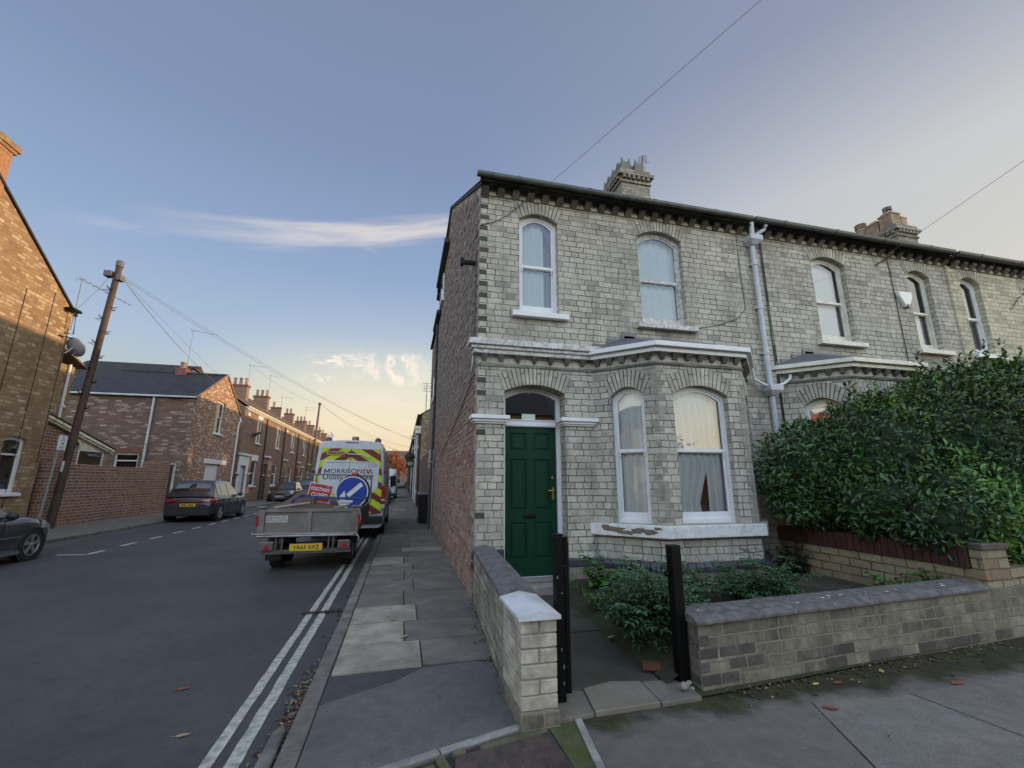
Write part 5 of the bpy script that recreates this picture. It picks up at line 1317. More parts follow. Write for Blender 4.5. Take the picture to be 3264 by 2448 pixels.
m = MB(); m.tube([(-12.95,Y0-.07,ZE-.05),(-12.95,Y0-.07,2.2)], .055, 8); m.lathe([(.075,0),(.075,.08)],(-12.95,Y0-.07,3.4),(0,0,1),8); m.build('downpipe', PIPE, h2l)
m = MB(); m.tube([(XL+.08,33.1,ZE-.25),(XL+.16,33.05,ZE-.45),(XL+.08,33.0,ZE-.7),(XL+.08,32.95,.1)], .055, 8); m.build('corner_downpipe', WHITE, h2l)
f = simple_window(PL, win, h2l, recess=.12); backing(PL, win, .8, h2l, DARKROOM).build('room', DARKROOM, f, uv=False)
m = MB(); PL.box(m, 28.62,31.85,.0,.05,2.47,2.74); m.build('white_lintel', WHITE, h2l, bevel=.006)
m = MB()
for i in range(14): PL.box(m, 28.97+.145*i,29.1+.145*i,-.14,-.11,-.05,2.45)
PL.box(m, 28.95,31.0,-.15,-.135,-.05,2.45); m.build('shutter', WHITE, h2l)
f = simple_window(PS, so, h2l, recess=.1, sill=False, glass=DGLASS); backing(PS, so, .8, h2l, DARKROOM).build('room', DARKROOM, f, uv=False)
m = MB(); m.box(-13.75,-13.2,YR-.3,YR+.3,ZR-.3,ZR+.35); cc = m.build('chimney', REDQ, h2l)
m = MB(); m.lathe([(.17,0),(.15,.3),(.18,.32),(.18,.4),(.13,.4)], (-13.5,YR,ZR+.35), (0,0,1), 10); m.build('chimney_pot', POT, cc)
aerial('television_aerial', (-13.3,YR,ZR+.3), 2.6, 'thin aerial standing on the dark hipped roof', (.9,.5,0), 1.3, 6, size=.14)
# distant gable just visible over the hipped roof
hb = root('distant_house', (-24,40,0), 'grey roof peak just showing over the hipped slate roof', 'house')
m = MB(); m.box(-25,-17,38,44,0,9.0); m.build('wall', TERR_BRICK, hb); m = MB(); m.extr([(-25,38,9.0),(-25,44,9.0),(-25,41,10.95)], (8,0,0)) ; m.build('roof', SLATE, hb)

# ---- brick terrace receding on the left
yb = [34.15,39.5,45.3,51.05,56.6,62.2,67.8,73.4,79.0,84.6]
shutterm = M('white_boarded', (.70,.71,.68), .6, var=.04)
words = ['first terrace house past the hipped roof house, with a white arched door surround','second terrace house along on the left, with a dark doorway and white lintel','third terrace house along the left side, with a small white box under the eaves','fourth terrace house along on the left, just before the thin pole','fifth terrace house on the left, behind the thin pole','sixth terrace house on the left, its upper wall glimpsed beside the van roof','seventh terrace house on the left, showing beyond the pole','eighth terrace house on the left, mostly behind the van','last terrace house on the left, behind the white van']
for i in range(9):
    a, b = yb[i], yb[i+1]; ze = 6.62
    h = root('terraced_house', (-14.5,(a+b)/2,0), words[i], 'house', 'brick terrace on the far side')
    uw = [(37.15,38.35),(42.65,44.1),(48.2,49.7)][i] if i < 3 else (a+2.6,a+4.0)
    gw_ = [(36.8,38.15),(42.45,43.95),(48.1,49.6)][i] if i < 3 else (a+2.55,a+4.0)
    dd = [(34.35,35.7),(40.0,41.25),(45.75,46.95)][i] if i < 3 else (a+.5,a+1.65)
    up = (uw[0],uw[1],4.32,6.15,6.22); gd = (gw_[0],gw_[1],1.12,2.95,3.0); do = (dd[0],dd[1],-.1,2.85,2.85)
    m = MB(); wall(m, PL, a, b, 3.6, ze, [up], .12); wall(m, PL, a, b, -.1, 3.6, [do, gd], .18)
    m.face((XL,a,-.1),(-18,a,-.1),(-18,a,ze),(-14.6,a,9.1),(XL,a,ze)); m.face((XL,b-.003,-.1),(-18,b-.003,-.1),(-18,b-.003,ze),(-14.6,b-.003,9.1),(XL,b-.003,ze))
    m.build('wall', TERR_BRICK, h)
    m = MB(); m.face((XL+.22,a,ze+.02),(XL+.22,b,ze+.02),(-14.6,b,9.22),(-14.6,a,9.22)); m.face((-14.6,a,9.22),(-14.6,b,9.22),(-18.2,b,ze),(-18.2,a,ze)); m.build('roof', TILE, h)
    m = MB(); m.box(XL+.0,XL+.16,a,b,ze-.09,ze+.02); m.box(XL+.16,XL+.25,a,b,ze-.02,ze+.06)
    m.build('cornice', MWHITE, h)
    m = MB(); k = int((b-a)/.3)
    for j in range(k): m.box(XL,XL+.12,a+.1+j*.3,a+.25+j*.3,ze-.20,ze-.092)
    build_each(m, 'dentil', MWHITE, h)
    f = simple_window(PL, up, h, fill=(shutterm,.0) if i == 0 else ((CURT,.9) if i in (2,3) else None)); backing(PL, up, .8, h, DARKROOM).build('room', DARKROOM, f, uv=False)
    f = simple_window(PL, gd, h); backing(PL, gd, .8, h, DARKROOM).build('room', DARKROOM, f, uv=False)
    m = MB()
    if i == 0:
        PL.box(m, uw[0]-.0,uw[1]+.0,.0,.02,6.17,6.5); PL.box(m, gd[0]-.03,gd[1]+.05,.0,.05,2.98,3.42)
        PL.box(m, dd[0]-.25,dd[0],.0,.10,0,3.25); PL.box(m, dd[1],dd[1]+.25,.0,.10,0,3.25); PL.box(m, dd[0]-.42,dd[1]+.42,.0,.2,3.25,3.38)
        PL.box(m, dd[0],dd[1],.0,.06,2.55,3.25); PL.box(m, dd[0]-.5,dd[0]+.1,0,.2,1.95,2.05); PL.box(m, dd[1]-.1,dd[1]+.5,0,.2,1.95,2.05)
    else:
        PL.box(m, dd[0]-.25,dd[1]+.25,.0,.12,3.38,3.5); PL.box(m, dd[0]-.3,dd[0]+.05,0,.14,1.9,1.98); PL.box(m, dd[1]-.05,dd[1]+.3,0,.14,1.9,1.98)
        PL.box(m, gd[0]-.12,gd[1]+.12,-.02,.03,2.98,3.1) if i in (3,5) else None
    build_each(m, 'door_surround', WHITE, h, bevel=.006)
    dm = [M('white_door', (.55,.56,.58), .4), M('brown_door', (.05,.03,.02), .4), M('grey_door', (.12,.13,.14), .4), M('red_door', (.12,.012,.012), .4)][i % 4]
    m = MB(); PL.box(m, dd[0],dd[1],-.16,-.12,-.05,2.1); PL.box(m, dd[0]+.15,dd[1]-.15,-.12,-.11,1.0,1.9); PL.box(m, dd[0]+.15,dd[1]-.15,-.12,-.11,.15,.85); PL.box(m, dd[0],dd[1],-.16,-.1,2.1,2.18); PL.box(m, dd[0],dd[1],-.16,-.14,2.18,2.85); m.build('front_door', dm, h)
    m = MB(); m.tube([(XL+.07,b-.1,ze-.1),(XL+.07,b-.1,0)], .055, 7); m.build('downpipe', BLACKP, h)
    if i in (0,2): 
        m = MB(); PL.box(m, a+.55,a+.85,0,.1,6.05,6.3); m.build('alarm_box', WHITE, h, bevel=.02)
    nz = [3,3,1,2,3,2,3,2,3][i]
    cx0, cx1 = -13.95, -12.72-(.25 if i in (2,3) else 0)
    m = MB(); m.box(cx0,cx1,b-.3,b+.3,7.2,9.05+.15*(i%2)); zc = 9.05+.15*(i%2); cs = m.build('chimney', TERR_BRICK, h)
    m = MB(); m.box(cx0-.06,cx1+.06,b-.36,b+.36,zc,zc+.16); m.build('chimney_head', REDQ, cs)
    for k in range(nz):
        m = MB(); m.lathe([(.13,0),(.105,.5),(.14,.53),(.14,.6),(.1,.62)], (cx0+.2+.42*k,b,zc+.15), (0,0,1), 9); m.build('chimney_pot', POT, cs)
    if i == 2:
        m = MB(); m.tube([(cx1+.1,b-.2,zc-1.2),(cx1+.1,b-.2,zc+.3)], .05, 8); m.lathe([(.05,0),(.1,.02),(.06,.12)],(cx1-.7,b,zc+.16),(0,0,1),8); m.build('flue', WHITE, cs)
    if i in (0,1,2,4): aerial('television_aerial', (cx1-.15,b+.25,zc-.2), [2.2,2.5,1.6,0,2.3][i], ['aerial on the first chimney of the brick terrace','tall aerial on the second chimney of the brick terrace','short aerial on the third terrace chimney','','double aerial beyond the fourth terrace chimney'][i], (.8,.6,0), 1.1, 5, two=(i == 4), size=.12)
m = MB(); m.lathe([(.001,0),(.16,.02),(.30,.08),(.36,.16),(.37,.16),(.30,.05),(.16,-.01),(.001,-.03)], (XL+.35,36.0,4.95), (.5,.2,-.85), 16); m.tube([(XL,36,4.9),(XL+.35,36,4.93)], .03, 5)
tag(m.build('satellite_dish', BLACKP, None, smooth=True), 'black satellite dish seen edge on, on the first terrace house wall', 'satellite dish')
def dish(c, ax, r, label, mat):
    m = MB(); m.lathe([(.001,0),(r*.5,r*.06),(r*.85,r*.19),(r,r*.28),(r*1.01,r*.26),(r*.85,r*.16),(r*.5,r*.02),(.001,-.03)], c, ax, 20)
    a = Vector(ax).normalized(); c = Vector(c); m.tube([c-a*.02, c-a*.25+Vector((0,0,-.15))], .025, 6); m.tube([c+Vector((0,0,-r*.8)), c+a*r*1.0+Vector((0,0,-.1))], .012, 5); m.blob(c+a*r*1.0+Vector((0,0,-.1)), (.05,.05,.06), nu=8, nv=5)
    tag(m.build('satellite_dish', mat, None, smooth=True), label, 'satellite dish', 'satellite dishes')
DISHG = M('grey_dish', (.30,.33,.38), .5, var=.08)
dish((-10.86,17.02,5.80), (.25,.8,.45), .33, 'grey satellite dish on the back corner of the brown brick house', DISHG)
dish((-10.6,68.9,8.05), (.7,-.6,.3), .55, 'pale satellite dish on the far terrace roof just left of the van', DISHG)
aerial('television_aerial', (-10.85,16.72,6.3), 1.85, 'aerial on a tall bracket at the eaves of the brown brick house', (.35,.94,-.12), 1.75, 9, size=.12)
m = MB(); m.tube([(-11.0,16.7,6.2),(-10.8,16.8,6.2),(-10.8,16.72,6.9),(-11.0,16.5,6.9)], .02, 5); m.tube([(-11.0,16.5,6.05),(-10.78,16.8,6.05)], .02, 5); m.box(-11.0,-10.75,16.5,16.9,6.95,7.03); m.build('aerial_bracket', BLACK, nh, uv=False)

# ================================================================== RIGHT SIDE FURTHER UP
m = MB(); m.box(.94,1.16,17.32,26,-.1,2.6); tag(m.build('yard_wall', RED_BRICK, None), 'red brick yard wall running on from the corner house beyond the wheelie bin', 'wall')
yr = [26,31,36,41,46,52,60,72,90]
for i in range(8):
    a, b = yr[i], yr[i+1]
    h = root('terraced_house', (4,(a+b)/2,0), 'sliver of the %s brown terrace house past the wheelie bin' % ['first','second','third','fourth','fifth','sixth','seventh','farthest'][i], 'house', 'brown terrace on the near side')
    PR = Plane((.96,0),(0,1),(-1,0)); ops = [(a+2.4,a+3.6,3.6,4.9,4.95)]
    m = MB(); wall(m, PR, a+.002, b, 2.9, 5.3, ops, .12); wall(m, PR, a+.002, b, -.1, 2.9, [(a+2.4,a+3.6,.9,2.3,2.35)], .12)
    m.face((.96,a,-.1),(8,a,-.1),(8,a,5.3),(4.5,a,7.6),(.96,a,5.3)); m.face((.96,b-.003,-.1),(8,b-.003,-.1),(8,b-.003,5.3),(4.5,b-.003,7.6),(.96,b-.003,5.3)); m.build('wall', BROWN_BRICK, h)
    m = MB(); m.face((.75,a,5.25),(.75,b,5.25),(4.5,b,7.68),(4.5,a,7.68)); m.face((4.5,a,7.68),(4.5,b,7.68),(8.2,b,5.2),(8.2,a,5.2)); m.build('roof', TILE, h)
    for op in ops+[(a+2.4,a+3.6,.9,2.3,2.35)]:
        simple_window(PR, op, h)
    m = MB(); m.box(.955,1.0,a+.6,a+1.6,0,2.2); m.build('front_door', [M('black_door', (.02,.02,.022), .4), M('cream_door', (.4,.38,.3), .5)][i%2], h)
    m = MB(); m.tube([(.88,a+.25,5.2),(.88,a+.25,.1)], .05, 7); m.build('downpipe', WHITE if i in (1,2,4) else BLACKP, h)
    m = MB(); m.box(.70,.80,a,b,5.22,5.32); m.build('gutter', BLACKP, h)
m = MB(); m.tube([(.94,26.3,4.1),(.55,26.3,4.15),(.35,26.3,4.0),(.42,26.3,3.85),(.55,26.3,3.9),(.6,26.3,4.02)], .03, 6); m.tube([(.94,26.3,3.5),(.6,26.3,3.4),(.45,26.3,3.15),(.6,26.3,3.0),(.94,26.3,3.6)], .028, 6)
tag(m.build('scroll_bracket', WHITE, None, smooth=True), 'white scrolled iron bracket on the wall of the first brown terrace house', 'bracket')
m = MB(); m.box(.55,.93,26.0,26.7,4.45,4.62); m.box(.6,.93,26.05,26.65,4.2,4.45); m.build('meter_box', CREAM, None); tag(D.objects['meter_box'], 'cream box fixed high on the end of the first brown terrace house', 'box')
hs = root('hanging_sign', (.6,30,3), 'black hanging sign board over the far right pavement', 'sign')
m = MB(); m.box(.22,.72,30.0,30.06,2.35,2.85); m.build('board', BLACKP, hs, bevel=.008)
m = MB(); m.tube([(.96,30.03,2.95),(.3,30.03,2.95)], .02, 6); m.tube([(.3,30.03,2.95),(.3,30.03,2.84)], .01, 5); m.tube([(.65,30.03,2.95),(.65,30.03,2.84)], .01, 5); m.build('bracket', BLACK, hs)
m = MB()
for z, w in ((2.66,.3),(2.58,.34),(2.5,.26)): m.box(.47-w/2,.47+w/2,29.994,29.999,z,z+.03)
m.build('lettering', CREAM, hs)
m = MB(); m.blob((.45,33,3.15), (.32,.3,.38), seed=4, amp=.3, nu=12, nv=8); tag(m.build('hanging_basket', M('dark_basket', (.03,.035,.02), .9, bmp=1, bs=20), None, smooth=True), 'dark round hanging basket above the black sign board', 'basket')
m = MB(); m.tube([(1.35,30.2,5.4),(1.35,30.2,8.15)], .03, 6)
for k in range(4):
    z = 8.1-.18*k
    m.tube([(1.05,30.2,z),(1.65,30.2,z)], .014, 4)
m.tube([(1.2,30.2,8.1),(1.2,30.2,7.56)], .01, 4); m.tube([(1.5,30.2,8.1),(1.5,30.2,7.56)], .01, 4)
tag(m.build('television_aerial', WIREMETAL, None, uv=False), 'ladder shaped aerial on a tall pole above the brown terrace on the near side', 'aerial', 'television aerials')
# wheelie bin
bn = root('wheelie_bin', (.8,16.6,0), 'black wheelie bin standing against the red brick side wall', 'bin')
m = MB(); m.hexa([(.63,16.40,.03),(.95,16.40,.03),(.95,16.85,.03),(.63,16.85,.03),(.60,16.30,.98),(.985,16.30,.98),(.985,16.92,.98),(.60,16.92,.98)]); m.build('bin_body', BLACKP, bn, bevel=.02)
m = MB(); m.hexa([(.58,16.26,.98),(1.0,16.26,.98),(1.0,16.95,1.03),(.58,16.95,1.03),(.60,16.28,1.03),(.98,16.28,1.03),(.98,16.93,1.09),(.60,16.93,1.09)]); m.build('lid', M('grey_bin_lid', (.10,.11,.12), .35), bn, bevel=.015)
for x in (.62,.93):
    m = MB(); m.lathe([(.09,0),(.1,.01),(.1,.05),(.09,.06)], (x,16.88,.10), (1,0,0), 12); m.build('wheel', BLACKP, bn)
# pavement sign post
sp = root('parking_sign', (.86,13.5,0), 'thin grey post with a white parking plate by the red side wall', 'sign')
m = MB(); m.tube([(.90,13.6,-.05),(.895,13.5,2.38)], .03, 8); m.build('post', M('galvanised_post', (.25,.25,.25), .5, metal=.3), sp)
m = MB(); m.box(.75,.77,13.38,13.68,1.85,2.34); m.box(.77,.87,13.5,13.56,2.0,2.05); m.build('plate', M('sign_back_white', (.55,.56,.55), .5), sp, bevel=.006)
m = MB(); m.box(.745,.7495,13.42,13.64,2.14,2.28); m.box(.745,.7495,13.44,13.62,1.98,2.02); m.box(.745,.7495,13.44,13.62,1.92,1.95); m.build('marks', BLACKP, sp)
m = MB(); m.box(.90,.945,15.7,15.95,2.25,2.55); tag(m.build('wall_plate', M('pale_grey_plate', (.35,.36,.35), .5), None, bevel=.005), 'small pale plate fixed on the red side wall past the parking post', 'plate')

# telegraph pole with climbing irons
tp = root('telegraph_pole', (-10.79,17.6,0), 'tall leaning brown telegraph pole with climbing irons in front of the yard wall', 'pole', 'wooden utility poles')
pb = Vector((-10.79,17.6,-.1)); pt = Vector((-10.40,17.6,9.18))
TARW = M('tarred_wood', (.035,.022,.017), .75, var=.35, vs=6, bmp=.4, bs=30, dirt=(.10,.055,.04), dirt_amt=.5, ds=1.2)
m = MB(); m.tube([pb, pb.lerp(pt,.5), pt], .115, 14, r1=.095); m.build('pole_shaft', TARW, tp, smooth=True)
m = MB()
for k, z in enumerate((3.9,4.35,4.8,5.25,5.7,6.15,6.6,7.05,7.5,8.15)):
    c = pb.lerp(pt,(z+.1)/9.28); s = -1 if k % 2 else 1
    m.tube([c+Vector((0,s*.1,0)), c+Vector((0,s*.34,0)), c+Vector((0,s*.34,.05))], .014, 5); m.tube([c+Vector((0,s*.32,0)), c+Vector((.0,s*.12,-.07))], .01, 4)
    m.tube([c+Vector((s*.1,-.05,.0)), c+Vector((s*.30,-.05,0)), c+Vector((s*.12,-.05,-.06))], .012, 4)
build_each(m, 'climbing_iron', BLACK, tp, uv=False)
m = MB()
c = pb.lerp(pt,.955); m.box(c.x-.34,c.x-.10,c.y-.16,c.y+.1,c.z-.12,c.z+.10); m.box(c.x+.06,c.x+.22,c.y-.16,c.y+.1,c.z-.24,c.z-.02); m.lathe([(.12,0),(.12,.2),(.09,.23)], pt-Vector((0,0,.1)), (0,0,1), 12); build_each(m, 'junction_box', M('grey_junction_box', (.12,.11,.11), .6), tp, bevel=.02)
m = MB(); m.box(-10.72,-10.69,17.42,17.66,1.76,2.10); m.build('plate', M('white_pole_plate', (.62,.63,.64), .5), tp, bevel=.004)
sg = root('parking_sign', (-10.6,17.0,0), 'white parking plate with black symbols on a thin pole beside the telegraph pole', 'sign')
m = MB(); m.tube([(-10.74,17.0,-.05),(-10.62,17.0,2.9)], .035, 8); m.build('post', M('grey_sign_post', (.22,.22,.20), .5), sg)
m = MB(); m.box(-10.60,-10.58,16.86,17.22,2.42,2.88); m.build('plate', WHITE, sg, bevel=.006)
m = MB(); X = -10.578
m.box(X,X+.003,17.0,17.09,2.765,2.85); m.box(X,X+.003,16.99,17.10,2.60,2.66); m.box(X,X+.003,16.93,17.16,2.715,2.727); m.box(X,X+.003,17.0,17.08,2.54,2.555); m.box(X,X+.003,16.92,17.17,2.49,2.505); m.box(X,X+.003,17.0,17.09,2.45,2.458); m.cur = 1; m.box(X+.003,X+.004,17.02,17.07,2.785,2.835); m.box(X+.003,X+.004,17.01,17.08,2.622,2.64)
m.build('symbols', [BLACKP, WHITE], sg, uv=False)
# second, distant pole
tq = root('telegraph_pole', (-10.4,58.8,0), 'distant thin grey wooden pole in front of the brick terrace', 'pole', 'wooden utility poles')
m = MB(); m.tube([(-10.95,58.8,-.1),(-10.6,58.8,11.2)], .17, 10, r1=.12); m.build('pole_shaft', M('weathered_wood', (.14,.11,.09), .85, var=.3), tq, smooth=True)
m = MB(); m.box(-10.75,-10.45,58.6,59.0,10.9,11.1); m.build('junction_box', BLACKP, tq)
# wires
def sagged(a, b, sag, r, label, n=16):
    a = Vector(a); b = Vector(b); m = MB()
    r *= .62
    m.tube([a.lerp(b,i/n) - Vector((0,0,sag*4*(i/n)*(1-i/n))) for i in range(n+1)], r, 4)
    tag(m.build('overhead_wire', WIRE, None, uv=False), label, 'wire', 'overhead wires')
T1 = pt - Vector((0,0,.35))
sagged(T1, (.9,40.0,5.0), .5, .011, 'upper overhead wire from the telegraph pole to the near side terrace')
sagged(T1-Vector((0,0,.08)), (.9,37.0,4.75), .55, .011, 'overhead wire just below the upper one, crossing to the near side terrace')
sagged(T1, (-11,29.6,7.1), .3, .011, 'steep overhead wire from the telegraph pole down to the hipped roof house')
sagged(T1, (-11.0,34.4,6.5), .45, .011, 'overhead wire from the telegraph pole to the first terrace house')
sagged(T1, (-11.0,50,6.6), .8, .012, 'faint overhead wire from the telegraph pole along the brick terrace')
sagged(T1+Vector((-.2,0,-.1)), (-11.1,16.9,6.9), .1, .011, 'short overhead wire between the telegraph pole and the brown brick house')
sagged((-10.6,58.8,11.1), (.9,52,5.2), .8, .018, 'overhead wire from the distant pole across to the near side terrace')
sagged((-10.6,58.8,11.1), (.9,64,5.2), .8, .018, 'lower overhead wire from the distant pole to the far end of the near side terrace')
sagged((-10.6,58.8,11.1), (-12.7,39.6,10.9), .5, .016, 'overhead wire from the distant pole back to the terrace chimneys')
# service wires to the pale houses (their far ends are out of the picture)
def behind(px, py, Y, far):
    pass
sagged((1.94,5.60,5.90), (7.3,-5.5,7.4), .05, .006, 'pale overhead wire rising steeply from the eaves of the pale corner house', 24)
sagged((8.63,5.70,5.58), (7.3,-5.5,7.4), .05, .006, 'overhead wire at the right rising from the second pale brick house', 24)
# the row across the road behind the camera: what the windows reflect
for i in (0,1,2,3,4,6,7,8,9):
    xa = -13+6.2*i if i < 6 else -13-6.2*(i-5); yq = 0 if i < 6 else 8.5; oh = root('opposite_house', (xa+3,-20+yq,0), '%s buff brick house of the row across the road behind the camera' % ['first','second','third','fourth','fifth','sixth','seventh','eighth','ninth','last'][i], 'house', 'houses across the road')
    PO = Plane((0,-17.0+yq), (1,0), (0,1)); ou = [(xa+.8,xa+1.9,3.7,5.3,5.4),(xa+3.6,xa+5.0,3.7,5.3,5.4)]; od = [(xa+.8,xa+1.8,.1,2.4,2.5),(xa+3.4,xa+5.2,.8,2.5,2.6)]
    m = MB(); wall(m, PO, xa, xa+6.2, 3.0, 6.0, ou, .12); m.build('front_wall', BUFF_BRICK, oh)
    m = MB(); wall(m, PO, xa, xa+6.2, -.1, 3.0, od, .15); m.build('front_wall', BUFF_BRICK, oh)
    m = MB(); m.face((xa,-16.7+yq,5.95),(xa+6.2,-16.7+yq,5.95),(xa+6.2,-21+yq,8.4),(xa,-21+yq,8.4)); m.face((xa,-21+yq,8.4),(xa+6.2,-21+yq,8.4),(xa+6.2,-25.3+yq,5.9),(xa,-25.3+yq,5.9)); m.build('roof', SLATE, oh)
    for op in ou+od[1:]:
        f = sash(PO, op, oh); backing(PO, op, .8, oh, ROOM).build('room', ROOM, f, uv=False)
    m = MB(); m.box(xa+.8,xa+1.8,-17.2+yq,-17.15+yq,0,2.5); m.build('front_door', BLACKP, oh)
# end of the street
eh = root('distant_house', (-6,150,0), 'long dark brown building closing the far end of the street', 'house')
m = MB(); m.box(-30,30,150,160,-.1,7.5); m.build('wall', M('far_brick', (.16,.10,.075), .9, var=.2, vs=.6), eh)
m = MB(); m.extr([(-30,149.5,7.4),(-30,160.5,7.4),(-30,155,11.6)], (60,0,0)); m.build('roof', M('far_roof', (.11,.08,.065), .9, var=.2, vs=.5), eh)
for i in range(7):
    m = MB(); m.box(-9+2.6*i,-7.8+2.6*i,149.95,150,4.4,6.2); f = m.build('window', MWHITE, eh); m = MB(); m.box(-8.9+2.6*i,-7.9+2.6*i,149.93,149.949,4.5,6.1); m.build('pane', DGLASS, f)
def tree(label, base, h, r, n, mat, seed, leaf, bare=False, crown_z=.55):
    rr = random.Random(seed); t = root('street_tree', base, label, 'tree', 'trees at the end of the street'); b = Vector(base)
    m = MB(); m.tube([b, b+Vector((.1,0,h*.25)), b+Vector((0,.1,h*.5)), b+Vector((.2,0,h*.8))], .22, 8, r1=.06)
    tips = []
    for i in range(26 if bare else 14):
        a = rr.uniform(0,6.283); z0 = h*rr.uniform(.25,.6); p0 = b+Vector((0,0,z0)); p1 = b+Vector((math.cos(a)*r*rr.uniform(.4,.9), math.sin(a)*r*rr.uniform(.4,.9), h*rr.uniform(.55,.98)))
        m.tube([p0, p0.lerp(p1,.5)+Vector((0,0,-.3)), p1], .07, 5, r1=.02); tips.append(p1)
        if bare:
            for k in range(7):
                q = p0.lerp(p1, rr.uniform(.4,1)); m.tube([q, q+rdir(rr)*rr.uniform(.6,1.4)+Vector((0,0,.6))], .022, 4, r1=.008)
    m.build('trunk', M('bark_'+str(seed), (.09,.06,.045), .9), t, uv=False)
    if not bare:
        m = MB(); clumps = [(p, rr.uniform(.5,1.0)) for p in tips]+[(b+Vector((rr.gauss(0,r*.4),rr.gauss(0,r*.4),h*rr.uniform(.35,.9))), rr.uniform(.5,1.1)) for _ in range(14)]
        for i in range(n):
            c, q = rr.choice(clumps); add_leaf(m, c+rdir(rr)*q*rr.random()**.4*1.2, rdir(rr), Vector((0,0,1)), leaf*rr.uniform(.7,1.3), leaf*.7)
        m.build('crown', mat, t, uv=False)
AUT = leaf_mat('autumn_leaf', [(.30,.09,.04),(.40,.13,.05),(.45,.17,.07),(.28,.07,.04)], .7)
tree('orange red autumn tree at the far end of the pavement', (-.8,112,0), 9.0, 4.2, 2600, AUT, 61, .42)
tree('dark leafy tree across the road behind the camera, mirrored in the bay window', (20.2,-19.5,0), 4.6, 1.6, 420, LAUREL, 64, .30)
ob = root('blocker', (21,-19,0), 'low brick outbuilding with a slate roof added across the road to darken the lower bay window reflection', 'blocker')  # unseen building added to keep the lower bay panes' reflection dark
m = MB(); m.box(16.8,25,-20,-17.4,-.1,2.9); m.build('wall', BROWN_BRICK, ob); m = MB(); m.extr([(16.6,-17.2,2.85),(16.6,-20.2,2.85),(16.6,-18.7,3.75)], (8.6,0,0)); m.build('roof', SLATE, ob)
tree('bare brown treetop behind the van roof at the far end of the street', (-9.5,135,0), 13.5, 3.2, 0, None, 62, .3, bare=True)
tree('wide bare treetop beside the autumn tree at the far end of the street', (-5.0,140,0), 11.5, 3.8, 0, None, 63, .3, bare=True)
# ================================================================== VEHICLES (local: +y forward, x right, z up)
def paint(name, col, rough=.28, metal=.3, coat=.6): return M(name, col, rough, metal=metal, var=.06, vs=2, coat=coat, dirt=(col[0]*.7+.04,col[1]*.7+.037,col[2]*.7+.033), dirt_amt=.22, ds=3)
CARGLASS = M('tinted_car_glass', (.012,.015,.018), .04, var=.1, spec=.9, coat=.6)
TYRE = M('tyre_rubber', (.014,.014,.015), .85, var=.2, vs=12)
RIM = M('alloy_rim', (.36,.36,.37), .35, metal=.7, var=.1)
REDL = M('red_lamp', (.30,.012,.012), .15, var=.15, coat=.8)
CLEARL = M('clear_lamp', (.50,.52,.54), .1, metal=.4, coat=.9)
CHROME = M('chrome', (.55,.56,.58), .15, metal=.95, var=.03)
YPLATE = M('yellow_plate', (.62,.40,.02), .45, var=.05)
WPLATE = M('white_plate', (.66,.66,.64), .45, var=.05)
INK = M('black_ink', (.008,.008,.008), .6, var=.05)
def lerp(a, b, t): return a+(b-a)*t
def interp(tab, y):
    for (a, va), (b, vb) in zip(tab[:-1], tab[1:]):
        if y <= b: return lerp(va, vb, (y-a)/(b-a) if b > a else 0)
    return tab[-1][1]
def wheel(parent, x, y, r, side, w=.2, spokes=5, rimr=.68):
    t = MB(); t.lathe([(r*.62,-w),(r*.93,-w),(r,-w*.85),(r,-.03),(r*.94,-.0),(r*rimr,.004),(r*rimr,-.05)], (x,y,r), (side,0,0), 28)
    o = t.build('wheel', TYRE, parent, smooth=False)
    m = MB(); c = Vector((x,y,r)); ax = Vector((side,0,0))
    m.lathe([(r*rimr,-.045),(r*rimr*1.0,.0),(r*rimr*.93,.004),(r*rimr*.88,-.03)], c, ax, 28)
    m.lathe([(r*.15,-.03),(r*.15,.004),(r*.10,.012),(.001,.012)], c, ax, 12)
    for k in range(spokes):
        a = 2*math.pi*k/spokes+.3; u = Vector((0,math.cos(a),math.sin(a))); v = Vector((0,-math.sin(a),math.cos(a)))
        i0, o0 = r*.1, r*rimr*.93
        p = [c+u*i0-v*r*.07, c+u*i0+v*r*.07, c+u*o0+v*r*.14, c+u*o0-v*r*.14]
        m.extr([q-ax*.03 for q in p], ax*.028)
    m.build('rim', RIM, o, bevel=.003)
    d = MB(); d.lathe([(r*.64,-.055),(.001,-.055)], c, ax, 20); d.build('brake_disc', BLACKP, o)
    return o
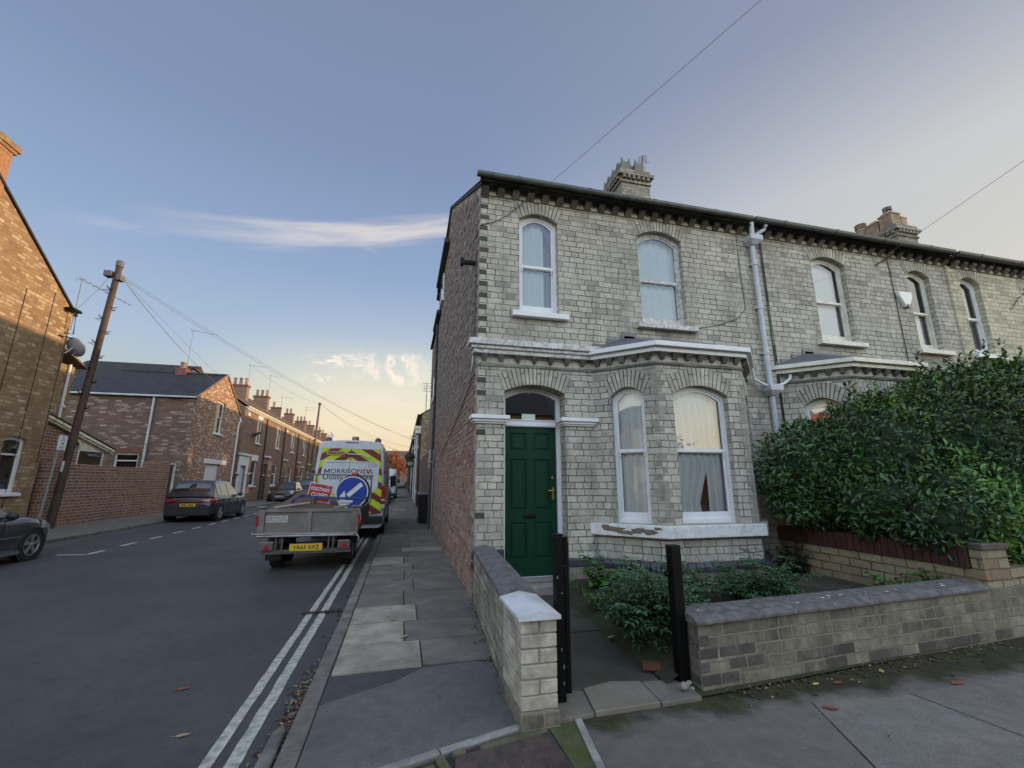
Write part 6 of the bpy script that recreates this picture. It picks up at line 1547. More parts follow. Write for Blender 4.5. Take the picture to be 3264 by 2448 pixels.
def car(name, label, cat, loc, rotz, L, W, H, col, belt=.62, plate=None, rear_plate=None, group=None, r=.30, suv=False, trim=False, spokes=5, hood=.58, screen0=.69, roof0=.50, roof1=.13, glassmat=None, wheels=True, badge=None):
    """hatchback body lofted from cross sections; returns its root"""
    c = root(name, (0,0,0), label, cat, group); hw = W/2; y0 = -L/2
    Y = lambda t: y0 + L*t
    zb = H*belt; zh = H*hood
    top = [(0,.42*H),(.012,.50*H),(.03,zb*.97),(.10,zb),(.3,zb),(.6,zb*.985),(screen0,zb*.965),(.80,zh*1.03),(.90,zh*.94),(.96,zh*.82),(.99,zh*.66),(1.0,.34*H)]
    low = [(0,.20*H),(.03,.15*H),(.1,.13*H),(.5,.12*H),(.9,.13*H),(.97,.14*H),(1.0,.2*H)]
    wid = [(0,.80*hw),(.012,.88*hw),(.05,.95*hw),(.14,.985*hw),(.3,hw),(.6,hw),(.8,.985*hw),(.9,.94*hw),(.96,.86*hw),(.99,.74*hw),(1.0,.64*hw)]
    ts = [0,.012,.03,.06,.10,.14,.18,.22,.27,.33,.4,.5,.6,screen0,.745,.79,.83,.87,.91,.945,.97,.988,1.0]
    wr = [.165, .815]; arch = r*1.17
    m = MB(); rows = []
    for t in ts:
        zt, zl, w = interp(top,t), interp(low,t), interp(wid,t); zm = lerp(zl,zt,.5)
        row = [(0,Y(t),zl),(w*.55,Y(t),zl),(w*.90,Y(t),zl+.005),(w*.985,Y(t),zl+.05),(w*.995,Y(t),lerp(zl,zt,.3)),(w,Y(t),lerp(zl,zt,.58)),(w*.985,Y(t),lerp(zl,zt,.80)),(w*.955,Y(t),lerp(zl,zt,.93)),(w*.86,Y(t),zt),(w*.45,Y(t),zt+.018),(0,Y(t),zt+.024)]
        rows.append(row + [(-p[0],p[1],p[2]) for p in reversed(row[1:-1])])
    m.grid(rows, close_v=True); m.face(*rows[0]); m.face(*reversed(rows[-1]))
    body = m.build('body', col, c, smooth=True, uv=False, sub=1)
    # cabin
    cab = [(.025,0.0),(roof1*.5,.46 if roof1 < .1 else .40),(roof1+.01,.95),(.20,.99),(.36,1.0),(roof0,.965),(.60,.52),(screen0+.005,0.0)]
    cts = [.025,roof1*.35,roof1*.6,roof1*.85,roof1+.01,.20,.3,.4,roof0,.55,.60,.65,screen0+.005]
    zr = lambda t: zb*.975 + (H-zb*.975)*interp(cab,t)
    S = lambda z: lerp(.925*hw, .665*hw, min(1,max(0,(z-zb*.97)/(H-zb*.97))))
    m = MB(); rows = []
    for t in cts:
        z = zr(t); s = S(z); zlo = zb*.95
        row = [(.93*hw,Y(t),zlo),(S(lerp(zlo,z,.5)),Y(t),lerp(zlo,z,.5)),(s*1.0,Y(t),z-.035 if z > zb*1.1 else z),(s*.90,Y(t),z+.006),(s*.5,Y(t),z+.022),(0,Y(t),z+.028)]
        rows.append(row+[(-p[0],p[1],p[2]) for p in reversed(row[:-1])])
    m.grid(rows); m.build('cabin', col, c, smooth=True, uv=False)
    G = glassmat or CARGLASS
    def side_pane(t0, t1, sx, slope0=False, slope1=False):
        g = MB(); k = 5; a = []; b = []
        for i in range(k+1):
            t = lerp(t0,t1,i/k); zlo = zb*1.02; zhi = max(zlo+.012, zr(t)-.075)
            a.append((sx*(S(zlo)+.008), Y(t), zlo)); b.append((sx*(S(zhi)+.010), Y(t), zhi))
        g.grid([a,b]); return g.build('side_window', G, c, uv=False)
    tb = .385
    for sx in (-1,1):
        side_pane(roof1+.035,.20,sx); side_pane(.21,tb-.008,sx); side_pane(tb+.01,.625,sx)
    def slope_pane(nm, ta, tb_, wk):
        g = MB(); rows = []
        for i in range(5):
            t = lerp(ta,tb_,i/4); z = zr(t); s = S(z)*wk
            dz = .012; sg = -1 if ta < .3 else 1
            rows.append([(s*f, Y(t)+sg*.012, z+dz+.028*(1-f*f)*.9) for f in (-1,-.6,-.2,.2,.6,1)])
        g.grid(rows); return g.build(nm, G, c, uv=False)
    slope_pane('rear_window', lerp(.025,roof1,.22), lerp(.025,roof1,.80), .84); slope_pane('windscreen', roof0+.02, screen0-.008, .90)
    # wheels in dark arches
    for t in wr:
        for sx in (-1,1):
            w = interp(wid,t); 
            a = MB(); a.lathe([(arch,.0),(arch*.98,.014),(arch*.90,.016),(arch*.88,-.02),(.01,-.02)], (sx*(w-.004),Y(t),r*1.0), (sx,0,0), 28); a.build('wheel_arch', BLACKP, body)
            wheel(c, sx*(w+.012), Y(t), r, sx, spokes=spokes)
    m = MB()
    for sx in (-1,1):
        w = hw; m.hexa([(sx*w*.96,Y(.24),.10*H),(sx*(w+.006),Y(.24),.12*H),(sx*(w+.006),Y(.74),.12*H),(sx*w*.96,Y(.74),.10*H),(sx*w*.96,Y(.24),.17*H),(sx*(w+.006),Y(.24),.165*H),(sx*(w+.006),Y(.74),.165*H),(sx*w*.96,Y(.74),.17*H)])
        if trim: m.box(min(sx*w,sx*(w+.012)),max(sx*w,sx*(w+.012)),Y(.24),Y(.74),.335*H,.36*H)
    build_each(m, 'sill_trim', BLACKP if not trim else CHROME, body)
    for sx in (-1,1):
        m = MB(); m.blob((sx*(hw+.07),Y(.625),zb*1.03), (.10,.07,.075), seed=2, amp=.1, nu=10, nv=7); m.tube([(sx*hw*.9,Y(.62),zb*1.0),(sx*(hw+.05),Y(.625),zb*1.0)], .025, 6); m.build('mirror', BLACKP, c, smooth=True)
        for t in (.30,.47):
            m = MB(); m.box(min(sx*hw*.985,sx*(hw+.02)),max(sx*hw*.985,sx*(hw+.02)),Y(t)-.08,Y(t)+.08,zb*.86,zb*.89); m.build('door_handle', col, body, bevel=.008)
        # seams of the doors
        m = MB()
        for t in (.225,.385,.62):
            w = interp(wid,t); m.box(min(sx*w*.985,sx*(w+.003)),max(sx*w*.985,sx*(w+.003)),Y(t)-.004,Y(t)+.004,.17*H,zb*.93)
        m.build('door_seam', INK, body)
        # lamps
        m = MB(); rows = []
        for t in (.865,.90,.935,.965): 
            w = interp(wid,t)*1.006; zt = interp(top,t); zl = interp(low,t); rows.append([(sx*w*.985,Y(t)+.006,lerp(zl,zt,.70)),(sx*w*.97,Y(t)+.008,lerp(zl,zt,.93)),(sx*w*.80,Y(t)+.012,zt+.012)])
        m.grid(rows)
        w = interp(wid,.988); zt = interp(top,.985); zl = interp(low,.985); m.hexa([(sx*w*.98,Y(.965),lerp(zl,zt,.66)),(sx*w*.5,Y(.992),lerp(zl,zt,.66)),(sx*w*.5,Y(.992)-.1,lerp(zl,zt,.66)),(sx*w*.98,Y(.965)-.1,lerp(zl,zt,.66)),(sx*w*.98,Y(.955),lerp(zl,zt,1.15)),(sx*w*.55,Y(.984),lerp(zl,zt,1.02)),(sx*w*.55,Y(.984)-.1,lerp(zl,zt,1.05)),(sx*w*.98,Y(.955)-.1,lerp(zl,zt,1.15))]); m.build('headlight', CLEARL, c)
        m = MB(); rows = []
        for t in (.004,.014,.03,.06,.095):
            w = interp(wid,t)*1.008; zt = interp(top,min(.05,t+.02)); rows.append([(sx*w,Y(t)-.008,zb*.76),(sx*w*.99,Y(t)-.008,zb*.86),(sx*w*.93,Y(t)-.006,zb*(.92 if t < .02 else .955))])
        m.grid(rows); m.extr([(sx*.80*hw,Y(0)-.008,zb*.78),(sx*.42*hw,Y(.0)-.014,zb*.85),(sx*.44*hw,Y(.006)-.014,zb*.90),(sx*.84*hw,Y(.008)-.012,zb*.93)], (0,.03,0)); m.build('tail_light', REDL, c)
    m = MB(); m.box(-.46*hw,.46*hw,Y(0)-.02,Y(0)+.03,zb*.80,zb*.825); m.build('boot_strip', CHROME, body)
    m = MB(); m.box(-hw*.86,hw*.86,Y(0)-.012,Y(.02),.16*H,.26*H); m.build('rear_bumper', BLACKP, body, bevel=.02)
    m = MB(); m.box(-hw*.34,hw*.34,Y(1)-.05,Y(1)+.012,.24*H,.45*H); m.build('grille', BLACKP, body, bevel=.03)
    m = MB(); m.box(-hw*.6,hw*.6,Y(1)-.05,Y(1)+.006,.15*H,.21*H); m.build('lower_grille', BLACKP, body, bevel=.01)
    if plate:
        m = MB(); m.box(-.26,.26,Y(1)+.008,Y(1)+.022,.27*H,.27*H+.105); pl_ = m.build('number_plate', WPLATE, c)
        m = MB(); m.box(-.2,-.02,Y(1)+.022,Y(1)+.024,.27*H+.03,.27*H+.075); m.box(.03,.2,Y(1)+.022,Y(1)+.024,.27*H+.03,.27*H+.075); m.build('plate_marks', INK, pl_)
    if rear_plate:
        m = MB(); m.box(-.27,.27,Y(0)-.03,Y(0)-.012,zb*.62,zb*.62+.11); pl_ = m.build('number_plate', YPLATE, c)
        m = MB(); 
        for x0_ in (-.21,-.12,.02,.11): m.box(x0_,x0_+.07,Y(0)-.0325,Y(0)-.03,zb*.62+.03,zb*.62+.08)
        m.build('plate_marks', M('faded_ink', (.10,.07,.01), .6), pl_)
    c.location = loc; c.rotation_euler = (0,0,rotz)
    return c
SILV = paint('dark_silver_paint', (.045,.048,.056)); GREY = paint('graphite_paint', (.038,.039,.048)); NAVY = paint('blue_black_paint', (.014,.014,.022)); DARKP = paint('black_paint', (.012,.012,.013)); WHP = paint('white_van_paint', (.62,.64,.68), .35, 0.0, .4)
k = car('parked_car', 'dark silver hatchback nosing into the left edge of the picture', 'car', (-7.88,9.98,RZ), 0, 3.86, 1.6, 1.42, SILV, belt=.61, trim=True, r=.30, spokes=5, group='parked cars')
k = car('parked_car', 'dark grey hatchback seen from behind, in front of the shuttered house', 'car', (-7.88,21.75,RZ), 0, 4.05, 1.78, 1.56, GREY, belt=.615, rear_plate=True, r=.33, spokes=7, hood=.60, roof1=.085, group='parked cars')
k = car('parked_car', 'small blue black hatchback facing the camera by the terrace doors', 'car', (-8.75,38.4,RZ), math.pi, 3.9, 1.84, 1.5, NAVY, belt=.62, plate=True, r=.32, group='parked cars')
m = MB(); 
def audi(kk):
    m = MB(); m.box(-.42,.42,1.955,1.968,.36,.40); m.box(-.42,.42,1.955,1.968,.70,.73); m.box(-.42,-.39,1.955,1.968,.36,.73); m.box(.39,.42,1.955,1.968,.36,.73); m.build('grille_frame', CHROME, kk, bevel=.006)
    m = MB()
    for i in range(4):
        rows = []; c = Vector((-.165+.11*i,1.972,.62))
        m.lathe([(.07,0),(.07,.01),(.056,.01),(.056,0)], c, (0,1,0), 14)
    m.build('badge', CHROME, kk)
kk = k
loc_, rot_ = kk.location.copy(), kk.rotation_euler.copy(); kk.location = (0,0,0); kk.rotation_euler = (0,0,0); audi(kk); kk.location = loc_; kk.rotation_euler = rot_
k = car('parked_car', 'black estate car parked behind the blue black hatchback, showing beside the van', 'car', (-8.15,45.5,RZ), 0, 4.5, 1.95, 1.75, DARKP, belt=.64, r=.34, rear_plate=False, group='parked cars')
k = car('parked_car', 'silver car with a dark front parked close behind the white utility van', 'car', (-1.72,34.6,RZ), math.pi, 4.3, 1.9, 1.72, paint('pale_silver_paint', (.40,.42,.45)), belt=.66, hood=.64, r=.35, plate=False, group='parked cars')
k = car('parked_car', 'distant dark car standing across the end of the street', 'car', (-.4,92,RZ), rad(90), 4.2, 1.75, 1.5, DARKP, r=.32, group='parked cars')

# ---- panel vans
def van(name, label, loc, rotz, L, W, H, col, rear=True):
    v = root(name, (0,0,0), label, 'van', 'white vans'); hw = W/2; y0 = 0.0
    secs = [(0.0,.955,.99),(.05,.985,1.0),(.5,1.0,1.0),(L*.62,1.0,1.0),(L*.74,1.0,.985),(L*.80,.99,.93),(L*.90,.97,.62),(L*.97,.93,.50),(L,.85,.42)]
    m = MB(); rows = []
    for (y, wk, hk) in secs:
        w = hw*wk; h = H*hk
        wt = lambda f: w*(1 - .085*max(0,(f-.42))/.58 - (.0))
        row = [(0,y,.30),(w*.92,y,.30),(w*.99,y,.36),(w,y,.6),(w,y,.42*H if h > .5*H else h*.7),(wt(.8)*1.0,y,h*.80),(wt(.95)*.985,y,h*.945),(wt(1)*.93,y,h*.985),(wt(1)*.82,y,h),(w*.4,y,h*1.012),(0,y,h*1.016)]
        rows.append(row+[(-p[0],p[1],p[2]) for p in reversed(row[1:-1])])
    m.grid(rows, close_v=True); m.face(*rows[0]); m.face(*reversed(rows[-1]))
    body = m.build('body', col, v, smooth=False, uv=False, bevel=.03)
    for y in (L*.17,L*.80):
        for sx in (-1,1):
            a = MB(); a.lathe([(.41,.0),(.40,.01),(.01,-.01)], (sx*(hw-.003),y,.35), (sx,0,0), 24); a.build('wheel_arch', BLACKP, body); wheel(v, sx*(hw+.012), y, .345, sx, w=.22, spokes=6, rimr=.6)
    m = MB(); m.face((-hw*.84,L*.815,.66*H*1.35),(hw*.84,L*.815,.66*H*1.35),(hw*.92,L*.905,.62*H),(-hw*.92,L*.905,.62*H)); 
    m = MB(); 
    g = [(-hw*.80,L*.805+.012,H*.90),(hw*.80,L*.805+.012,H*.90),(hw*.90,L*.895+.02,H*.645),(-hw*.90,L*.895+.02,H*.645)]
    m.face(*g); m.build('windscreen', CARGLASS, v, uv=False)
    for sx in (-1,1):
        m = MB(); m.face((sx*(hw*.985+.004),L*.65,.55*H),(sx*(hw*.985+.004),L*.86,.55*H),(sx*(hw*.93+.004),L*.79,.84*H),(sx*(hw*.935+.004),L*.65,.84*H)); m.build('side_window', CARGLASS, v, uv=False)
        m = MB(); m.box(min(sx*hw,sx*(hw+.02)),max(sx*hw,sx*(hw+.02)),.5,L*.6,.72,.80); m.build('side_strip', BLACKP, body, bevel=.006)
        m = MB(); m.box(min(sx*(hw+.02),sx*(hw+.22)),max(sx*(hw+.02),sx*(hw+.22)),L*.77,L*.80,.52*H,.66*H); m.build('mirror', BLACKP, v, bevel=.03)
        m = MB(); m.hexa([(sx*hw*.5,L*.99,.8),(sx*hw*.86,L*.95,.8),(sx*hw*.86,L*.9,.8),(sx*hw*.5,L*.9,.8),(sx*hw*.6,L*.965,1.05),(sx*hw*.9,L*.93,1.1),(sx*hw*.9,L*.88,1.1),(sx*hw*.6,L*.88,1.05)]); m.build('headlight', CLEARL, v)
    m = MB(); m.box(-hw*.9,hw*.9,L-.04,L+.08,.30,.56); m.build('front_bumper', BLACKP, body, bevel=.04)
    m = MB(); m.box(-hw*.5,hw*.5,L-.15,L+.02,.66,.95); m.build('grille', BLACKP, body, bevel=.02)
    return v, body
vx, vy = -1.40, 12.98
v, vb = van('utility_van', 'white utility van with yellow and red chevrons on its back doors, standing behind the trailer', None, 0, 5.6, 1.92, 2.62, WHP)
YEL = M('fluorescent_yellow', (.48,.62,.012), .5, var=.05); REDC = M('dark_red_reflective', (.16,.014,.02), .45, var=.12, vs=6)
o = Vector((vx,vy,RZ))
def lx(x): return x-vx
def lz(z): return z-RZ
# back doors: everything on the tail is laid on the plane y = -.0x in front of the body
# red ground sheet of the chevron field, upper part and flanks
outer = [(-.80,2.40),(.78,2.38),(.885,1.35),(.90,.68),(-.90,.68),(-.885,1.35)]
m = MB()
TY = -.028
red_poly = [(-.755,2.435),(.77,2.40),(.86,1.60),(.885,.68),(.70,.66),(.70,.66),(-.88,.68),(-.84,1.6)]
m.extr([(x,TY,z) for x, z in red_poly], (0,.05,0)); back = m.build('chevron_panel', REDC, v, bevel=.004)
def clip_poly(poly, inside, inter):
    out = []
    for i in range(len(poly)):
        a, b = poly[i-1], poly[i]
        if inside(b):
            if not inside(a): out.append(inter(a,b))
            out.append(b)
        elif inside(a): out.append(inter(a,b))
    return out
def clip_half(poly, nx, nz, d):
    f = lambda p: nx*p[0]+nz*p[1]-d
    return clip_poly(poly, lambda p: f(p) >= 0, lambda a, b: (a[0]+(b[0]-a[0])*f(a)/(f(a)-f(b)), a[1]+(b[1]-a[1])*f(a)/(f(a)-f(b))))
convex = [(-.75,2.43),(.765,2.395),(.855,1.60),(.88,.69),(-.875,.69),(-.835,1.6)]
m = MB(); sw = .20; sl = .62
for side in (-1,1):
    for k in range(-6,9):
        # stripes fall away from the centre line
        base = clip_half(convex, side, 0, .006)
        n_ = Vector((sl*side,1)).normalized(); dd = 2.02 + k*2*sw*.78
        pol = clip_half(clip_half(base, n_.x, n_.y, dd), -n_.x, -n_.y, -(dd+sw*.78))
        if len(pol) > 2: m.face(*[(x,TY-.003,z) for x, z in pol])
m.build('chevron_stripes', YEL, back, uv=False)
# white door panels covering the middle
m = MB()
dp = [(-.63,2.11),(-.70,2.04),(-.80,1.30),(-.76,1.22),(.60,1.20),(.76,1.36),(.77,1.98),(.70,2.06)]
m.extr([(x,TY-.012,z) for x, z in dp], (0,.012,0)); dr_ = m.build('rear_door', WHP, v, bevel=.012)
m = MB(); m.box(-.028,-.020,TY-.0135,TY-.0125,1.22,2.07); m.box(-.018,-.012,TY-.006,TY-.0045,2.07,2.41); m.box(-.62,.68,TY-.0135,TY-.0125,2.035,2.045); m.build('door_seam', INK, dr_)
m = MB(); m.tube([(-.12,TY-.02,2.28),(.30,TY-.022,2.25),(.50,TY-.02,2.17)], .014, 5); m.build('wiper', WHP, v)
m = MB(); m.box(-.64,-.16,TY-.02,TY-.006,2.235,2.345); np_ = m.build('number_plate', M('faded_yellow_plate', (.42,.27,.06), .5, var=.1), v, bevel=.004)
v.location = o
def vtext(name, body, mat, x, z, w, h, par, dy=TY-.013, **kw): return text(name, body, mat, (vx+x, vy+dy, RZ+z), (1,0,-.0), (0,0,1), w, h, par, thick=.002, **kw)
vtext('plate_text', 'YR65 KFZ', INK, -.61, 2.262, .42, .062, np_, dy=TY-.02, bold=.012)
TXT = M('black_vinyl', (.012,.012,.013), .4)
vtext('lettering', 'ORRISON', TXT, -.495, 1.745, .81, .125, dr_, bold=.006)
m = MB(); bx_, bz_, yb_ = vx-.66, RZ+1.747, vy+TY-.0152
for q in ([(0,0),(.028,0),(.028,.121),(0,.121)], [(.117,0),(.145,0),(.145,.121),(.117,.121)], [(0,.121),(.03,.121),(.086,.03),(.0725,.008)], [(.145,.121),(.115,.121),(.059,.03),(.0725,.008)]): m.face(*[(bx_+a, yb_-.0004*i_, bz_+b) for i_, (a, b) in enumerate(q)])
m.build('lettering', TXT, dr_, uv=False)
vtext('lettering', 'Utility Services', TXT, -.68, 1.545, 1.26, .165, dr_, bold=.010)
vtext('fleet_number', '3150', M('grey_vinyl', (.16,.16,.16), .5), .46, 1.925, .25, .085, dr_)
# emblem: three interlocked red and black bars
m = MB(); X0, Z0 = vx+.36, RZ+1.735; yy_ = vy+TY-.0155
def emb(pts): m.face(*[(X0+a, yy_, Z0+b) for a, b in pts])
m.cur = 0
for (dx) in (0,.085,.17):
    emb([(dx-.02,.118),(dx+.06,.118),(dx+.03,.07),(dx-.02,.07)]) if dx != .085 else emb([(.06,.118),(.10,.118),(.125,.05),(.15,.118),(.17,.118),(.145,.0),(.105,.0)])
m.cur = 1; emb([(-.02,.05),(.03,.05),(.045,.03),(-.02,.03)]); emb([(-.02,.015),(.055,.015),(.065,.0),(-.02,.0)]); emb([(.19,.05),(.245,.05),(.245,.03),(.185,.03)]); emb([(.18,.015),(.245,.015),(.245,0),(.175,0)])
m.build('emblem', [M('red_vinyl', (.35,.015,.015), .4), TXT], dr_, uv=False)
# tail lamps, beacons, bumper, plates, mirrors
for sx in (-1,1):
    m = MB(); x = vx+sx*.925; m.box(x-.05,x+.05,vy-.05,vy+.12,RZ+.92,RZ+1.42); t_ = m.build('tail_light', REDL, v, bevel=.015); m = MB(); m.box(x-.052,x+.052,vy-.052,vy+.1,RZ+.80,RZ+.91); m.box(x-.052,x+.052,vy-.052,vy+.1,RZ+1.0,RZ+1.06); m.build('reversing_light', CLEARL, t_, bevel=.01)
    m = MB(); m.lathe([(.085,-.06),(.09,0),(.08,.06),(.05,.07)], (vx+sx*.66+.02,vy+.16,RZ+2.66), (0,-1,0), 14); m.tube([(vx+sx*.66,vy+.16,RZ+2.6),(vx+sx*.66,vy+.2,RZ+2.52)], .03, 6); m.build('work_lamp', M('lamp_housing', (.10,.08,.07), .5), v)
m = MB(); m.lathe([(.10,0),(.10,.10),(.085,.13),(.001,.14)], (vx+.04,vy+.4,RZ+2.66), (0,0,1), 14); m.box(vx-.10,vx+.16,vy+.3,vy+.5,RZ+2.64,RZ+2.67); m.build('beacon', M('amber_beacon', (.30,.20,.10), .3, coat=.5), v)
m = MB(); m.box(vx-.17,vx+.16,vy-.005,vy+.05,RZ+2.575,RZ+2.60); m.build('brake_light', M('dark_red_lens', (.05,.01,.01), .2), v)
m = MB(); m.box(vx-.93,vx+.93,vy-.10,vy+.05,RZ+.42,RZ+.62); m.build('rear_bumper', BLACKP, v, bevel=.03)
m = MB()
for z in (1.0,1.75): 
    for sx in (-1,1): m.box(vx+sx*.935-.03,vx+sx*.935+.03,vy-.035,vy+.03,RZ+z,RZ+z+.08)
m.build('hinge', BLACKP, v, bevel=.006)
v2, v2b = van('panel_van', 'distant white panel van with a black windscreen facing the camera along the near kerb', None, 0, 5.4, 1.95, 2.62, paint('far_van_white', (.55,.58,.62), .4, 0, .3))
v2.location = (-1.38,45.4,RZ); v2.rotation_euler = (0,0,math.pi)

# ---- tipper trailer
tr = root('trailer', (0,0,0), 'grey metal drop sided trailer with a yellow number plate hitched behind the van', 'trailer')
GALV = M('dirty_galvanised', (.20,.19,.175), .6, metal=.25, var=.2, vs=5, bmp=.1, bs=20, dirt=(.13,.105,.085), dirt_amt=.5, ds=3)
GALVD = M('dark_galvanised', (.12,.11,.10), .65, metal=.25, var=.25, vs=6, dirt=(.07,.055,.045), dirt_amt=.5)
STEEL = M('bare_steel', (.33,.32,.31), .4, metal=.6, var=.2, vs=8, dirt=(.15,.11,.09), dirt_amt=.4)
X0, X1, YT, YF = -2.32, -.77, 8.66, 11.6
m = MB(); m.box(X0,X1,YT,YT+.03,.56,.955); tgate = m.build('tailgate', GALV, tr, bevel=.004)
m = MB(); m.box(X0,X1,YT-.03,YT+.035,.925,.975); m.box(X0,X1,YT-.03,YT+.0,.555,.60); m.box(X0,X0+.06,YT-.03,YT,.6,.925); m.box(X1-.06,X1,YT-.03,YT,.6,.925); m.box(-1.575,-1.51,YT-.028,YT,.6,.925); m.build('tailgate_frame', GALV, tgate, bevel=.004)
m = MB(); m.tube([(X0-.10,YT-.02,.565),(X1+.02,YT-.02,.555)], .014, 8); m.tube([(X0-.03,YT-.03,.53),(X1-.02,YT-.03,.525)], .02, 8)
for x in (X0-.1,X1+.02): m.lathe([(.02,0),(.025,.02),(.02,.05)], (x,YT-.02,.545), (0,0,1), 8)
m.build('hinge_rod', STEEL, tgate)
m = MB(); m.box(-2.245,-1.90,YT-.004,YT-.001,.755,.868); st = m.build('sticker', M('worn_white_sticker', (.48,.48,.45), .6, var=.1, dirt=(.25,.24,.22), dirt_amt=.45, ds=22), tgate)
text('sticker_text', 'Utility Services', M('faded_black_ink', (.09,.09,.085), .6), (-2.225,YT-.0045,.775), (1,0,0), (0,0,1), .31, .038, st, thick=.001, bold=.01)
m = MB()
for i in range(11): m.box(-2.215+.026*i,-2.197+.026*i,YT-.0055,YT-.0045,.822+.004*(i%2),.85-.003*(i%3))
m.build('worn_lettering', M('faded_black_ink2', (.14,.14,.13), .6), st)
for x, nm in ((X0,0),(X1,1)):
    s = -1 if nm == 0 else 1
    m = MB(); m.box(x-.03,x+.03,YT+.035,YF,.56,.95); m.build('side_panel', GALVD, tr, bevel=.004)
    m = MB(); m.box(x-.05,x+.05,YT-.02,YT+.06,.50,1.01); m.box(x-.08,x+.08,YT-.06,YT+.07,1.0,1.03); m.build('corner_post', GALV, tr, bevel=.006)
    m = MB(); m.box(x+s*.055-.02,x+s*.055+.02,YT-.03,YT-.015,.70,.87); m.build('side_reflector', REDL, tr)
m = MB(); m.box(X0,X1,YF,YF+.03,.56,1.0); m.build('headboard', GALVD, tr)
m = MB(); m.box(X0,X1,YT,YF,.53,.57); m.build('bed', GALVD, tr)
m = MB()
for x in (-1.98,-1.12): m.box(x-.04,x+.04,YT+.05,YF+.1,.40,.53)
m.box(X0+.05,X1-.05,YT+.0,YT+.06,.23,.30); m.box(-1.83,-1.29,YT-.005,YT+.03,.25,.40)
for x in (-2.05,-1.95,-1.20,-1.12): m.box(x-.015,x+.015,YT-.01,YT+.05,.25,.54)
m.tube([(-1.55,YF,.45),(-1.45,13.0,.42)], .04, 8); m.build('chassis', GALVD, tr, bevel=.005)
m = MB(); m.box(-1.825,-1.295,YT-.012,YT-.004,.277,.392); npt = m.build('number_plate', YPLATE, tr, bevel=.003)
text('plate_text', 'YR65 KFZ', INK, (-1.775,YT-.0125,.300), (1,0,0), (0,0,1), .43, .068, npt, thick=.001, bold=.014)
for x in (-2.185,-.94):
    m = MB(); m.box(x-.105,x+.105,YT-.03,YT+.03,.285,.445); lb = m.build('tail_light', M('lamp_box_clear', (.13,.09,.09), .3, coat=.4), tr, bevel=.02)
    m = MB(); m.extr([(x-.06,YT-.032,.315),(x+.06,YT-.032,.315),(x,YT-.032,.415)], (0,-.012,0)); m.build('reflector_triangle', REDL, lb, bevel=.004)
for x, s in ((-2.14,-1),(-.95,1)):
    for y in (9.35,10.0):
        wheel(tr, x+s*.10, y, .26, s, w=.20, spokes=5, rimr=.55).location.z += RZ
    m = MB(); rows = []
    for y, z in ((8.98,.30),(9.05,.46),(9.2,.50),(10.2,.50),(10.35,.42),(10.4,.3)): rows.append([(x-.13,y,z),(x+.13,y,z)])
    m.grid(rows); m.build('mudguard', BLACKP, tr)
    m = MB(); m.box(x-.13,x+.13,8.97,8.98,.09,.31); m.build('mudflap', TYRE, tr)
m = MB(); m.box(-2.15,-.95,9.28,9.40,.14,.26); m.box(-2.15,-.95,9.93,10.05,.14,.26); m.build('axle', GALVD, tr)
# ladder frame standing at the front of the bed
m = MB(); m.tube([(-2.24,11.45,1.625),(-.68,11.45,1.585)], .017, 8)
for x in (-1.98,-.72): m.tube([(x,11.45,.95),(x,11.45,1.60)], .02, 8)
m.build('ladder_rack', GALV, tr)
m = MB(); m.tube([(X1-.04,YT-.02,.97),(X1+.06,YT-.03,.96),(X1+.08,YT-.02,.80),(X1+.06,YT-.02,.70)], .008, 5); m.tube([(X1+.02,YT-.03,.55),(X1+.07,YT-.05,.50),(X1+.08,YT-.04,.42)], .009, 5); m.build('rope', M('pale_rope', (.45,.43,.38), .9), tr)
# load on the trailer
m = MB(); rows = []
for i in range(15):
    row = []
    for j in range(15):
        x = lerp(X0+.02,X1-.03,i/14); y = lerp(YT+.05,YF-.1,j/14); fx = i/14; fy = j/14
        h = .94 + .36*math.exp(-((fx-.30)/.24)**2-((fy-.42)/.30)**2) + .10*math.exp(-((fx-.7)/.2)**2-((fy-.5)/.3)**2) + .06*noise.noise(Vector((x*4,y*4,0))) + .03*noise.noise(Vector((x*12,y*12,3)))
        if j == 0: h = .93
        row.append((x,y,h))
    rows.append(row)
m.grid(rows); tag(m.build('rubble_heap', M('red_brown_soil', (.10,.058,.042), .95, var=.4, vs=7, bmp=.9, bs=22, dirt=(.16,.10,.075), dirt_amt=.5, ds=5), None, smooth=True), 'heap of reddish brown soil and rubble loaded in the trailer', 'soil heap', kind='stuff')
m = MB(); m.tube([(-2.15,8.74,1.0),(-1.62,8.95,1.07)], .018, 6); TIMB = M('pale_timber', (.40,.36,.30), .8); tag(m.build('timber_batten', TIMB, None), 'long pale batten lying across the left end of the trailer tailgate', 'batten')
m = MB(); m.tube([(-1.15,8.74,.99),(-.95,9.0,1.02)], .018, 6); tag(m.build('timber_batten', TIMB, None), 'short pale batten end at the right end of the trailer tailgate', 'batten')
m = MB(); m.tube([(-1.60,9.12,.92),(-1.58,9.12,1.16)], .03, 8); tag(m.build('post_stub', GALVD, None), 'grey post stub standing in front of the red footway sign', 'post')
m = MB(); m.tube([(-1.95,9.05,.92),(-1.93,9.0,1.13)], .026, 8); tag(m.build('post_stub', GALVD, None), 'thin grey post stub left of the red footway sign in the soil heap', 'post')
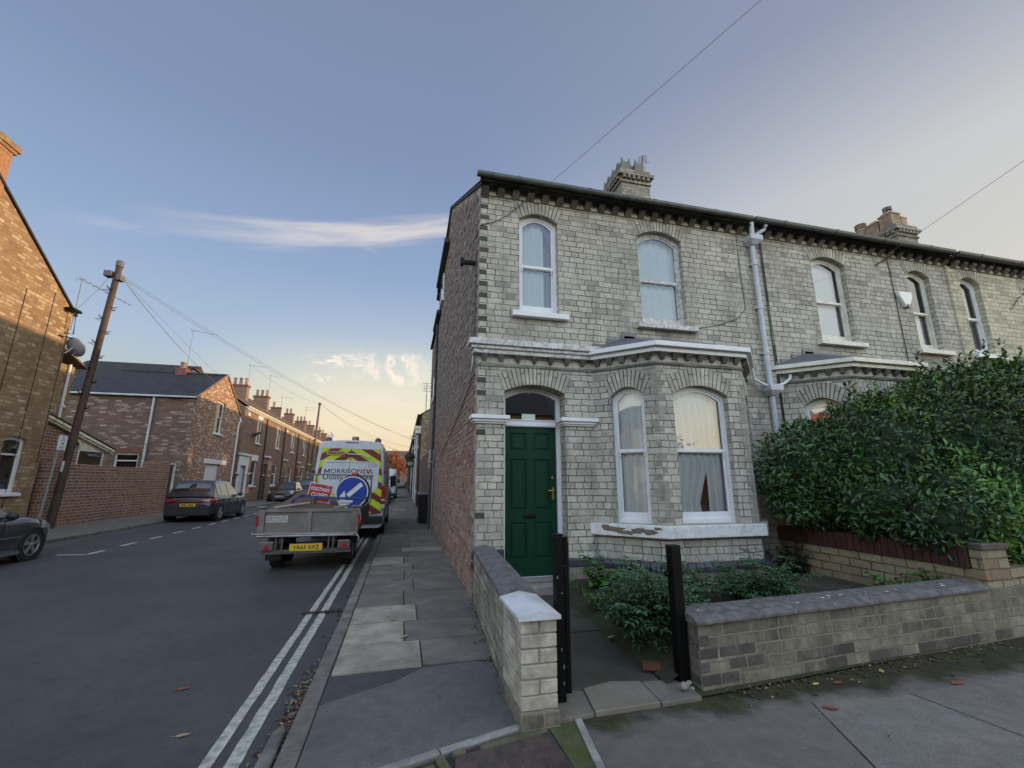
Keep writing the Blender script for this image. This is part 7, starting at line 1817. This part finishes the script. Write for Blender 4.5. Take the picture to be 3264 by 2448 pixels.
# red footway sign
SY = 9.34
fs = root('footway_sign', (-1.53,SY,1.05), 'tilted red rectangular sign reading FOOTWAY CLOSED, propped in the trailer', 'sign')
th = rad(-9.5); cx, cz = -1.528, 1.235; rt = Vector((math.cos(th),0,math.sin(th))); upv = Vector((-math.sin(th),0,math.cos(th)))
def fp(a, b, dy=0): p = Vector((cx,SY+dy,cz))+rt*a+upv*b; return (p.x,p.y,p.z)
def fbox(mb, a0, a1, b0, b1, d0, d1): mb.extr([fp(a0,b0,d0),fp(a1,b0,d0),fp(a1,b1,d0),fp(a0,b1,d0)], (0,d1-d0,0))
REDS = M('sign_red', (.38,.025,.03), .4, var=.06)
m = MB(); fbox(m, -.215,.215,-.175,.175,-.0,.012); m.build('plate', M('sign_white', (.68,.68,.68), .45, dirt=(.4,.38,.35), dirt_amt=.25, ds=12), fs, bevel=.004)
m = MB(); fbox(m, -.20,.20,-.16,.16,-.003,.0); m.build('red_face', REDS, fs)
SW = M('sign_lettering_white', (.72,.70,.70), .45)
text('lettering', 'FOOTWAY', SW, fp(-.175,.03,-.004), rt, upv, .35, .070, fs, thick=.001, bold=.02)
text('lettering', 'CLOSED', SW, fp(-.150,-.075,-.004), rt, upv, .30, .070, fs, thick=.001, bold=.02)
m = MB(); fbox(m, -.15,-.11,.145,.152,-.004,-.003); fbox(m, .10,.15,.135,.142,-.004,-.003); build_each(m, 'fixing', SW, fs)
# blue arrow sign
bs_ = root('arrow_sign', (-.94,SY-.06,.95), 'round blue keep left sign with a white arrow pointing down left, strapped in the trailer', 'sign')
c = Vector((-.935,SY-.06,1.245)); rr_ = .305
m = MB(); m.lathe([(rr_,0),(rr_,.012),(.001,.012)], c+Vector((.02,.02,.02)), (0,1,0), 48); m.lathe([(rr_+.015,.012),(rr_+.015,.03),(.001,.03)], c+Vector((.015,.03,.015)), (0,1,0), 40); m.build('backing', BLACKP, bs_)
m = MB(); m.lathe([(.001,-.003),(rr_-.001,-.003),(rr_,.006)], c, (0,1,0), 56); m.build('rim_border', M('sign_rim_white', (.62,.60,.54), .45), bs_)
m = MB(); m.lathe([(.001,-.0045),(rr_-.022,-.0045),(rr_-.022,-.003)], c, (0,1,0), 56); m.build('blue_face', M('sign_blue', (.012,.045,.30), .35, var=.06), bs_)
m = MB(); d = Vector((-.74,0,-.67)).normalized(); n_ = Vector((-d.z,0,d.x)); q = c+Vector((0,-.0065,0))
sh = .042; tip = c + d*.255 + Vector((0,-.0065,0)); tail = q - d*.235
m.face(*[tail+n_*sh, tail-n_*sh, q+d*.10-n_*sh, q+d*.10+n_*sh])
corner = q + d*.245
h1 = corner + Vector((.0,0,.21)); h2_ = corner + Vector((.25,0,-.0))
m.face(corner+Vector((-.035,0,-.03)), corner+Vector((-.035,0,.10)), corner+Vector((.045,0,.195)), corner+Vector((.075,0,.04)), corner+Vector((.05,0,.02)))
m.face(corner+Vector((-.035,0,-.03)), corner+Vector((.05,0,.02)), corner+Vector((.215,0,.012)), corner+Vector((.20,0,-.03)))
m.face(corner+Vector((-.05,0,-.075)), corner+Vector((.14,0,-.068)), corner+Vector((.17,0,-.045)), corner+Vector((-.035,0,-.045)))
m.build('arrow', M('arrow_white', (.66,.66,.66), .4), bs_, uv=False)
cn = root('traffic_cone', (-.92,SY+.15,1.1), 'red tip of a traffic cone showing above the round blue sign', 'cone')
m = MB(); m.lathe([(.15,0),(.13,.03),(.085,.50),(.06,.535),(.03,.545),(.001,.545)], (-.92,SY+.16,1.08), (0,0,1), 20); m.build('cone_body', M('cone_red', (.45,.03,.02), .5, var=.1), cn, smooth=True)
m = MB(); m.lathe([(.1255,.10),(.103,.36)], (-.92,SY+.16,1.08), (0,0,1), 20); m.build('sleeve', SW, cn)
m = MB(); rows = []
for p in ((-2.02,9.1,1.00),(-1.86,9.2,1.17),(-1.80,SY-.03,1.185),(-1.55,SY-.035,1.155),(-1.33,SY-.04,1.14),(-1.2,SY-.085,1.135),(-.95,SY-.09,1.135),(-.66,SY-.085,1.135),(-.61,SY-.0,1.13),(-.74,9.5,.98)): rows.append([(p[0],p[1],p[2]-.022),(p[0],p[1]-.003,p[2]+.022)])
m.grid(rows); tag(m.build('ratchet_strap', M('blue_webbing', (.03,.07,.22), .7, var=.2, vs=20), None), 'blue webbing strap stretched across the two signs in the trailer', 'strap')
# ================================================================== CAMERA, SUN, SKY
cam = D.cameras.new('Camera'); co = D.objects.new('Camera', cam); COL.objects.link(co); SC.camera = co
cam.sensor_width = 36; cam.lens = 36*943/2212; cam.clip_start = .05; cam.clip_end = 2000
co.location = (0,0,1.45); co.rotation_euler = (rad(90+12.584), 0, rad(-13.839))
SUN_EL, SUN_AZ = 6.0, 79.0      # azimuth clockwise from the street (+y) towards +x
sd = Vector((math.sin(rad(SUN_AZ))*math.cos(rad(SUN_EL)), math.cos(rad(SUN_AZ))*math.cos(rad(SUN_EL)), math.sin(rad(SUN_EL))))
sl_ = D.lights.new('Sun', 'SUN'); sl_.energy = 5.0; sl_.angle = rad(.5); sl_.color = (1.0,.66,.34)
so_ = D.objects.new('Sun', sl_); COL.objects.link(so_); so_.rotation_euler = sd.to_track_quat('Z','Y').to_euler()
w = D.worlds.new('World'); SC.world = w; w.use_nodes = True; nt = w.node_tree
bg = nt.nodes['Background']; bg.inputs['Strength'].default_value = .1
sky = N(nt, 'ShaderNodeTexSky', sky_type='NISHITA'); sky.sun_disc = False; sky.sun_elevation = rad(SUN_EL); sky.sun_rotation = rad(SUN_AZ); sky.air_density = 1.0; sky.dust_density = 1.2; sky.ozone_density = 2.0
tc = N(nt, 'ShaderNodeTexCoord'); dirv = tc.outputs['Generated']
sx = N(nt, 'ShaderNodeSeparateXYZ'); nt.links.new(dirv, sx.inputs[0]); dx, dy, dz = sx.outputs
def dot(v):
    n = N(nt, 'ShaderNodeVectorMath', operation='DOT_PRODUCT'); nt.links.new(dirv, n.inputs[0]); n.inputs[1].default_value = v; return n.outputs['Value']
def rmap(val, a, b, c, d):
    n = N(nt, 'ShaderNodeMapRange'); n.interpolation_type = 'SMOOTHSTEP'; nt.links.new(val, n.inputs[0])
    for i, x in enumerate((a,b,c,d)): n.inputs[i+1].default_value = x
    return n.outputs[0]
S10 = lambda c: tuple(x*10 for x in c)
grad = ramp(nt, math_node(nt,'MAXIMUM',dz,0.0), [(0,(.88,.66,.44)),(.06,(.88,.70,.49)),(.12,(.82,.74,.58)),(.17,(.62,.66,.62)),(.25,(.50,.63,.79)),(.42,(.35,.475,.71)),(.62,(.265,.35,.555)),(.85,(.24,.30,.45))])
grad2 = ramp(nt, math_node(nt,'MAXIMUM',dz,0.0), [(0,(1.0,.74,.45)),(.06,(1.05,.82,.53)),(.127,(1.08,.93,.66)),(.19,(.98,.93,.74)),(.24,(.84,.86,.76)),(.31,(.54,.64,.77)),(.42,(.35,.475,.71)),(.62,(.265,.35,.555))])
grad = mixc(nt, rmap(dot((math.sin(rad(8)),math.cos(rad(8)),0)), .80, .97, 0, 1), grad, grad2)
warm = rmap(dot(tuple(Vector((sd.x,sd.y,.12)).normalized())), .26, 1.0, 0, .90)
low_ = ramp(nt, math_node(nt,'MAXIMUM',dz,0.0), [(.05,(.88,.72,.46)),(.30,(.72,.70,.60)),(.50,(.74,.73,.70)),(.70,(.37,.40,.49))])
g2_ = mixc(nt, warm, grad, low_)
sc10 = N(nt, 'ShaderNodeVectorMath', operation='SCALE'); nt.links.new(g2_, sc10.inputs[0]); sc10.inputs['Scale'].default_value = 10
base = mixc(nt, .82, sky.outputs[0], sc10.outputs[0])
# clouds on a far layer: project the view direction onto a plane
inv = math_node(nt, 'DIVIDE', 1.0, math_node(nt, 'MAXIMUM', dz, .03))
px = math_node(nt, 'MULTIPLY', dx, inv); py = math_node(nt, 'MULTIPLY', dy, inv)
def cloud(az0, az1, el0, el1, feather, scale, sxy, lo, hi, seed, amt, detail=8, slope=0.0, azf=5):
    """a patch of cloud between two bearings and two heights above the horizon"""
    ang = math_node(nt, 'ARCTAN2', dx, dy); hor = math_node(nt, 'SQRT', math_node(nt, 'ADD', math_node(nt,'MULTIPLY',dx,dx), math_node(nt,'MULTIPLY',dy,dy)))
    el = math_node(nt, 'ARCTAN2', dz, hor)
    if slope: el = math_node(nt, 'SUBTRACT', el, math_node(nt, 'MULTIPLY', ang, slope))
    cv = N(nt, 'ShaderNodeCombineXYZ'); nt.links.new(ang, cv.inputs[0]); nt.links.new(el, cv.inputs[1]); cv.inputs[2].default_value = seed
    mp = N(nt, 'ShaderNodeMapping'); nt.links.new(cv.outputs[0], mp.inputs[0]); mp.inputs['Scale'].default_value = (sxy[0],sxy[1],1)
    nz = noise_tex(nt, scale, detail, .6, mp.outputs[0])
    wob = math_node(nt, 'MULTIPLY', math_node(nt, 'SUBTRACT', noise_tex(nt, scale*.6, 4, .6, mp.outputs[0]), .5), feather*2.2)
    el2 = math_node(nt, 'ADD', el, wob)
    a = rmap(ang, rad(az0), rad(az0)+feather*azf, 0, 1); b = rmap(ang, rad(az1), rad(az1)-feather*5, 0, 1)
    c_ = rmap(el2, rad(el0), rad(el0)+feather, 0, 1); d_ = rmap(el2, rad(el1), rad(el1)-feather, 0, 1)
    k = math_node(nt, 'MULTIPLY', math_node(nt,'MULTIPLY',a,b), math_node(nt,'MULTIPLY',c_,d_))
    return math_node(nt, 'MULTIPLY', math_node(nt,'MULTIPLY',k, rmap(nz,lo,hi,0,1)), amt)
CLOUDS = []
mask = None; CLOUDC = (1.04,.91,.78)
for args in ((-34,9,29.5,33.0,.018,7,(.6,7.0),.20,.62,1.7,.52,9,.185,26), (-38,-10,28.6,32.2,.03,6,(.8,5),.36,.8,9.1,.26,8,.20), (-8.6,-4.6,26.0,28.3,.014,22,(1,1.6),.32,.55,4.2,.85,6,-.25),
             (-13,-3,14.0,15.9,.012,30,(1,2.6),.43,.60,2.9,.95,7,.05), (-8,4,11.6,16.3,.018,24,(1.5,1),.42,.60,6.3,1.0,7,0), (-13,-7.5,11.3,13.0,.012,42,(1.6,.9),.47,.62,7.7,.8,6,0), (-14,40,6,12,.05,10,(1,5),.42,.7,3.3,.30,7,0)):
    c_ = cloud(*args); mask = c_ if mask is None else math_node(nt, 'MAXIMUM', mask, c_)
colr = mixc(nt, mask, base, S10(CLOUDC))

# sky boosted behind the camera, added to light the shaded house fronts
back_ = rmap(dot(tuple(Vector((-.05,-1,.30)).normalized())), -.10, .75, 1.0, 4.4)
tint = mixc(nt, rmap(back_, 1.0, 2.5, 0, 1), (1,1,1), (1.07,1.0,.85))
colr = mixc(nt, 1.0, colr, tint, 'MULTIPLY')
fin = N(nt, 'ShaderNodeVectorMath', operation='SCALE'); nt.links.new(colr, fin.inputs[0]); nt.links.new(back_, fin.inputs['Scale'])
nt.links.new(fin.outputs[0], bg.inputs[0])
SC.view_settings.view_transform = 'Standard'; SC.view_settings.look = 'None'; SC.view_settings.exposure = 0; SC.view_settings.gamma = 1
SC.cycles.max_bounces = 6; SC.cycles.diffuse_bounces = 3; SC.cycles.transparent_max_bounces = 12; SC.cycles.caustics_reflective = False; SC.cycles.caustics_refractive = False
